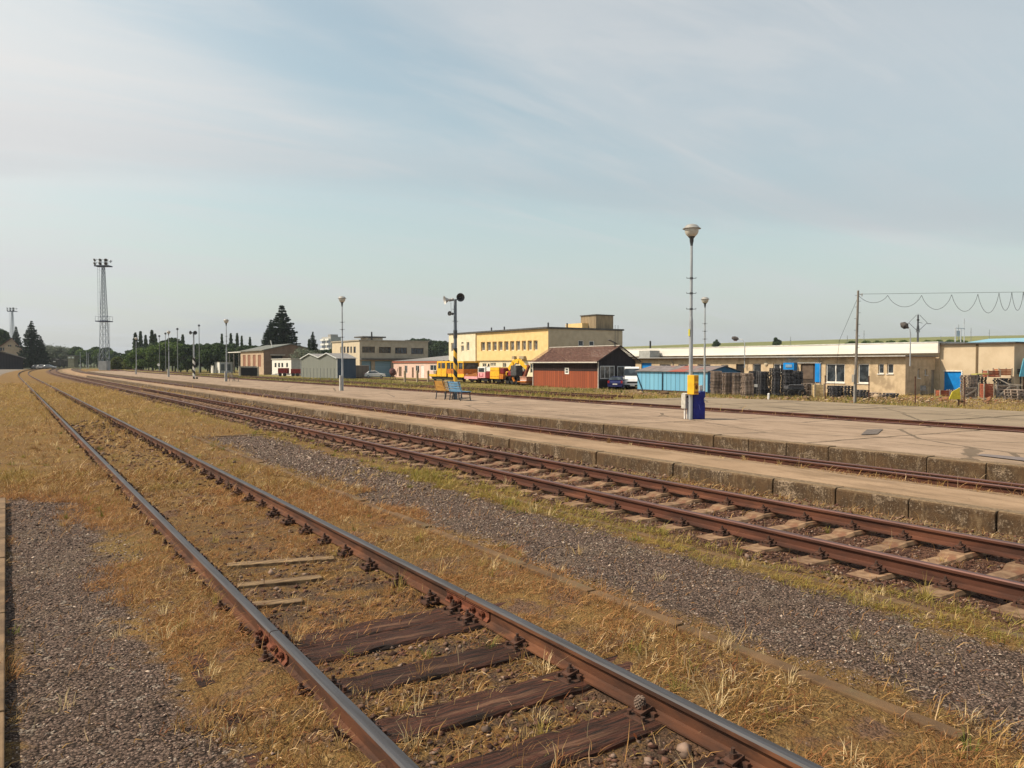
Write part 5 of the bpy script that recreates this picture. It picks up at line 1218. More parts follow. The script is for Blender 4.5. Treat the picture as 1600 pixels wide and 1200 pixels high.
mb = MB(); mb.quad((x0, Ys, 0), (Xs, Ys, 0), (Xs, Ys, zt1), (xY(0, Ys), Ys, zt2), (x0, Ys, zt2)); mb.quad((Xs, Ys, 0), (Xs, Ys+25, 0), (Xs, Ys+25, zt1), (Xs, Ys, zt1)); mb.build('wall', planks('tarred_boards', (.018, .015, .02), (.03, .025, .028), .8, 'X', .9), gs, world=True)
mb = MB(); q = xY(10, Ys); mb.bar((Xs+.8, Ys-.4, zt1-.1), (q, Ys-.4, zt2-.3), .2, .18); mb.build('roof_edge', M('roof_edge_grey', (.32, .30, .29)), gs, world=True)
mb = MB(); mb.quad((Xs+.8, Ys-.3, zt1), (Xs+.8, Ys+25, zt1), (xY(0, Ys)-.5, Ys+25, zt2+.5), (xY(0, Ys)-.5, Ys-.3, zt2+.5)); mb.quad((x0, Ys-.3, zt2+.3), (x0, Ys+25, zt2+.3), (xY(0, Ys)-.5, Ys+25, zt2+.5), (xY(0, Ys)-.5, Ys-.3, zt2+.5)); mb.build('roof', M('roof_dusty', (.13, .12, .12), (.09, .08, .08), 1), gs, world=True)
c = atd(106, 380, 0); sb = thing('signal_box', 'small two storey beige signal box with a flat overhanging roof beyond the track curve', 'signal box', c, -.5)
mb = MB(); mb.box(0, 3.0, 0, 4, 0, 4.2); mb.build('lower_wall', M('box_render', (.30, .27, .19), (.25, .22, .15), 1, .9), sb)
mb = MB(); mb.box(-.15, 3.4, -.3, 4.2, 4.203, 5.7); mb.build('cabin', M('box_cabin', (.26, .23, .17)), sb)
mb = MB(); mb.box(-.6, 3.9, -.7, 4.6, 5.703, 5.95); mb.build('roof', roofg, sb)
mb = MB(); mb.box(.4, 1.5, -.34, -.303, 4.5, 5.3); mb.box(2.0, 3.0, -.34, -.303, 4.5, 5.3); mb.build('window', white, sb)
for i, (pa, pb, d, h, lb) in enumerate(((81, 92, 340, 3.6, 'dark freight wagon left of the signal box, with a pale mark near its roof'), (93, 103.5, 345, 3.3, 'plain dark freight wagon standing right next to the signal box'))):
    c = atd((pa+pb)/2, d, 0); w = (pb-pa)*d/F; fw_ = thing('freight_wagon', lb, 'wagon', c, -.5, 'dark freight wagons by the signal box')
    mb = MB(); mb.box(-w/2, w/2, -1.4, 1.4, 1.0, h); mb.prism([(-w/2-.1, h+.003), (-w/2-.1, h+.15), (0, h+.4), (w/2+.1, h+.15), (w/2+.1, h+.003)], -1.5, 1.5); mb.build('body', M('wagon_dark', (.045, .04, .035), (.07, .06, .05), 1.5) if 'wagon_dark' not in MATS else MATS['wagon_dark'], fw_)
    if i == 0: mb = MB(); mb.box(-.2, .8, -1.46, -1.402, 2.6, 3.0); mb.build('plate', white, fw_)
    mb = MB()
    for s in (-.3, .3): mb.lathe((s*w, -1.3, .5), [(.0, -.1), (.5, -.1), (.5, .1), (0, .1)], 12, Vector((0, 1, 0)))
    mb.box(-w/2+.1, w/2-.1, -1.2, 1.2, .6, .997); mb.build('running_gear', black, fw_)
c = atd(503, 520, -1); fl = thing('apartment_block', 'distant white block of flats with stacked balconies behind the trees', 'apartment block', c)
FX = Fac('x', c.x, 0, -1); ztf = zX(517, 525.5, c.x); c2 = atd(517, 500, -1); XF, YF = c2.x, c2.y; fl.location = c2
y1f = yX(503, XF); ztf = zX(517, 526, XF); x1f = xY(533, YF)
mb = MB(); mb.quad((XF, YF, -1), (XF, y1f, -1), (XF, y1f, ztf), (XF, YF, ztf)); mb.quad((XF, YF, -1), (x1f, YF, -1), (x1f, YF, ztf), (XF, YF, ztf)); mb.quad((XF, YF, ztf), (x1f, YF, ztf), (x1f, y1f, ztf), (XF, y1f, ztf)); mb.build('wall', M('flats_grey', (.40, .39, .36)), fl, world=True)
Ht = (ztf+1)
for i in range(7):
    z = ztf-1.2-i*3.0; L_ = y1f-YF
    for a, b_ in ((.05, .45), (.58, .97)):
        mb = MB(); mb.box(XF-1.3, XF-.01, YF+L_*a, YF+L_*b_, z-1.2, z); mb.build('balcony', white, fl, world=True)
        mb = MB(); mb.box(XF-.06, XF-.01, YF+L_*a, YF+L_*b_, z-2.9, z-1.3); mb.build('window', glassd, fl, world=True)
mb = MB(); mb.box(XF+1, XF+6, YF+3, YF+8, ztf, ztf+1.6); mb.build('roof_house', M('flats_roof', (.3, .29, .27)), fl, world=True)
# ================================================================== hills and far terrain
def hill(name, az0, az1, topfn, d0, d1, z0, mat, nseg=90, nr=10):
    V = []; h = []
    pxs = np.linspace(az0, az1, nseg); rs = np.linspace(0, 1, nr)
    Xg = np.zeros((nr, nseg)); Yg = np.zeros((nr, nseg)); Zg = np.zeros((nr, nseg))
    for j, px in enumerate(pxs):
        for i, r in enumerate(rs):
            d = d0+(d1-d0)*r; tp = CH+ray(px, topfn(px))[1]*(d0+(d1-d0)*.7)
            s = min(r/.7, 1); zz = z0+(tp-z0)*(s*s*(3-2*s)); p = atd(px, d, zz); Xg[i, j], Yg[i, j], Zg[i, j] = p.x, p.y, zz-(max(0, r-.7)*20)
    return struct(grid_mesh(name, Xg, Yg, Zg, mat))
field = M('field_green', (.145, .155, .045), (.21, .20, .07), .02, .95, 0, st=(1, 3, 1), c3=(.12, .13, .045), s3=.012)
def ft(px): return float(np.interp(px, [500, 900, 1000, 1120, 1300, 1500, 1700, 2100], [556, 545, 541.5, 537, 531.5, 526.5, 523, 520]))
hill('hill', 700, 2100, ft, 260, 900, -2, field)
hill('hill', -300, 760, lambda px: float(np.interp(px, [-300, 0, 500, 640, 760], [562, 560, 553, 541, 540])), 420, 900, -2, M('hill_wood', (.035, .05, .02), (.06, .07, .03), .1, .95))
# ================================================================== trees
def leafcloud(pts, size, cols, jit=.5, flat=False):
    n = len(pts); s = size*rng.uniform(.6, 1.3, n)
    a = rng.normal(size=(n, 3)); a /= np.linalg.norm(a, axis=1)[:, None]; b = rng.normal(size=(n, 3)); b -= (a*b).sum(1)[:, None]*a; b /= np.linalg.norm(b, axis=1)[:, None]
    co = np.stack([pts-a*s[:, None]-b*s[:, None]*.5, pts+a*s[:, None]*.2-b*s[:, None]*.8, pts+a*s[:, None]+b*s[:, None]*.3, pts-a*s[:, None]*.1+b*s[:, None]*.8], 1).reshape(-1, 3)
    f = (np.arange(n)*4)[:, None]+np.array([[0, 1, 2, 3]])
    cols = np.array(cols); C = cols[rng.integers(0, len(cols), n)]*rng.uniform(.7, 1.3, (n, 1)); return co, f, np.repeat(C, 4, 0)
def tree_proto(kind, seed, cols):
    """unit trees of height ~1 x H ; returns crown object, trunk object"""
    global rng
    keep = rng; rng = np.random.default_rng(seed); R = random.Random(seed)
    tb = MB()
    if kind == 'broad':
        H = 9.0; pts = []
        blobs = []
        for i in range(15):
            a = R.uniform(0, 6.28); r = R.uniform(.4, 2.6); z = R.uniform(2.2, 7.6); r *= (1.15-abs(z-4.6)/4.6); blobs.append((r*math.cos(a), r*math.sin(a), z, R.uniform(1.0, 1.9)))
        blobs.append((0, 0, 7.9, 1.1))
        for bx, by, bz, br in blobs:
            m = int(190*br); v = rng.normal(size=(m, 3)); v /= np.linalg.norm(v, axis=1)[:, None]; v *= (rng.random(m)**.35)[:, None]*br; pts.append(v*np.array([1, 1, .8])+np.array([bx, by, bz]))
            tb.tube((bx*.1, by*.1, 1.5+bz*.2), (bx*.8, by*.8, bz), .09, .03, 5, False)
        pts = np.concatenate(pts); pts = pts[pts[:, 2] > .5]; co, f, C = leafcloud(pts, .26, cols); tb.tube((0, 0, -.3), (0, 0, 5.5), .22, .10, 8)
    elif kind == 'poplar':
        n = 2300; z = rng.uniform(1, 14, n); prof = 1.05*np.clip(1.02-z/14.2, 0.02, 1)**.55*np.clip(z/3, .3, 1); a = rng.uniform(0, 6.28, n); r = prof*rng.random(n)**.5*(1+.45*np.sin(a*2+z*1.7)*np.sin(z*2.3)); pts = np.stack([r*np.cos(a), r*np.sin(a), z], 1); co, f, C = leafcloud(pts, .26, cols); tb.tube((0, 0, -.3), (0, 0, 12), .2, .04, 6)
    elif kind == 'spruce':
        H = 16.0; pts = []; z = .9
        while z < H:
            rad = (1-z/H)**.9*4.3*R.uniform(.85, 1.12)+.1; nb = 11 if z < 12 else 6
            for q in range(nb):
                a = 6.283*(q+R.random()*.7)/nb; rr = rad*R.uniform(.72, 1.12); m = int(26*rr)+8; t = rng.random(m)**.75
                br = rr*t; zz = z-.16*rr*np.sin(t*2.2)+.10*rr*t**3+rng.normal(0, .08, m); side = rng.normal(0, .20, m)*(1.2-t)*rr*.35
                pts.append(np.stack([br*math.cos(a)-side*math.sin(a), br*math.sin(a)+side*math.cos(a), zz], 1))
                tb.tube((0, 0, z), (rr*.85*math.cos(a), rr*.85*math.sin(a), z-.05*rr), .035, .01, 4, False)
            z += R.uniform(.42, .6)
        pts = np.concatenate(pts); co, f, C = leafcloud(pts, .19, cols); tb.tube((0, 0, -.3), (0, 0, H), .26, .03, 8)
    elif kind == 'airy':
        pts = []
        for i in range(46):
            a = R.uniform(0, 6.28); e = R.uniform(.5, 1.4); L = R.uniform(2.5, 5.5); q = Vector((math.cos(a)*math.cos(e), math.sin(a)*math.cos(e), math.sin(e))); s = Vector((0, 0, R.uniform(1.5, 3))); tip = s+q*L; tb.tube(s, tip, .07, .02, 4, False)
            m = 40; v = rng.normal(0, .5, (m, 3))*np.array([1, 1, .7]); pts.append(v+np.array(tip[:])*.92)
        pts = np.concatenate(pts); co, f, C = leafcloud(pts, .17, cols); tb.tube((0, 0, -.3), (0, 0, 3), .25, .15, 8)
    rng = keep
    crown = bulk('crown', co, f, C, LEAFC, False); trunk = tb.build('trunk', MATS.get('bark') or M('bark', (.10, .075, .055), (.05, .04, .03), 8, .95))
    return crown, trunk
PR = {}
dk = [(.030, .055, .022), (.045, .075, .026), (.065, .10, .032)]; md = [(.07, .12, .030), (.10, .155, .04), (.13, .18, .05)]; ol = [(.12, .14, .035), (.15, .17, .05), (.10, .12, .03)]
sp_ = [(.016, .030, .018), (.024, .042, .022), (.034, .056, .028)]; gy = [(.15, .17, .12), (.19, .21, .15), (.12, .14, .10)]
PR['broad_dark'] = [tree_proto('broad', s, dk) for s in (1, 2, 3)]
PR['broad_mid'] = [tree_proto('broad', s, md) for s in (4, 5, 6)]
PR['broad_olive'] = [tree_proto('broad', s, ol) for s in (7, 8)]
PR['poplar'] = [tree_proto('poplar', s, dk) for s in (9, 10)]
PR['spruce'] = [tree_proto('spruce', s, sp_) for s in (11, 12)]
PR['airy'] = [tree_proto('airy', s, gy) for s in (13, 14)]
Rt = random.Random(5)
NMS = {'broad_dark': 'leafy_tree', 'broad_mid': 'leafy_tree', 'broad_olive': 'leafy_tree', 'poplar': 'poplar_tree', 'spruce': 'spruce_tree', 'airy': 'airy_tree'}
HT = {'broad': 9.2, 'poplar': 14, 'spruce': 16.2, 'airy': 7.6}
def tree(kind, px, d, H, label, grp=None, z=-1.0, wide=1.0, i=None):
    k = kind.split('_')[0]; pr = PR[kind]; cr, tk = pr[(i if i is not None else Rt.randrange(9)) % len(pr)]
    p = atd(px, d, z); t = thing(NMS[kind], label, 'tree', p, Rt.uniform(0, 6.28), grp); s = H/HT[k]; t.scale = (s*wide, s*wide, s)
    for o, nm in ((cr, 'crown'), (tk, 'trunk')): c = bpy.data.objects.new(nm, o.data); COL.objects.link(c); c.parent = t
    return t
def topH(px, py, d, z=-1.0): return CH+ray(px, py)[1]*d-z
# tree wall right of the lattice tower (front row and back row)
G1 = 'broadleaf trees edging the yard'
sl = []
cnt = {}
for i, px in enumerate(np.arange(178, 432, 10.5)):
    top = float(np.interp(px, [175, 200, 230, 262, 300, 330, 370, 430], [556, 552, 540, 531, 538, 534, 538, 540]))+Rt.uniform(-2, 4); d = 250+Rt.uniform(-10, 12)
    kd = 'broad_olive' if px < 205 else ('broad_mid' if px < 285 else 'broad_dark')
    cnt[kd] = cnt.get(kd, -1)+1
    tree(kd, px+Rt.uniform(-3, 3), d, topH(px, top, d), ORD[cnt[kd]]+' from the left of the '+{'broad_olive': 'olive green bushy trees right of the lattice mast', 'broad_mid': 'mid green leafy trees behind the far globe lamps', 'broad_dark': 'dark green leafy trees left of the depot'}[kd], G1, wide=1.15, i=i)
for i, px in enumerate(np.arange(186, 440, 14)):
    top = float(np.interp(px, [186, 230, 262, 300, 430], [550, 536, 523, 533, 535]))+Rt.uniform(-1, 4); d = 285
    tree('broad_dark', px+Rt.uniform(-4, 4), d, topH(px, top, d), ORD[i]+' dark tree from the left in the back row behind the yard trees', 'back row of trees beyond the yard', wide=1.2, i=i)
for i, (px, py) in enumerate(((212, 520), (220, 518), (228, 524), (238, 516), (243, 522), (286, 523), (347, 522), (361, 521), (371, 521), (378, 525), (391, 527), (483, 530))):
    d = 330; tree('poplar', px, d, topH(px, py, d), ORD[i]+' slim poplar from the left among those rising over the tree row', 'poplars rising over the tree row', wide=1.25 if px < 300 else 1.0, i=i)
tree('spruce', 441, 240, topH(441, 475, 240), 'huge dark spruce towering behind the brick depot', wide=1.65, i=0)
tree('spruce', 424, 236, topH(424, 498, 236), 'smaller dark spruce leaning against the huge one on its left side', wide=1.45, i=1)
tree('spruce', 489, 200, topH(489, 517, 200), 'thin young spruce between the depot and the grey garages', wide=1.05, i=1)
tree('airy', 480, 196, topH(480, 540, 196), 'sparse grey green bush beside the young spruce', wide=1.0, i=1)
# far left
tree('spruce', 50, 292, topH(50, 500, 292, 0), 'big nearly black spruce right of the station house', z=0, wide=1.35, i=1)
tree('spruce', 64, 296, topH(64, 524, 296, 0), 'lower black spruce hiding the right flank of the biggest one by the station house', z=0, wide=1.25, i=0)
tree('spruce', 26, 330, topH(26, 509, 330, 0), 'ragged conifer rising over the roof of the station house', z=0, wide=.95, i=0)
tree('broad_dark', 1, 300, topH(1, 510, 300, 0), 'black broad tree cut by the left picture edge', z=0, wide=.8, i=0)
for i, (px, py, kd) in enumerate(((76, 539, 'airy'), (82, 537, 'airy'), (88, 540, 'airy'), (94, 538, 'airy'), (100, 541, 'airy'), (105, 543, 'airy'))):
    tree(kd, px, 420, topH(px, py, 420, 0), ORD[i]+' pale grey green airy tree from the left behind the dark freight wagons', 'airy trees behind the freight wagons', z=0, wide=1.1, i=i)
for i, (px, py) in enumerate(((112, 543), (117, 540), (122, 540), (127, 544), (132, 546), (137, 547), (142, 544), (147, 541), (152, 540), (157, 543), (162, 542), (168, 541), (174, 546), (180, 548), (187, 550))):
    tree('broad_dark' if i % 3 else 'broad_mid', px, 430-i*6, topH(px, py, 430-i*6, 0), ORD[i]+' distant leafy tree from the left between signal box and tall lattice mast', 'distant trees by the track curve', z=0, wide=1.1, i=i)
# wooded hill behind the beige block
for i, px in enumerate(np.arange(560, 716, 8.5)):
    py = float(np.interp(px, [560, 600, 640, 660, 716], [537, 532, 530, 528, 532]))+Rt.uniform(-2.5, 2.5); d = 440
    tree('broad_dark', px, d, topH(px, py, d, 1), ORD[i]+' dark tree from the left on the wooded rise behind the beige block', 'trees on the wooded rise', z=1, wide=1.2, i=i)
for i, px in enumerate(np.arange(440, 560, 10)):
    tree('broad_dark', px, 300, topH(px, 544+Rt.uniform(-3, 3), 300), ORD[i]+' dark tree from the left between the depot and the distant flats', 'trees between the depot and the flats', z=-1, wide=1.2, i=i)
tree('broad_dark', 1119.5, 420, topH(1119.5, 529.5, 420, 9), 'round dark tree on the field ridge, left of the bent roof lamp', 'lone trees on the ridge', z=9, wide=.95, i=1)
tree('broad_dark', 1212, 420, topH(1212, 526, 420, 9), 'round dark tree on the field ridge, right of the bent roof lamp', 'lone trees on the ridge', z=9, wide=.95, i=2)
for i, px in enumerate((1330, 1352, 1370, 1392, 1412, 1448, 1466, 1484, 1500)):
    tree('broad_mid', px, 380, topH(px, 532-(px-1300)*.012, 380, 8), ORD[i]+' low green bush from the left in the hedge on the ridge', 'hedge bushes on the ridge', z=8, wide=1.8, i=i)
for k in PR:
    for a, b_ in PR[k]: bpy.data.objects.remove(a); bpy.data.objects.remove(b_)
# ================================================================== lattice floodlight masts
steelb = M('mast_steel', (.24, .27, .31), (.18, .21, .25), 2, .5, 0, .2)
def mast(px, d, z0, s, label):
    base = atd(px, d, z0); t = thing('floodlight_mast', label, 'floodlight mast', base, -TH); t.scale = (s, s, s)
    Hm = 29.0
    def half(z): return np.interp(z, [0, 14, Hm], [1.0, .72, .28])
    mb = MB(); zs = [0, 2, 4, 6, 8, 10, 12, 14]+[14+i*1.15 for i in range(1, 14)]
    for sx, sy in ((1, 1), (1, -1), (-1, -1), (-1, 1)): 
        for a, b_ in ((0, 14), (14, Hm)): mb.bar((sx*half(a), sy*half(a), a), (sx*half(b_), sy*half(b_), b_), .11)
    mb.build('leg_frame', steelb, t)
    mb = MB(); cs = [(1, 1), (1, -1), (-1, -1), (-1, 1)]
    for a, b_ in zip(zs[:-1], zs[1:]):
        for q in range(4):
            p, r = cs[q], cs[(q+1) % 4]; ha, hb = half(a), half(b_)
            mb.bar((p[0]*ha, p[1]*ha, a), (r[0]*hb, r[1]*hb, b_), .05); mb.bar((r[0]*ha, r[1]*ha, a), (p[0]*hb, p[1]*hb, b_), .05); mb.bar((p[0]*hb, p[1]*hb, b_), (r[0]*hb, r[1]*hb, b_), .06)
    mb.build('lattice_bracing', steelb, t)
    mb = MB(); mb.box(-1.05, 1.05, -1.1, -1.04, 0, 2.6); mb.box(-1.1, -1.04, -1.04, 1, 0, 2.6); mb.box(1.04, 1.1, -1.04, 1, 0, 2.6); mb.build('base_panel', M('mast_panel', (.36, .37, .37), (.30, .31, .31), 1) if 'mast_panel' not in MATS else MATS['mast_panel'], t)
    dkb = MATS.get('mast_platform') or M('mast_platform', (.06, .075, .13), (.05, .06, .10))
    mb = MB(); mb.box(-1.65, 1.65, -1.65, 1.65, 13.6, 13.85); mb.build('lower_platform', dkb, t)
    mb = MB()
    for s_ in (-1.6, 1.6):
        for q in (-1.6, 0, 1.6): mb.bar((s_, q, 13.85), (s_, q, 15.1), .05); 
        mb.bar((s_, -1.6, 15.1), (s_, 1.6, 15.1), .05)
    mb.bar((-1.6, 1.6, 15.1), (1.6, 1.6, 15.1), .04); mb.build('railing', dkb, t)
    mb = MB(); mb.box(-2.0, 2.0, -1.2, 1.2, Hm, Hm+.3); mb.build('top_platform', dkb, t)
    mb = MB(); 
    for a in (-1.9, 0, 1.9): mb.bar((a, -1.1, Hm+.3), (a, -1.1, Hm+1.9), .07)
    mb.bar((-1.95, -1.1, Hm+1.1), (1.95, -1.1, Hm+1.1), .07); mb.bar((-1.95, -1.1, Hm+1.9), (1.95, -1.1, Hm+1.9), .07); mb.build('lamp_rack', steelb, t)
    fm = MATS.get('flood_housing') or M('flood_housing', (.66, .68, .70), (.5, .52, .55))
    for a in (-1.45, 0, 1.45):
        for zz in (.75, 1.75):
            for yy_ in (-1.4, 1.0) if zz > 1 else (-1.4,):
                mb = MB(); dr = Vector((a*.35, -1 if yy_ < 0 else 1, -.55)); mb.lathe((a, yy_, Hm+zz), [(.0, -.35), (.22, -.28), (.30, .0), (.48, .28), (.42, .26), (0, .1)], 12, dr); fl_ = mb.build('floodlight', fm, t)
                mb = MB(); mb.lathe((a, yy_, Hm+zz), [(.42, .262), (0, .262)], 12, dr); mb.build('lens', glassd, fl_)
    mb = MB()
    for x0, z0_, z1_ in ((-1.35, 13.85, Hm), (1.25, 3.0, 13.6)):
        for s_ in (-.28, .28): mb.bar((x0+s_, 0, z0_), (x0+s_, 0, z1_), .05)
        z = z0_
        while z < z1_: mb.bar((x0-.28, 0, z), (x0+.28, 0, z), .035); z += .9
        for z in np.arange(z0_+2, z1_, 3): mb.bar((x0, 0, z), (0, 0, z), .04)
    mb.build('ladder', steelb, t)
    return t
mast(163.5, 215, .05, .99, 'tall grey lattice floodlight mast with a mid platform, right of the distant trees')
mast(20.5, 400, 0, .99, 'distant lattice floodlight mast rising behind the station house')
# ================================================================== small posts and masts
gp = M('post_grey2', (.22, .24, .24), (.16, .17, .17), 3, .7)
def slim(px, pyt, d, label, head=True, z=-1.0, name='lighting_mast', cat='mast', r=.10, mat=None):
    p = atd(px, d, z); t = thing(name, label, cat, p); H = topH(px, pyt, d, z)
    mb = MB(); mb.tube((0, 0, -.2), (0, 0, H), r, r*.6, 8); mb.build('pole', mat or gp, t)
    if head: mb = MB(); mb.lathe((0, 0, H), [(.0, .45), (.26, .35), (.30, 0), (.12, -.12), (0, -.12)], 10); mb.build('lamp_head', galvd, t)
    return t
slim(249.3, 526, 215, 'short slim grey mast nearest the round white sign'); slim(259, 522, 212, 'slim pale mast just left of the second farthest globe lamp')
slim(277.7, 515, 200, 'slim grey lighting mast between a globe lamp and the striped post', r=.12); slim(311.5, 509.5, 200, 'tallest slim grey mast right of the black and white striped post', r=.12)
for i, (px, py, lb) in enumerate(((125.5, 550, 'leftmost thin pale post right of the signal box'), (135.5, 549, 'thin pale post second from the signal box'), (138, 552, 'thin pale post third from the signal box'), (153.5, 552, 'thin pale post just left of the tall lattice mast'), (188.5, 553, 'thin pale post among the olive bushes right of the lattice mast'))):
    slim(px, py, 300, lb, False, 0, 'line_post', 'post', .12, galv)
p = atd(248, 212, -1); t = thing('round_sign', 'small round white sign on a short post before the tree row', 'sign', p, -TH)
mb = MB(); mb.tube((0, 0, 0), (0, 0, 2.6), .06, n=6); mb.build('pole', gp, t); mb = MB(); mb.lathe((0, -.08, 2.6), [(.0, 0), (.38, 0), (.38, .05), (0, .05)], 14, Vector((0, -1, 0))); mb.build('sign_disc', white, t)
# utility pole with guy wire and hanging cable
pu = gnd(1336.5, 626, -.75); du = Vector((pu.x, pu.y, 0)).dot(Vector((sT, cT, 0)))
up_ = thing('utility_pole', 'tall weathered utility pole with steel foot and step irons before the tan hall', 'utility pole', pu)
Ht_ = topH(1339.5, 454, du, -.75); 
lean = atd(1339.6, du, -.75)-pu
mb = MB(); mb.tube((0, 0, -.3), (lean.x, lean.y, Ht_), .11, .07, 10); mb.build('pole', M('pole_wood', (.24, .21, .18), (.13, .115, .10), 6, .9, .3, st=(1, 1, .15)), up_)
mb = MB(); mb.bar((-.14, -.05, -.3), (-.10, -.05, 2.3), .10, .14); mb.box(-.32, -.14, -.12, .06, 1.35, 1.9); mb.build('steel_foot', M('foot_grey', (.30, .28, .25)), up_)
mb = MB(); k = 0
for z in np.arange(2.6, Ht_-.2, .42):
    f = z/Ht_; s_ = 1 if k % 2 else -1; mb.tube((lean.x*f, lean.y*f, z), (lean.x*f+rt.x*.22*s_, lean.y*f+rt.y*.22*s_, z), .014, n=5); k += 1
mb.build('step_iron', galvd, up_)
mb = MB(); tz = Ht_-.45; tip = pu+Vector((lean.x, lean.y, tz)); mb.tube((lean.x, lean.y, Ht_-.25), (lean.x+rt.x*.28, lean.y+rt.y*.28, Ht_-.30), .02); mb.tube((lean.x+rt.x*.28, lean.y+rt.y*.28, Ht_-.42), (lean.x+rt.x*.28, lean.y+rt.y*.28, Ht_-.2), .035); mb.build('insulator', white, up_)
wirem = M('wire_black', (.03, .03, .032))
mb = MB(); mb.tube(tip-pu, atd(1311.5, du+3, py=532)-pu, .012, n=5); mb.tube(atd(1311.5, du+3, py=532)-pu, atd(1302, du+4.5, -1)-pu, .012, n=5); o = mb.build('guy_wire', wirem, up_)
dw = lambda px: du+(px-1340)*-.012
mb = MB(); pk_ = [(1340, 459), (1387, 461.5), (1440, 461.5), (1487, 460.5), (1528, 459.5), (1561, 457.5), (1581, 456.5), (1599, 456), (1615, 456), (1640, 455)]; bt = [473, 479.5, 483.5, 486.5, 489, 485, 485, 488, 488]
mb.tube(atd(1340, du, py=459.5), atd(1700, dw(1700), py=455), .012, n=5)
for (a, ya_), (b_, yb2), bb in zip(pk_[:-1], pk_[1:], bt):
    prev = None
    for i in range(15):
        q = i/14; px = a+(b_-a)*q; cat = 1-(2*q-1)**2; cat = cat**.8; py = ya_+(yb2-ya_)*q+(bb-(ya_+yb2)/2)*cat
        P3 = atd(px, dw(px), py=py)
        if prev is not None: mb.tube(prev, P3, .014, n=5, caps=False)
        prev = P3
o = mb.build('hanging_cable', wirem); tag(o, 'thin black cable hanging in loops under a straight wire at upper right', 'cable')
# bent lamps on the hall
def bent(px0, pxh, pyt, pyb, X, label, flip):
    y = yX(px0, X); zt_ = zX(px0, pyt+6, X); zb_ = zX(px0, pyb, X); p = Vector((X, y, zb_)); t = thing('roof_lamp', label, 'lamp', p)
    h = Vector((X, yX(pxh, X), zX(pxh, pyt+3, X)))-p; top = Vector((0, 0, zt_-zb_-.35))
    mb = MB(); mb.tube((0, 0, 0), top, .06, .05, 8); m1 = Vector((0, h.y*.35, h.z*1.0-.10+.0)); mb.tube(top, m1, .05, .045, 8); mb.tube(m1, h, .045, .04, 8)
    mb.build('pole', galv, t)
    mb = MB(); ax = (h-m1).normalized(); mb.lathe(h, [(.06, -.1), (.10, .0), (.20, .15), (.24, .45), (.17, .8), (0, .9)] if flip else [(.05, -.1), (.12, .05), (.30, .25), (.30, .55), (.1, .8), (0, .85)], 12, ax); mb.build('lamp_head', M('lamp_head_dark', (.04, .035, .035), (.08, .07, .065)) if 'lamp_head_dark' not in MATS else MATS['lamp_head_dark'], t, smooth=40)
    if flip: mb = MB(); mb.lathe(h+ax*.4+Vector((0, 0, -.22)), [(0, -.08), (.2, -.05), (.24, .0)], 10, Vector((0, 0, 1))); mb.build('lens', M('lens_red', (.35, .20, .16)), t)
    return t
bent(1163.5, 1153, 526.5, 575, XA-.25, 'curved lamp arm with oval head on the hall wall, left of the utility pole', True)
bent(1422, 1418, 509, 572, XA-.3, 'dark lamp head on a slim grey pole above the right end of the white fascia', False)
# roof antenna
p = Vector((XB+4, yX(1433.5, XB+4), zF1)); t = thing('roof_antenna', 'spiky wind and radio antenna on the hall roof beside the dark lamp head', 'antenna', p, -TH)
mb = MB(); mb.tube((0, 0, 0), (0, 0, 3.0), .10, .08, 8); mb.tube((0, 0, 1.3), (0, 0, 3.1), .03); mb.build('mast', galvd, t)
mb = MB(); hh_ = topH(1433.5, 500, 82, zF1)
mb.tube((-.18, 0, 1.2), (0, 0, hh_-.2), .03, n=5); mb.tube((.18, 0, 1.2), (0, 0, hh_-.2), .03, n=5)
for s_ in (-1, 1): mb.tube((0, 0, 1.3), (s_*.95, 0, 2.2), .025, n=5); mb.tube((s_*.95, 0, 2.2), (s_*.15, 0, 3.0), .02, n=5); mb.tube((s_*.95, 0, 2.1), (s_*1.35, 0, 2.1), .03, n=5)
mb.build('arm', galvd, t)
mb = MB(); mb.lathe((0, 0, hh_-.2), [(0, .2), (.12, .15), (.12, 0), (0, -.02)], 8); mb.tube((0, 0, hh_-.35), (.45, 0, hh_-.45), .02); mb.build('wind_vane', black, t)
for i, (px, py0, py1, lb) in enumerate(((1235, 526, 540, 'short dark mast on the ridge right of the round trees'), (1323.5, 524, 532, 'tiny mast on the ridge left of the utility pole'), (1349.5, 516, 530, 'thin mast on the ridge right of the utility pole'), (1497, 507, 522, 'striped thin mast on the ridge right of the roof antenna'), (1516.5, 512, 530, 'thin mast rising behind the blue roof'), (1545, 515, 528, 'small dark mast on the ridge above the blue roof'), (1469.5, 525, 535, 'tiny post on the ridge beside the end of the white fascia'))):
    z0 = CH+ray(px, py1+6)[1]*420; p = atd(px, 420, z0); H = CH+ray(px, py0)[1]*420-z0
    mb = MB(); mb.tube((0, 0, -2), (0, 0, H), .18, .10, 6); mb.tube((-.6, 0, H*.7), (.6, 0, H*.7), .08, n=5); o = mb.build('ridge_mast', gp); o.location = p; tag(o, lb, 'mast')
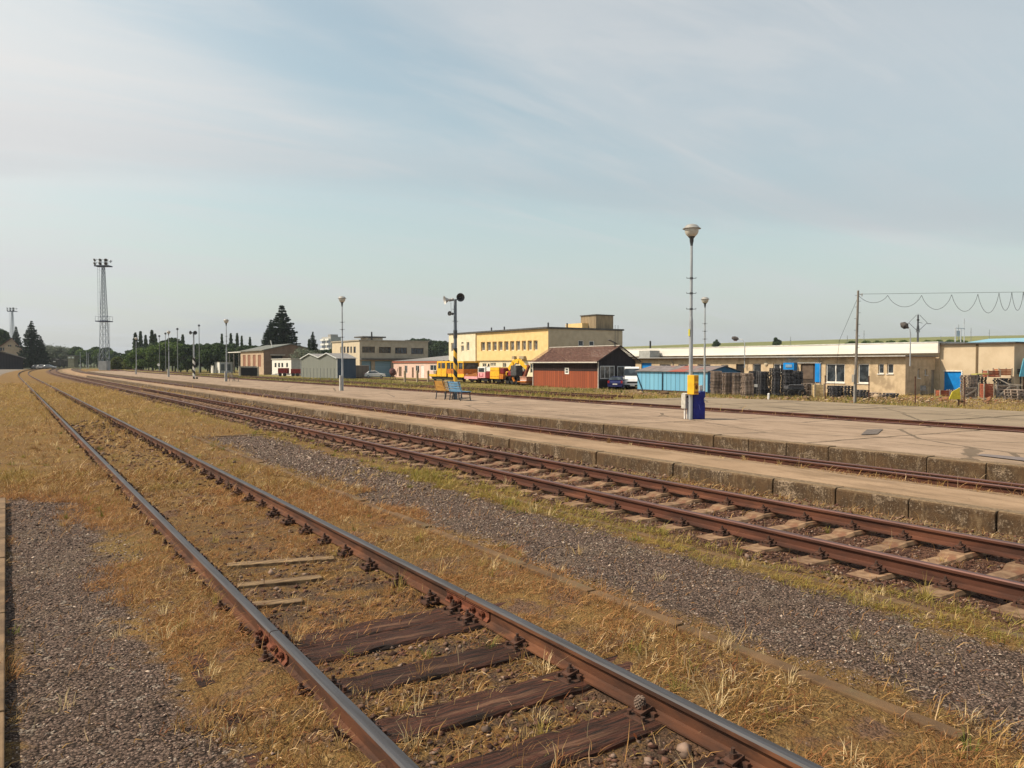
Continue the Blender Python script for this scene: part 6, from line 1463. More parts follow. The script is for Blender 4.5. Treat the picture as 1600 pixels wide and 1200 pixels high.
# ================================================================== rail vehicles on the yard track (long axis along Y)
XV = 59.2; zv = -.85
def part(name, mat, parent, fn, **k): mb = MB(); fn(mb); return mb.build(name, mat, parent, **k)
def vroot(name, label, cat, px0, px1):
    a, b_ = yX(px0, XV-1.4), yX(px1, XV-1.4); t = thing(name, label, cat, (XV, (a+b_)/2, zv)); return t, a-b_
def wheels(t, L, n=2, r=.42):
    for i in range(n):
        y = (L/2-1.1)*(1-2*i/(n-1)) if n > 1 else 0
        for s in (-1, 1): part('wheel', darkiron, t, lambda m: (m.lathe((s*.75, y, r), [(0, -.06), (r, -.06), (r+.04, -.05), (r, .06), (0, .06)], 14, Vector((s, 0, 0)))))
    part('underframe', black, t, lambda m: (m.box(-.9, .9, -L/2+.1, L/2-.1, .45, .70), m.box(-1.2, -.9, -L/2+.9, L/2-.9, .25, .6), [m.tube((sx*.8, sy*(L/2-.05), .8), (sx*.8, sy*(L/2+.35), .8), .16, n=10) for sx in (-1, 1) for sy in (-1, 1)]))
zz = lambda px, py: zX(px, py, XV-1.4)-zv
t, L = vroot('rail_crane_car', 'long yellow rail motor car with an open deck and windowed cabin', 'rail vehicle', 669.5, 725)
wheels(t, L)
yv = lambda px, t=None: yX(px, XV-1.4)
def Y_(px, t): return yX(px, XV-1.4)-t.location.y
zt_ = zz(690, 564.5); zm = zz(690, 583.5)
part('deck', yellow, t, lambda m: (m.box(-1.4, 1.4, Y_(682, t), Y_(669.5, t), .72, zz(675, 584.5))))
part('side_sill', yellow, t, lambda m: (m.box(-1.42, -1.36, Y_(725, t), Y_(700, t), .72, zz(712, 584)), m.box(1.36, 1.42, Y_(725, t), Y_(700, t), .72, zz(712, 584))))
cab = part('cab', yellow, t, lambda m: (m.box(-1.4, 1.4, Y_(697, t), Y_(682.5, t), .72, zt_)), bevel=.06)
mb = MB(); mb.box(-1.43, -1.403, Y_(688.5, t), Y_(685, t), zz(690, 575.5), zz(690, 567)); mb.box(-1.43, -1.403, Y_(695.5, t), Y_(690, t), zz(690, 575.5), zz(690, 567)); mb.build('window', glassd, cab)
mb = MB(); mb.box(-1.42, -1.402, Y_(689.5, t)-.03, Y_(689.5, t)+.03, .8, zt_-.1); mb.build('door_seam', orangep, cab)
body = part('cabin_body', orangep, t, lambda m: (m.box(-1.38, 1.38, Y_(724, t), Y_(697, t)-.02, zz(710, 584), zz(710, 576.5))))
part('roof', yellow, t, lambda m: (m.box(-1.45, 1.45, Y_(724.5, t), Y_(697, t)-.02, zz(710, 566.8), zz(710, 564.3))))
part('window_band', glassd, t, lambda m: (m.box(-1.3, 1.3, Y_(723, t), Y_(698, t), zz(710, 576.4), zz(710, 566.9))))
def posts_(m):
    for px in (697.8, 704, 710, 716, 723.4):
        for s in (-1.36, 1.36): m.box(s-.05, s+.05, Y_(px, t)-.07, Y_(px, t)+.07, zz(710, 576.3), zz(710, 566.9))
part('window_post', yellow, t, posts_)
part('headlamp', white, t, lambda m: m.lathe((-.9, Y_(725, t)-.02, 1.1), [(0, .05), (.15, .05), (.15, 0), (0, 0)], 10, Vector((0, -1, 0))))
def crane(m):
    y0 = Y_(676, t); m.tube((0, y0, zz(675, 584)), (0, y0, zz(675, 576)), .2, .16, 8); m.bar((0, y0, zz(675, 577)), (-.3, Y_(684, t), zz(680, 563.5)), .25, .3); m.bar((-.6, y0+.6, zz(672, 585)), (-.6, y0-.9, zz(676, 578)), .2, .25); m.box(-.9, -.3, y0-.1, y0+.7, zz(673, 584), zz(673, 579))
part('deck_crane', M('machine_mix', (.12, .10, .09), (.30, .26, .22), 3), t, crane)
t, L = vroot('flat_wagon', 'low orange brown flat wagon with a pink frame, coupled right of the yellow motor car', 'rail wagon', 725.5, 746)
wheels(t, L)
part('side_board', M('wagon_brown', (.34, .13, .035), (.25, .085, .02), 3), t, lambda m: (m.box(-1.4, -1.32, -L/2+.1, L/2-.1, zz(735, 588), zz(735, 585)), m.box(1.32, 1.4, -L/2+.1, L/2-.1, zz(735, 588), zz(735, 585)), m.box(-1.32, 1.32, -L/2+.1, -L/2+.18, zz(735, 588), zz(735, 583)), m.prism([(-L/2+.2, zz(735, 585)), (-L/2+.2, zz(735, 581.5)), (L*.05, zz(735, 585))], -1.38, -1.30, ax='x')))
part('frame', pinkp, t, lambda m: m.box(-1.42, 1.42, -L/2, L/2, zz(735, 592), zz(735, 588.1)))
t, L = vroot('pink_locomotive', 'small faded pink and white shunting machine with a maroon bonnet, right of the flat wagon', 'rail vehicle', 746.5, 765.5)
wheels(t, L)
ysp = Y_(758, t)
part('cab_lower', pinkp, t, lambda m: m.box(-1.4, 1.3, ysp, L/2, .7, zz(752, 582)), bevel=.04)
cu = part('cab_upper', white, t, lambda m: m.box(-1.4, 1.3, ysp, L/2, zz(752, 582)+.003, zz(752, 573.2)), bevel=.05)
mb = MB(); mb.box(-1.43, -1.403, ysp+.25, L/2-.25, zz(752, 581), zz(752, 575)); mb.build('window', glassd, cu)
mb = MB(); 
for a, b_ in ((.25, .35), (.7, .8)): mb.box(-1.42, -1.402, ysp+(L/2-ysp)*a, ysp+(L/2-ysp)*b_, .95, zz(752, 583.5))
mb.box(-1.42, -1.402, ysp+(L/2-ysp)*.25, ysp+(L/2-ysp)*.8, .9, 1.0); mb.build('door_panel', M('panel_magenta', (.45, .10, .14)), t)
bn_ = part('bonnet', maroon, t, lambda m: m.box(-1.3, 1.3, -L/2, ysp-.01, .7, zz(762, 580)))
part('bonnet_cab', white, t, lambda m: (m.box(-1.25, -1.15, -L/2+.1, ysp-.1, zz(762, 580), zz(762, 575)), m.box(-1.25, 1.2, -L/2+.1, ysp-.1, zz(762, 575), zz(762, 574))))
part('exhaust', black, t, lambda m: (m.tube((.3, L/2-.3, zz(752, 573)), (.3, L/2-.3, zz(752, 568)), .12, n=8), m.tube((.2, L/2+.2, 1.6), (.6, L/2+.3, zz(748, 570)), .07, n=6)))
t, L = vroot('ballast_machine', 'boxy yellow machine wagon with a maroon cab end, between the pink machine and the excavator', 'rail vehicle', 766, 786)
wheels(t, L, 3); yq = Y_(780, t)
part('housing', yellow, t, lambda m: m.box(-1.45, 1.4, yq, L/2, zz(772, 592), zz(772, 574)), bevel=.04)
part('hinge_strip', orangep, t, lambda m: [m.box(-1.47, -1.452, yq+.1, L/2-.1, zz(772, y)-.05, zz(772, y)) for y in (579, 588)])
part('engine', maroon, t, lambda m: (m.box(-1.3, 1.3, -L/2, yq-.02, zz(782, 584), zz(782, 575.5))), bevel=.1)
part('lower_box', orangep, t, lambda m: (m.box(-1.4, 1.3, -L/2, yq-.02, zz(782, 592), zz(782, 584.2))))
# excavator
t, L = vroot('excavator', 'yellow road rail excavator with its arm arched and bucket down beside the plank shed', 'excavator', 788, 820)
def P2(px, py, x=0): return (x, Y_(px, t), zz(px, py))
part('undercarriage', black, t, lambda m: (m.box(-1.2, 1.2, Y_(806, t), L/2-.1, .45, 1.0), [m.lathe((s*1.0, Y_(px, t), .5), [(0, -.2), (.5, -.2), (.5, .2), (0, .2)], 12, Vector((1, 0, 0))) for s in (-1, 1) for px in (791, 798, 804)]))
part('body', maroon, t, lambda m: (m.box(-1.2, 1.2, Y_(800, t), L/2-.1, 1.05, zz(792, 580))), bevel=.15)
cbx = part('cab', M('cab_dark', (.05, .05, .055), (.09, .09, .09)), t, lambda m: (m.box(-1.25, -.2, Y_(805, t), Y_(796, t), 1.1, zz(800, 571))), bevel=.1)
part('counterweight', yellow, t, lambda m: (m.box(-1.2, 1.2, L/2-.7, L/2, 1.1, 1.7)), bevel=.1)
part('boom', yellow, t, lambda m: (m.bar(P2(787.5, 577, -.5), P2(795, 565.5, -.5), .35, .6), m.bar(P2(794, 566.5, -.5), P2(804, 563.5, -.5), .35, .62), m.bar(P2(803, 563.8, -.5), P2(815.5, 575.5, -.5), .35, .5)), bevel=.03)
part('dipper_arm', M('arm_rust', (.22, .06, .03), (.10, .03, .02)), t, lambda m: (m.bar(P2(817.5, 571, -.5), P2(811, 589, -.5), .3, .4), m.bar(P2(788, 586, -.2), P2(793, 571, -.2), .25, .3), m.bar(P2(811, 587, -.5), P2(806.5, 595, -.5), .35, .3)))
part('hydraulic_ram', galv, t, lambda m: (m.tube(P2(793, 583, -.75), P2(800, 567, -.75), .07, n=8), m.tube(P2(801, 566, -.55), P2(815, 570, -.55), .07, n=8)))
part('bucket', darkiron, t, lambda m: (m.prism([(P2(804, 594)[1], P2(804, 594)[2]), (P2(812, 596)[1], P2(812, 596)[2]), (P2(815, 591)[1], P2(815, 591)[2]), (P2(808, 590)[1], P2(808, 590)[2])], -.9, -.1, ax='x')))
part('outrigger', orangep, t, lambda m: (m.box(-1.4, 1.2, Y_(821, t), Y_(808, t), .3, .42), m.bar(P2(800, 590, -1.3), P2(803, 596, -1.3), .2)))
# skip and engine near the shed
c = atd(824, 118, zv); t = thing('machine_crate', 'low pinkish metal crate at the left wall of the plank shed', 'crate', Vector((XV-.6, yX(823.5, XV-.6), zv)))
part('box', M('crate_pink', (.50, .27, .20), (.4, .2, .15), 3), t, lambda m: (m.box(-.5, .5, -.6, .9, .05, .95), m.box(-.56, .56, -.66, .96, .953, 1.03)))
part('crossbar', white, t, lambda m: m.box(-.53, -.503, -.6, .9, .5, .58))
# ================================================================== road vehicles
def carbody(m, L, Wd, prof, inset=.12):
    """prof: list (x along length, z) closed outline ; extruded across width with tumblehome"""
    n = len(prof); k = len(m.v); hs = (-Wd/2, -Wd/2+inset*.5, Wd/2-inset*.5, Wd/2)
    for w in (-1, 1):
        for x, z in prof:
            q = Wd/2-(inset if z > .95 else 0)*min(1, (z-.95)/.4 if z > .95 else 0); m.v.append((x, w*q, z))
    for i in range(n): j = (i+1) % n; m.f.append((k+i, k+j, k+n+j, k+n+i)); m.m.append(0)
    m.f.append(tuple(k+i for i in reversed(range(n)))); m.m.append(0); m.f.append(tuple(k+n+i for i in range(n))); m.m.append(0)
def make_car(label, paint, loc, rz, van=False, name='parked_car', cat='car'):
    """local +x = front"""
    t = thing(name, label, cat, loc, rz); Wd = 2.0 if van else 1.74
    if van: prof = [(-2.75, .35), (-2.78, 1.0), (-2.72, 2.35), (-2.5, 2.55), (1.0, 2.58), (1.45, 2.42), (2.05, 1.55), (2.62, 1.22), (2.8, .95), (2.8, .35)]; wb_ = (-1.75, 1.85); r = .35
    else: prof = [(-2.0, .32), (-2.05, .75), (-1.98, .98), (-1.72, 1.05), (-1.25, 1.42), (-.3, 1.48), (.25, 1.42), (.95, .98), (1.75, .85), (2.02, .65), (2.02, .32)]; wb_ = (-1.3, 1.3); r = .31
    part('body', paint, t, lambda m: carbody(m, 0, Wd, prof, .22 if not van else .18), bevel=.05)
    g = MB()
    if van:
        g.quad((1.50, -.84, 2.35), (1.50, .84, 2.35), (2.07, .92, 1.60), (2.07, -.92, 1.60)); g.v = [(x+.03, y, z+.02) for x, y, z in g.v]
        g.quad((-2.79, -.75, 1.5), (-2.79, .75, 1.5), (-2.755, .72, 2.2), (-2.755, -.72, 2.2))
        for s in (-1, 1): g.quad((.35, s*1.005, 1.45), (1.55, s*1.005, 1.45), (1.3, s*.90, 2.15), (.35, s*.90, 2.15))
    else:
        g.quad((.28, -.62, 1.43), (.28, .62, 1.43), (.93, .76, 1.02), (.93, -.76, 1.02)); g.v = [(x+.03, y, z+.02) for x, y, z in g.v]
        g.quad((-1.28, -.60, 1.43), (-1.28, .60, 1.43), (-1.74, .74, 1.09), (-1.74, -.74, 1.09)); g.v[4:] = [(x-.03, y, z+.02) for x, y, z in g.v[4:]]
        for s in (-1, 1): g.quad((-1.35, s*.855, 1.02), (.75, s*.855, 1.02), (.2, s*.70, 1.40), (-1.1, s*.70, 1.42))
    g.build('window', glassd, t)
    for wx in wb_:
        for s in (-1, 1):
            wq = part('wheel', rubber, t, lambda m: m.lathe((wx, s*(Wd/2-.1), r), [(0, -.11), (r*.8, -.11), (r, -.08), (r, .08), (r*.8, .11), (0, .11)], 16, Vector((0, s, 0)))); 
            part('rim', galv, wq, lambda m: m.lathe((wx, s*(Wd/2+.012), r), [(r*.6, -.01), (r*.55, .01), (.05, .0), (0, .01)], 12, Vector((0, s, 0))))
    lw = MATS.get('headlamp_glass') or M('headlamp_glass', (.6, .6, .62), None, 3, .2); lr = MATS.get('tail_red') or M('tail_red', (.35, .02, .02), None, 3, .3)
    fx = 2.72 if van else 1.95; rx = -2.79 if van else -2.06
    for s in (-1, 1):
        part('headlight', lw, t, lambda m: m.box(fx-.1, fx+.06, s*.72-.16, s*.72+.16, .78 if not van else .98, .92 if not van else 1.2)); part('tail_light', lr, t, lambda m: m.box(rx-.01, rx+.1, s*.74-.1, s*.74+.1, .75 if not van else 1.0, 1.02 if not van else 1.5))
    part('bumper', black if van else paint, t, lambda m: (m.box(fx, fx+.13, -Wd/2+.08, Wd/2-.08, .35, .55), m.box(rx-.06, rx+.05, -Wd/2+.08, Wd/2-.08, .35, .55)))
    part('licence_plate', white, t, lambda m: (m.box(rx-.075, rx-.06, -.26, .26, .58, .70), m.box(fx+.131, fx+.14, -.26, .26, .40, .5)))
    if van: part('grille', black, t, lambda m: m.box(2.80, 2.815, -.6, .6, .72, .9)); [part('mirror', black, t, lambda m: m.box(1.5, 1.65, s*1.02-.08+s*.1, s*1.02+.08+s*.1, 1.45, 1.8)) for s in (-1, 1)]
    return t
navy = M('navy_car_paint', (.012, .016, .10), (.010, .013, .08), 2, .25, spec=.6)
wc = M('white_car_paint', (.72, .72, .72), (.66, .66, .66), 2, .3, spec=.6); sc_ = M('silver_car_paint', (.35, .36, .38), (.3, .31, .33), 2, .3, .0, .3, spec=.6)
make_car('dark blue hatchback seen from behind beside the dark gable of the plank shed', navy, atd(966, 88.6, ZY), .685)
make_car('white delivery van facing the tracks between the blue car and the light blue shed', wc, atd(987, 90.3, ZY), -2.27, True, 'delivery_van', 'van')
make_car('white car parked before the blue garage doors of the beige block', wc, atd(586, 158, ZY), -TH+.1)
for i, (px, d, pt, lb, rz) in enumerate(((60, 285, sc_, 'silver car at the foot of the black spruce, leftmost of the four parked there', .3), (67, 282, wc, 'pale car second from the spruce in the far parking row', .2), (74, 290, wc, 'white car third from the spruce in the far parking row', -.2), (77.5, 278, sc_, 'grey car nearest to the dark freight wagons in the far parking row', .1))):
    make_car(lb, pt, atd(px, d, 0), rz-TH)
# two maroon trailers by the white building, broken machine, junk heap
mr = M('trailer_red', (.22, .02, .02), (.14, .015, .015))
for i, (a, b_, lb) in enumerate(((436, 450, 'dark red trailer before the small white building, left of the other one'), (456, 470, 'dark red trailer close to the grey garages'))):
    c = atd((a+b_)/2, 178, ZY); w = (b_-a)*178/F*1.0; t = thing('trailer', lb, 'trailer', c, -TH, 'dark red trailers')
    part('box', mr, t, lambda m: (m.box(-w/2, w/2, -.9, .9, .6, 1.9 if i == 0 else 1.7))); part('drawbar', white, t, lambda m: (m.bar((-w/2-1.0, 0, .55), (-w/2, 0, .6), .15), m.box(-w/2-1.3 if i else -w/2-1.6, -w/2-.2, -.6, -.45, .3, .5)))
    for s in (-1, 1): part('wheel', rubber, t, lambda m: m.lathe((s*w*.25, -.95, .4), [(0, -.1), (.4, -.1), (.4, .1), (0, .1)], 12, Vector((0, -1, 0))))
c = atd(613.5, 145, ZY); t = thing('cement_mixer', 'maroon drum machine on a stand left of the pink building', 'machine', c, -TH)
part('drum', M('drum_maroon', (.11, .045, .045), (.07, .03, .03), 3), t, lambda m: m.lathe((0, 0, 1.35), [(0, -.7), (.45, -.65), (.65, -.1), (.6, .3), (.35, .7), (.3, .72), (0, .5)], 14, Vector((-.4, 0, 1)))); part('stand', darkiron, t, lambda m: (m.bar((-.6, 0, 0), (0, 0, 1.2), .1), m.bar((.6, 0, 0), (0, 0, 1.2), .1), m.bar((0, .6, 0), (0, 0, 1.2), .1), m.bar((.55, 0, .4), (1.0, 0, 2.1), .08)))
for i, (px, lb) in enumerate(((632.5, 'concrete post stump before the pink building, nearer the left gable'), (652, 'concrete post stump before the middle of the pink facade'), (669, 'concrete post stump next to the deck of the yellow rail car'))):
    c = atd(px, 118, -.9); mb = MB(); mb.box(-.14, .14, -.14, .14, 0, 1.7); mb.prism([(-.14, 1.703), (0, 1.8), (.14, 1.703)], -.14, .14); o = mb.build('concrete_post', MATS.get('post_tan') or M('post_tan', (.36, .29, .20), (.26, .2, .13), 4, .9)); o.location = c; tag(o, lb, 'post', 'concrete posts before the pink building')
for i, px in enumerate(np.linspace(474, 522, 10)):
    c = atd(px, 140-i*1.4, -.95); mb = MB(); mb.tube((0, 0, 0), (0, 0, 2.0), .045, .04, 6); mb.tube((0, 0, 1.95), (0, 0, 2.05), .06, n=6); o = mb.build('fence_post', gp); o.location = c; tag(o, ORD[i]+' thin dark fence post from the left before the grey twin gabled garage', 'post', 'fence posts before the garage')
for i, (px, pyb, lb) in enumerate(((706, 600, 'thin dark stake just left of the yellow striped post'), (790, 602, 'thin dark stake before the excavator'), (1290, 625, 'rusty stake left of the big hall window'), (1358.5, 627, 'rusty stake right of the utility pole'), (1431, 630, 'rusty stake before the shaded end wall of the hall'), (1507.5, 633, 'rusty stake before the broken pallet stack at right'))):
    z0 = -.9; c = gnd(px, pyb, z0); d = Vector((c.x, c.y, 0)).dot(Vector((sT, cT, 0))); mb = MB(); h = 1.9; mb.bar((0, 0, -.2), (0, .03, h), .055); mb.tube((0, .03, h-.05), (0, .03, h+.02), .045, n=6); o = mb.build('metal_stake', rust2); o.location = c; tag(o, lb, 'stake', 'metal stakes along the yard edge')
c = gnd(1201.5, 624, -.85); mb = MB(); mb.tube((0, 0, -.1), (0, 0, .42), .09, .09, 10); mb.lathe((0, 0, .42), [(.10, 0), (.06, .05), (0, .06)], 10); o = mb.build('marker_post', white); o.location = c; tag(o, 'short white marker post before the dark pallet stacks', 'post')
c = gnd(1495, 632, -.8); t = thing('yellow_marker', 'slanting yellow board sign on a dark leg near the blue door', 'sign', c, -TH)
part('board', M('board_yellow', (.62, .52, .05), (.5, .4, .04), 8), t, lambda m: m.prism([(-.5, .35), (-.28, .85), (.22, 1.15), (.28, .35)], -.03, .03)); part('leg', darkiron, t, lambda m: m.bar((.2, .05, -.1), (.2, .05, .9), .07))
# ================================================================== pallets, crates, timber
pg = [M('pallet_greybrown', (.34, .27, .22), (.20, .15, .12), 4, .9, .2, rnd=.3, st=(1, 1, 3)), M('pallet_dark', (.12, .115, .12), (.05, .048, .05), 4, .9, .2, rnd=.3), M('pallet_fresh', (.55, .42, .22), (.42, .3, .15), 4, .9, .2, rnd=.15), M('pallet_red', (.34, .10, .05), (.22, .06, .035), 4, .9, .2, rnd=.2)]
def pallet_mesh(mat, name='pallet'):
    m = MB()
    for y in (-.55, 0, .55): m.box(-.4, .4, y-.05, y+.05, 0, .02); [m.box(x-.07, x+.07, y-.045, y+.045, .021, .098) for x in (-.32, 0, .32)]
    for x in (-.33, -.165, 0, .165, .33): m.box(x-.06, x+.06, -.6, .6, .121, .143)
    for y in (-.55, 0, .55): m.box(-.4, .4, y-.05, y+.05, .099, .120)
    o = m.build(name, mat); me = o.data; bpy.data.objects.remove(o); return me
pme = [pallet_mesh(m) for m in pg]
def stack(px, pyb, n, mi, label, rz=None, z0=-1.0, hd=.15, sc=1.0, d=None):
    p = gnd(px, pyb, z0) if d is None else atd(px, d, z0); rz = rz if rz is not None else -TH+random.uniform(-.12, .12)
    g = 'pallets in the '+label.split(' in the ')[1]
    for i in range(n):
        o = bpy.data.objects.new('pallet', pme[mi]); COL.objects.link(o); o.location = (p.x+random.uniform(-.04, .04), p.y+random.uniform(-.04, .04), z0+i*hd*sc); o.rotation_euler = (0, random.uniform(-.01, .01), rz+random.uniform(-.05, .05)); o.scale = (sc, sc, sc*1.0); tag(o, ORD[i]+' pallet from the ground'+label[label.index(' in the '):], 'pallet', g)
    return p
stack(1119, 617, 15, 0, 'grey brown pallet in the stack touching the blue gable')
stack(1135.5, 617.5, 14, 0, 'grey brown pallet in the second stack from the blue gable')
stack(1151.5, 618, 14, 0, 'grey brown pallet in the third stack from the blue gable')
stack(1168, 618.5, 14, 0, 'darker brown pallet in the fourth stack from the blue gable', d=68.5)
stack(1192, 619, 15, 1, 'near black pallet in the stack behind the white marker post')
stack(1179, 616, 15, 1, 'near black pallet in the stack set back beside the white marker post', d=73)
stack(1213, 619.5, 17, 1, 'near black pallet in the tallest stack below the blue panel')
stack(1231, 617, 16, 1, 'near black pallet in the stack right of the tallest one', d=71)
stack(1245, 616, 15, 1, 'near black pallet in the last tall stack before the dark gateway', d=72)
stack(1263, 620, 8, 0, 'brown pallet in the half height stack left of the pale crate')
stack(1304, 621.5, 7, 1, 'dark pallet in the low stack under the big hall window')
stack(1321, 621.5, 7, 1, 'dark pallet in the low stack left of the utility pole foot')
stack(1346, 623, 5, 1, 'dark pallet in the low stack right of the utility pole foot')
stack(1365, 621.5, 3, 0, 'loose pallet in the flat heap below the narrow hall window')
stack(1378, 622, 2, 0, 'loose pallet in the flat heap below the first small window')
stack(1392, 622.5, 3, 1, 'dark pallet in the flat heap near the hall corner')
stack(1514, 621, 13, 0, 'weathered pallet in the leaning stack right of the blue door', d=67)
stack(1529, 620, 13, 1, 'dark pallet in the stack behind the propped plank frames', d=70)
stack(1590, 626, 4, 0, 'bleached pallet in the stack at the right picture edge', sc=1.3, hd=.175)
stack(1566, 620, 11, 1, 'dark pallet in the stack under the orange crate', d=69)
stack(1583, 620, 12, 1, 'dark pallet in the stack left of the right picture edge', d=70)
def crate(px, pyb, w, h, dp, mat, label, z0=-1.0, d=None, rz=None, name='wooden_crate', legs=True, zc=0.0):
    p = gnd(px, pyb, z0) if d is None else atd(px, d, z0); t = thing(name, label, 'crate', p+Vector((0, 0, zc)), rz if rz is not None else -TH)
    n = max(2, int(h/.14)); 
    def side(m):
        for i in range(n):
            z = .03+i*(h-.05)/n; m.box(-w/2, w/2, -dp/2, -dp/2+.025, z, z+(h/n)*.78); m.box(-w/2, w/2, dp/2-.025, dp/2, z, z+(h/n)*.78); m.box(-w/2, -w/2+.025, -dp/2+.03, dp/2-.03, z, z+(h/n)*.78); m.box(w/2-.025, w/2, -dp/2+.03, dp/2-.03, z, z+(h/n)*.78)
    part('slat_side', mat, t, side)
    for sx in (-1, 1):
        for sy in (-1, 1): part('corner_post', MATS.get('crate_post') or M('crate_post', (.42, .36, .28), (.3, .25, .18), 4), t, lambda m: m.box(sx*(w/2+.03)-.045, sx*(w/2+.03)+.045, sy*(dp/2+.005)-.03, sy*(dp/2+.005)+.03, 0, h+.05))
    part('bottom', mat, t, lambda m: m.box(-w/2+.03, w/2-.03, -dp/2+.03, dp/2-.03, .02, .06)); return t
crate(1278.5, 621, .72, 1.15, .6, pg[2], 'pale fresh wood crate standing upright left of the big window')
crate(1477, 620, 1.25, .55, .8, pg[3], 'reddish wooden crate below the blue door, on its left side', d=70)
crate(1489.5, 620, .55, .55, .7, pg[1], 'nearly black crate at the foot of the blue door', d=69.5)
crate(1542, 625, .75, 1.3, .7, pg[3], 'upright frame crate with a red upper half among the junk at right', d=64.5)
crate(1549, 620, 1.0, .6, .8, pg[3], 'red brown crate lying on top of the dark stacks', z0=-1.0, d=68, zc=1.75)
crate(1566.5, 620, 1.1, .6, .8, M('crate_orange', (.46, .17, .07), (.33, .12, .05), 4), 'orange brown crate, topmost of the right stacks', d=68.5, zc=1.9)
crate(1590, 620, 1.6, .5, .8, pg[1], 'dark crate on top of the stack next to the right picture edge', d=69.5, zc=2.0)
def frame(px, d, w, h, label, diag=1, z0=-1.0):
    p = atd(px, d, z0); t = thing('plank_frame', label, 'wooden frame', p, -TH); gm = MATS.get('frame_wood') or M('frame_wood', (.36, .32, .27), (.24, .2, .17), 5, .9)
    part('frame_bar', gm, t, lambda m: (m.box(-w/2, -w/2+.1, -.05, .05, 0, h), m.box(w/2-.1, w/2, -.05, .05, 0, h), m.box(-w/2+.101, w/2-.101, -.04, .04, h-.12, h-.02), m.box(-w/2+.101, w/2-.101, -.04, .04, .02, .12)))
    part('diagonal', gm, t, lambda m: m.bar((-w/2*diag+.06*diag, -.07, .15), (w/2*diag-.06*diag, -.07, h-.2), .04, .12)); part('back_plank', pg[0], t, lambda m: [m.box(-w/2+.12, w/2-.12, .06, .1, h*f, h*f+.16) for f in (.12, .35, .58, .8)]); return t
frame(1516.5, 65.5, 1.1, .95, 'small leaning plank frame with a diagonal before the weathered stack', 1)
frame(1568, 64.5, 1.15, 1.2, 'large plank frame with a diagonal under the orange crate', 1)
frame(1583, 65.5, .9, 1.1, 'narrow plank frame between the large one and the bleached pallets', -1)
mb = MB(); a = atd(1492, 64, -.93); b_ = atd(1576, 63, -.93); mb.bar(a, b_, .12, .1); o = mb.build('timber_beam', MATS['frame_wood']); tag(o, 'long thin timber beam lying before the junk stacks', 'beam')
mb = MB(); a = atd(1522, 67, .97+.05); b_ = atd(1541, 67, 1.0+.05); mb.bar(a, b_, .8, .1); o = mb.build('tarp_board', M('board_mustard', (.46, .42, .12), (.36, .32, .1), 3)); tag(o, 'mustard yellow board laid over the top of the dark stacks', 'board')
for i, (px0, z0_, px1, z1_, lb) in enumerate(((1536, .9, 1562, .75, 'loose red brown plank on the crates, upper one'), (1560, .55, 1578, .05, 'grey plank sliding off the stacks at right'), (1575, .1, 1598, .0, 'short grey plank lying on the stacks by the picture edge'))):
    mb = MB(); mb.bar(atd(px0, 66.5, z0_+.1), atd(px1, 66, z1_+.1), .2, .07); o = mb.build('loose_plank', pg[3] if i == 0 else MATS['frame_wood']); tag(o, lb, 'plank')
c = atd(1601, 68.5, -1); t = thing('blue_tarp_frame', 'light blue slanting panel peeking in at the right picture edge', 'panel', c, -TH)
part('panel', M('panel_sky', (.12, .42, .58)), t, lambda m: m.prism([(-.45, 1.8), (-.1, 3.4), (.6, 3.4), (.6, 1.8)], -.04, .04)); part('leg', darkiron, t, lambda m: (m.box(-.1, 0, -.04, .04, 0, 1.79), m.box(.4, .5, -.04, .04, 0, 1.79)))
p = atd(1181.5, 67.4, 0); mb = MB(); mb.box(-.13, .13, -.01, .01, -.2, .05); o = mb.build('paper_tag', white); o.location = (p.x, p.y, .1); o.rotation_euler = (0, 0, -TH); tag(o, 'small white paper tag pinned on the fourth grey pallet stack', 'notice')
# dark forklift-like machine with tyres under the blue panel
c = atd(1241, 67.8, -1); t = thing('old_trailer', 'black low trailer with worn tyres parked before the tall dark pallets', 'trailer', c, -TH)
part('chassis', black, t, lambda m: (m.box(-.8, .8, -.6, .6, .5, .75), m.bar((-.8, -.5, .6), (-1.3, -.5, .5), .1)), bevel=.03)
part('load', M('load_dark', (.05, .05, .055), (.10, .10, .11), 6), t, lambda m: (m.box(-.7, .7, -.5, .5, .753, 1.0), m.tube((-.6, -.5, 1.06), (.6, -.5, 1.06), .08)))
for s in (-1, 1): part('tyre', rubber, t, lambda m: m.lathe((s*.5, -.62, .35), [(.15, -.1), (.33, -.1), (.36, 0), (.33, .1), (.15, .1)], 14, Vector((0, -1, 0))))
# chair-like junk by the shaded wall
c = Vector((xY(1444, ya-.9), ya-.9, -1)); t = thing('metal_chair', 'dark metal chair standing by the shaded end wall of the hall', 'chair', c, .3)
part('seat', galvd, t, lambda m: m.box(-.25, .25, -.25, .25, .42, .46)); part('backrest', galvd, t, lambda m: (m.box(-.25, -.21, -.25, .25, .5, .92)))
for sx in (-.22, .22):
    for sy in (-.22, .22): part('leg', galvd, t, lambda m: m.bar((sx, sy, 0), (sx, sy, .42), .035))
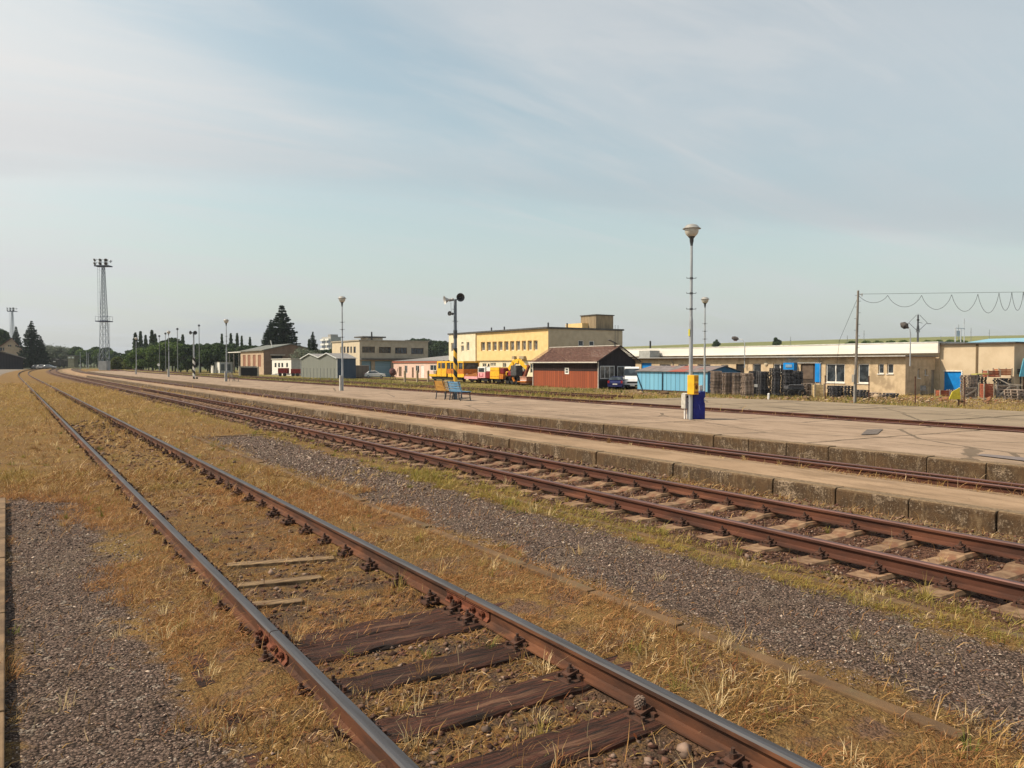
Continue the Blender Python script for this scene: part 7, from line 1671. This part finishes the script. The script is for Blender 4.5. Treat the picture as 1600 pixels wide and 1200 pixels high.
# rubble strip along the yard edge (countless)
n = 5200; 
pxr = rng.uniform(940, 1660, n); dd = rng.uniform(56, 66, n)+np.where(pxr < 1100, 12, 0); rr = (pxr-800)/F
xr_ = rr*dd*cT+dd*sT; yr_ = -rr*dd*sT+dd*cT; s = rng.lognormal(-2.7, .55, n); zr2 = gz(xr_, yr_)+s*.3
base = np.array([[1, 0, 0], [-1, 0, 0], [0, 1, 0], [0, -1, 0], [0, 0, 1], [0, 0, -1]], float); v = base[None]*rng.uniform(.5, 1.1, (n, 6, 1))+rng.normal(0, .2, (n, 6, 3)); v[:, :, 2] *= .6
co_ = (np.stack([xr_, yr_, zr2], 1)[:, None]+v*s[:, None, None]).reshape(-1, 3); F8 = np.array([[0, 2, 4], [2, 1, 4], [1, 3, 4], [3, 0, 4], [2, 0, 5], [1, 2, 5], [3, 1, 5], [0, 3, 5]]); f_ = ((np.arange(n)*6)[:, None, None]+F8[None]).reshape(-1, 3)
cc_ = np.array([[.20, .13, .075], [.28, .19, .12], [.13, .085, .05], [.36, .27, .18], [.24, .11, .06]]); bulk('rubble', co_, f_, np.repeat(cc_[rng.integers(0, 5, n)], 6, 0), stonem)
# far grass tufts in the yard and on the green strip
n = 42000; x = rng.uniform(24.8, 58, n); y = rng.uniform(20, 150, n); K = (fbm(x, y, .25, 61)+rng.normal(0, .06, n) > .5) & ~((x < 33.2) & (y < 32)); x, y = x[K], y[K]; n = len(x); z = gz(x, y)-.02
L_ = rng.uniform(.10, .32, n); az = rng.uniform(0, 6.28, n); w = .05; wv = np.stack([np.cos(az), np.sin(az), 0*az], 1)*w; b0 = np.stack([x, y, z], 1); tp = b0+np.stack([rng.normal(0, .08, n), rng.normal(0, .08, n), L_], 1)
co_ = np.stack([b0-wv, b0+wv, tp], 1).reshape(-1, 3); f_ = (np.arange(n)*3)[:, None]+np.array([[0, 1, 2]]); gcol = np.array([[.20, .19, .05], [.28, .24, .08], [.15, .16, .04], [.33, .26, .11]]); bulk('tall_grass', co_, f_, np.repeat(gcol[rng.integers(0, 4, n)]*rng.uniform(.7, 1.2, (n, 1)), 3, 0), grassm)
# ================================================================== haze
mb = MB(); mb.box(-900, 1700, -700, 1500, -30, 75)
hz = mb.build('haze', M('haze_surface', (1, 1, 1))); hz['kind'] = 'stuff'
hm = hz.data.materials[0]; ht = hm.node_tree; ht.nodes.clear()
ho = N(ht, 'ShaderNodeOutputMaterial'); hv = N(ht, 'ShaderNodeVolumePrincipled'); setin(hv, {'Color': (.78, .86, .95, 1), 'Density': .00012, 'Anisotropy': .2}); ht.links.new(hv.outputs[0], ho.inputs['Volume'])
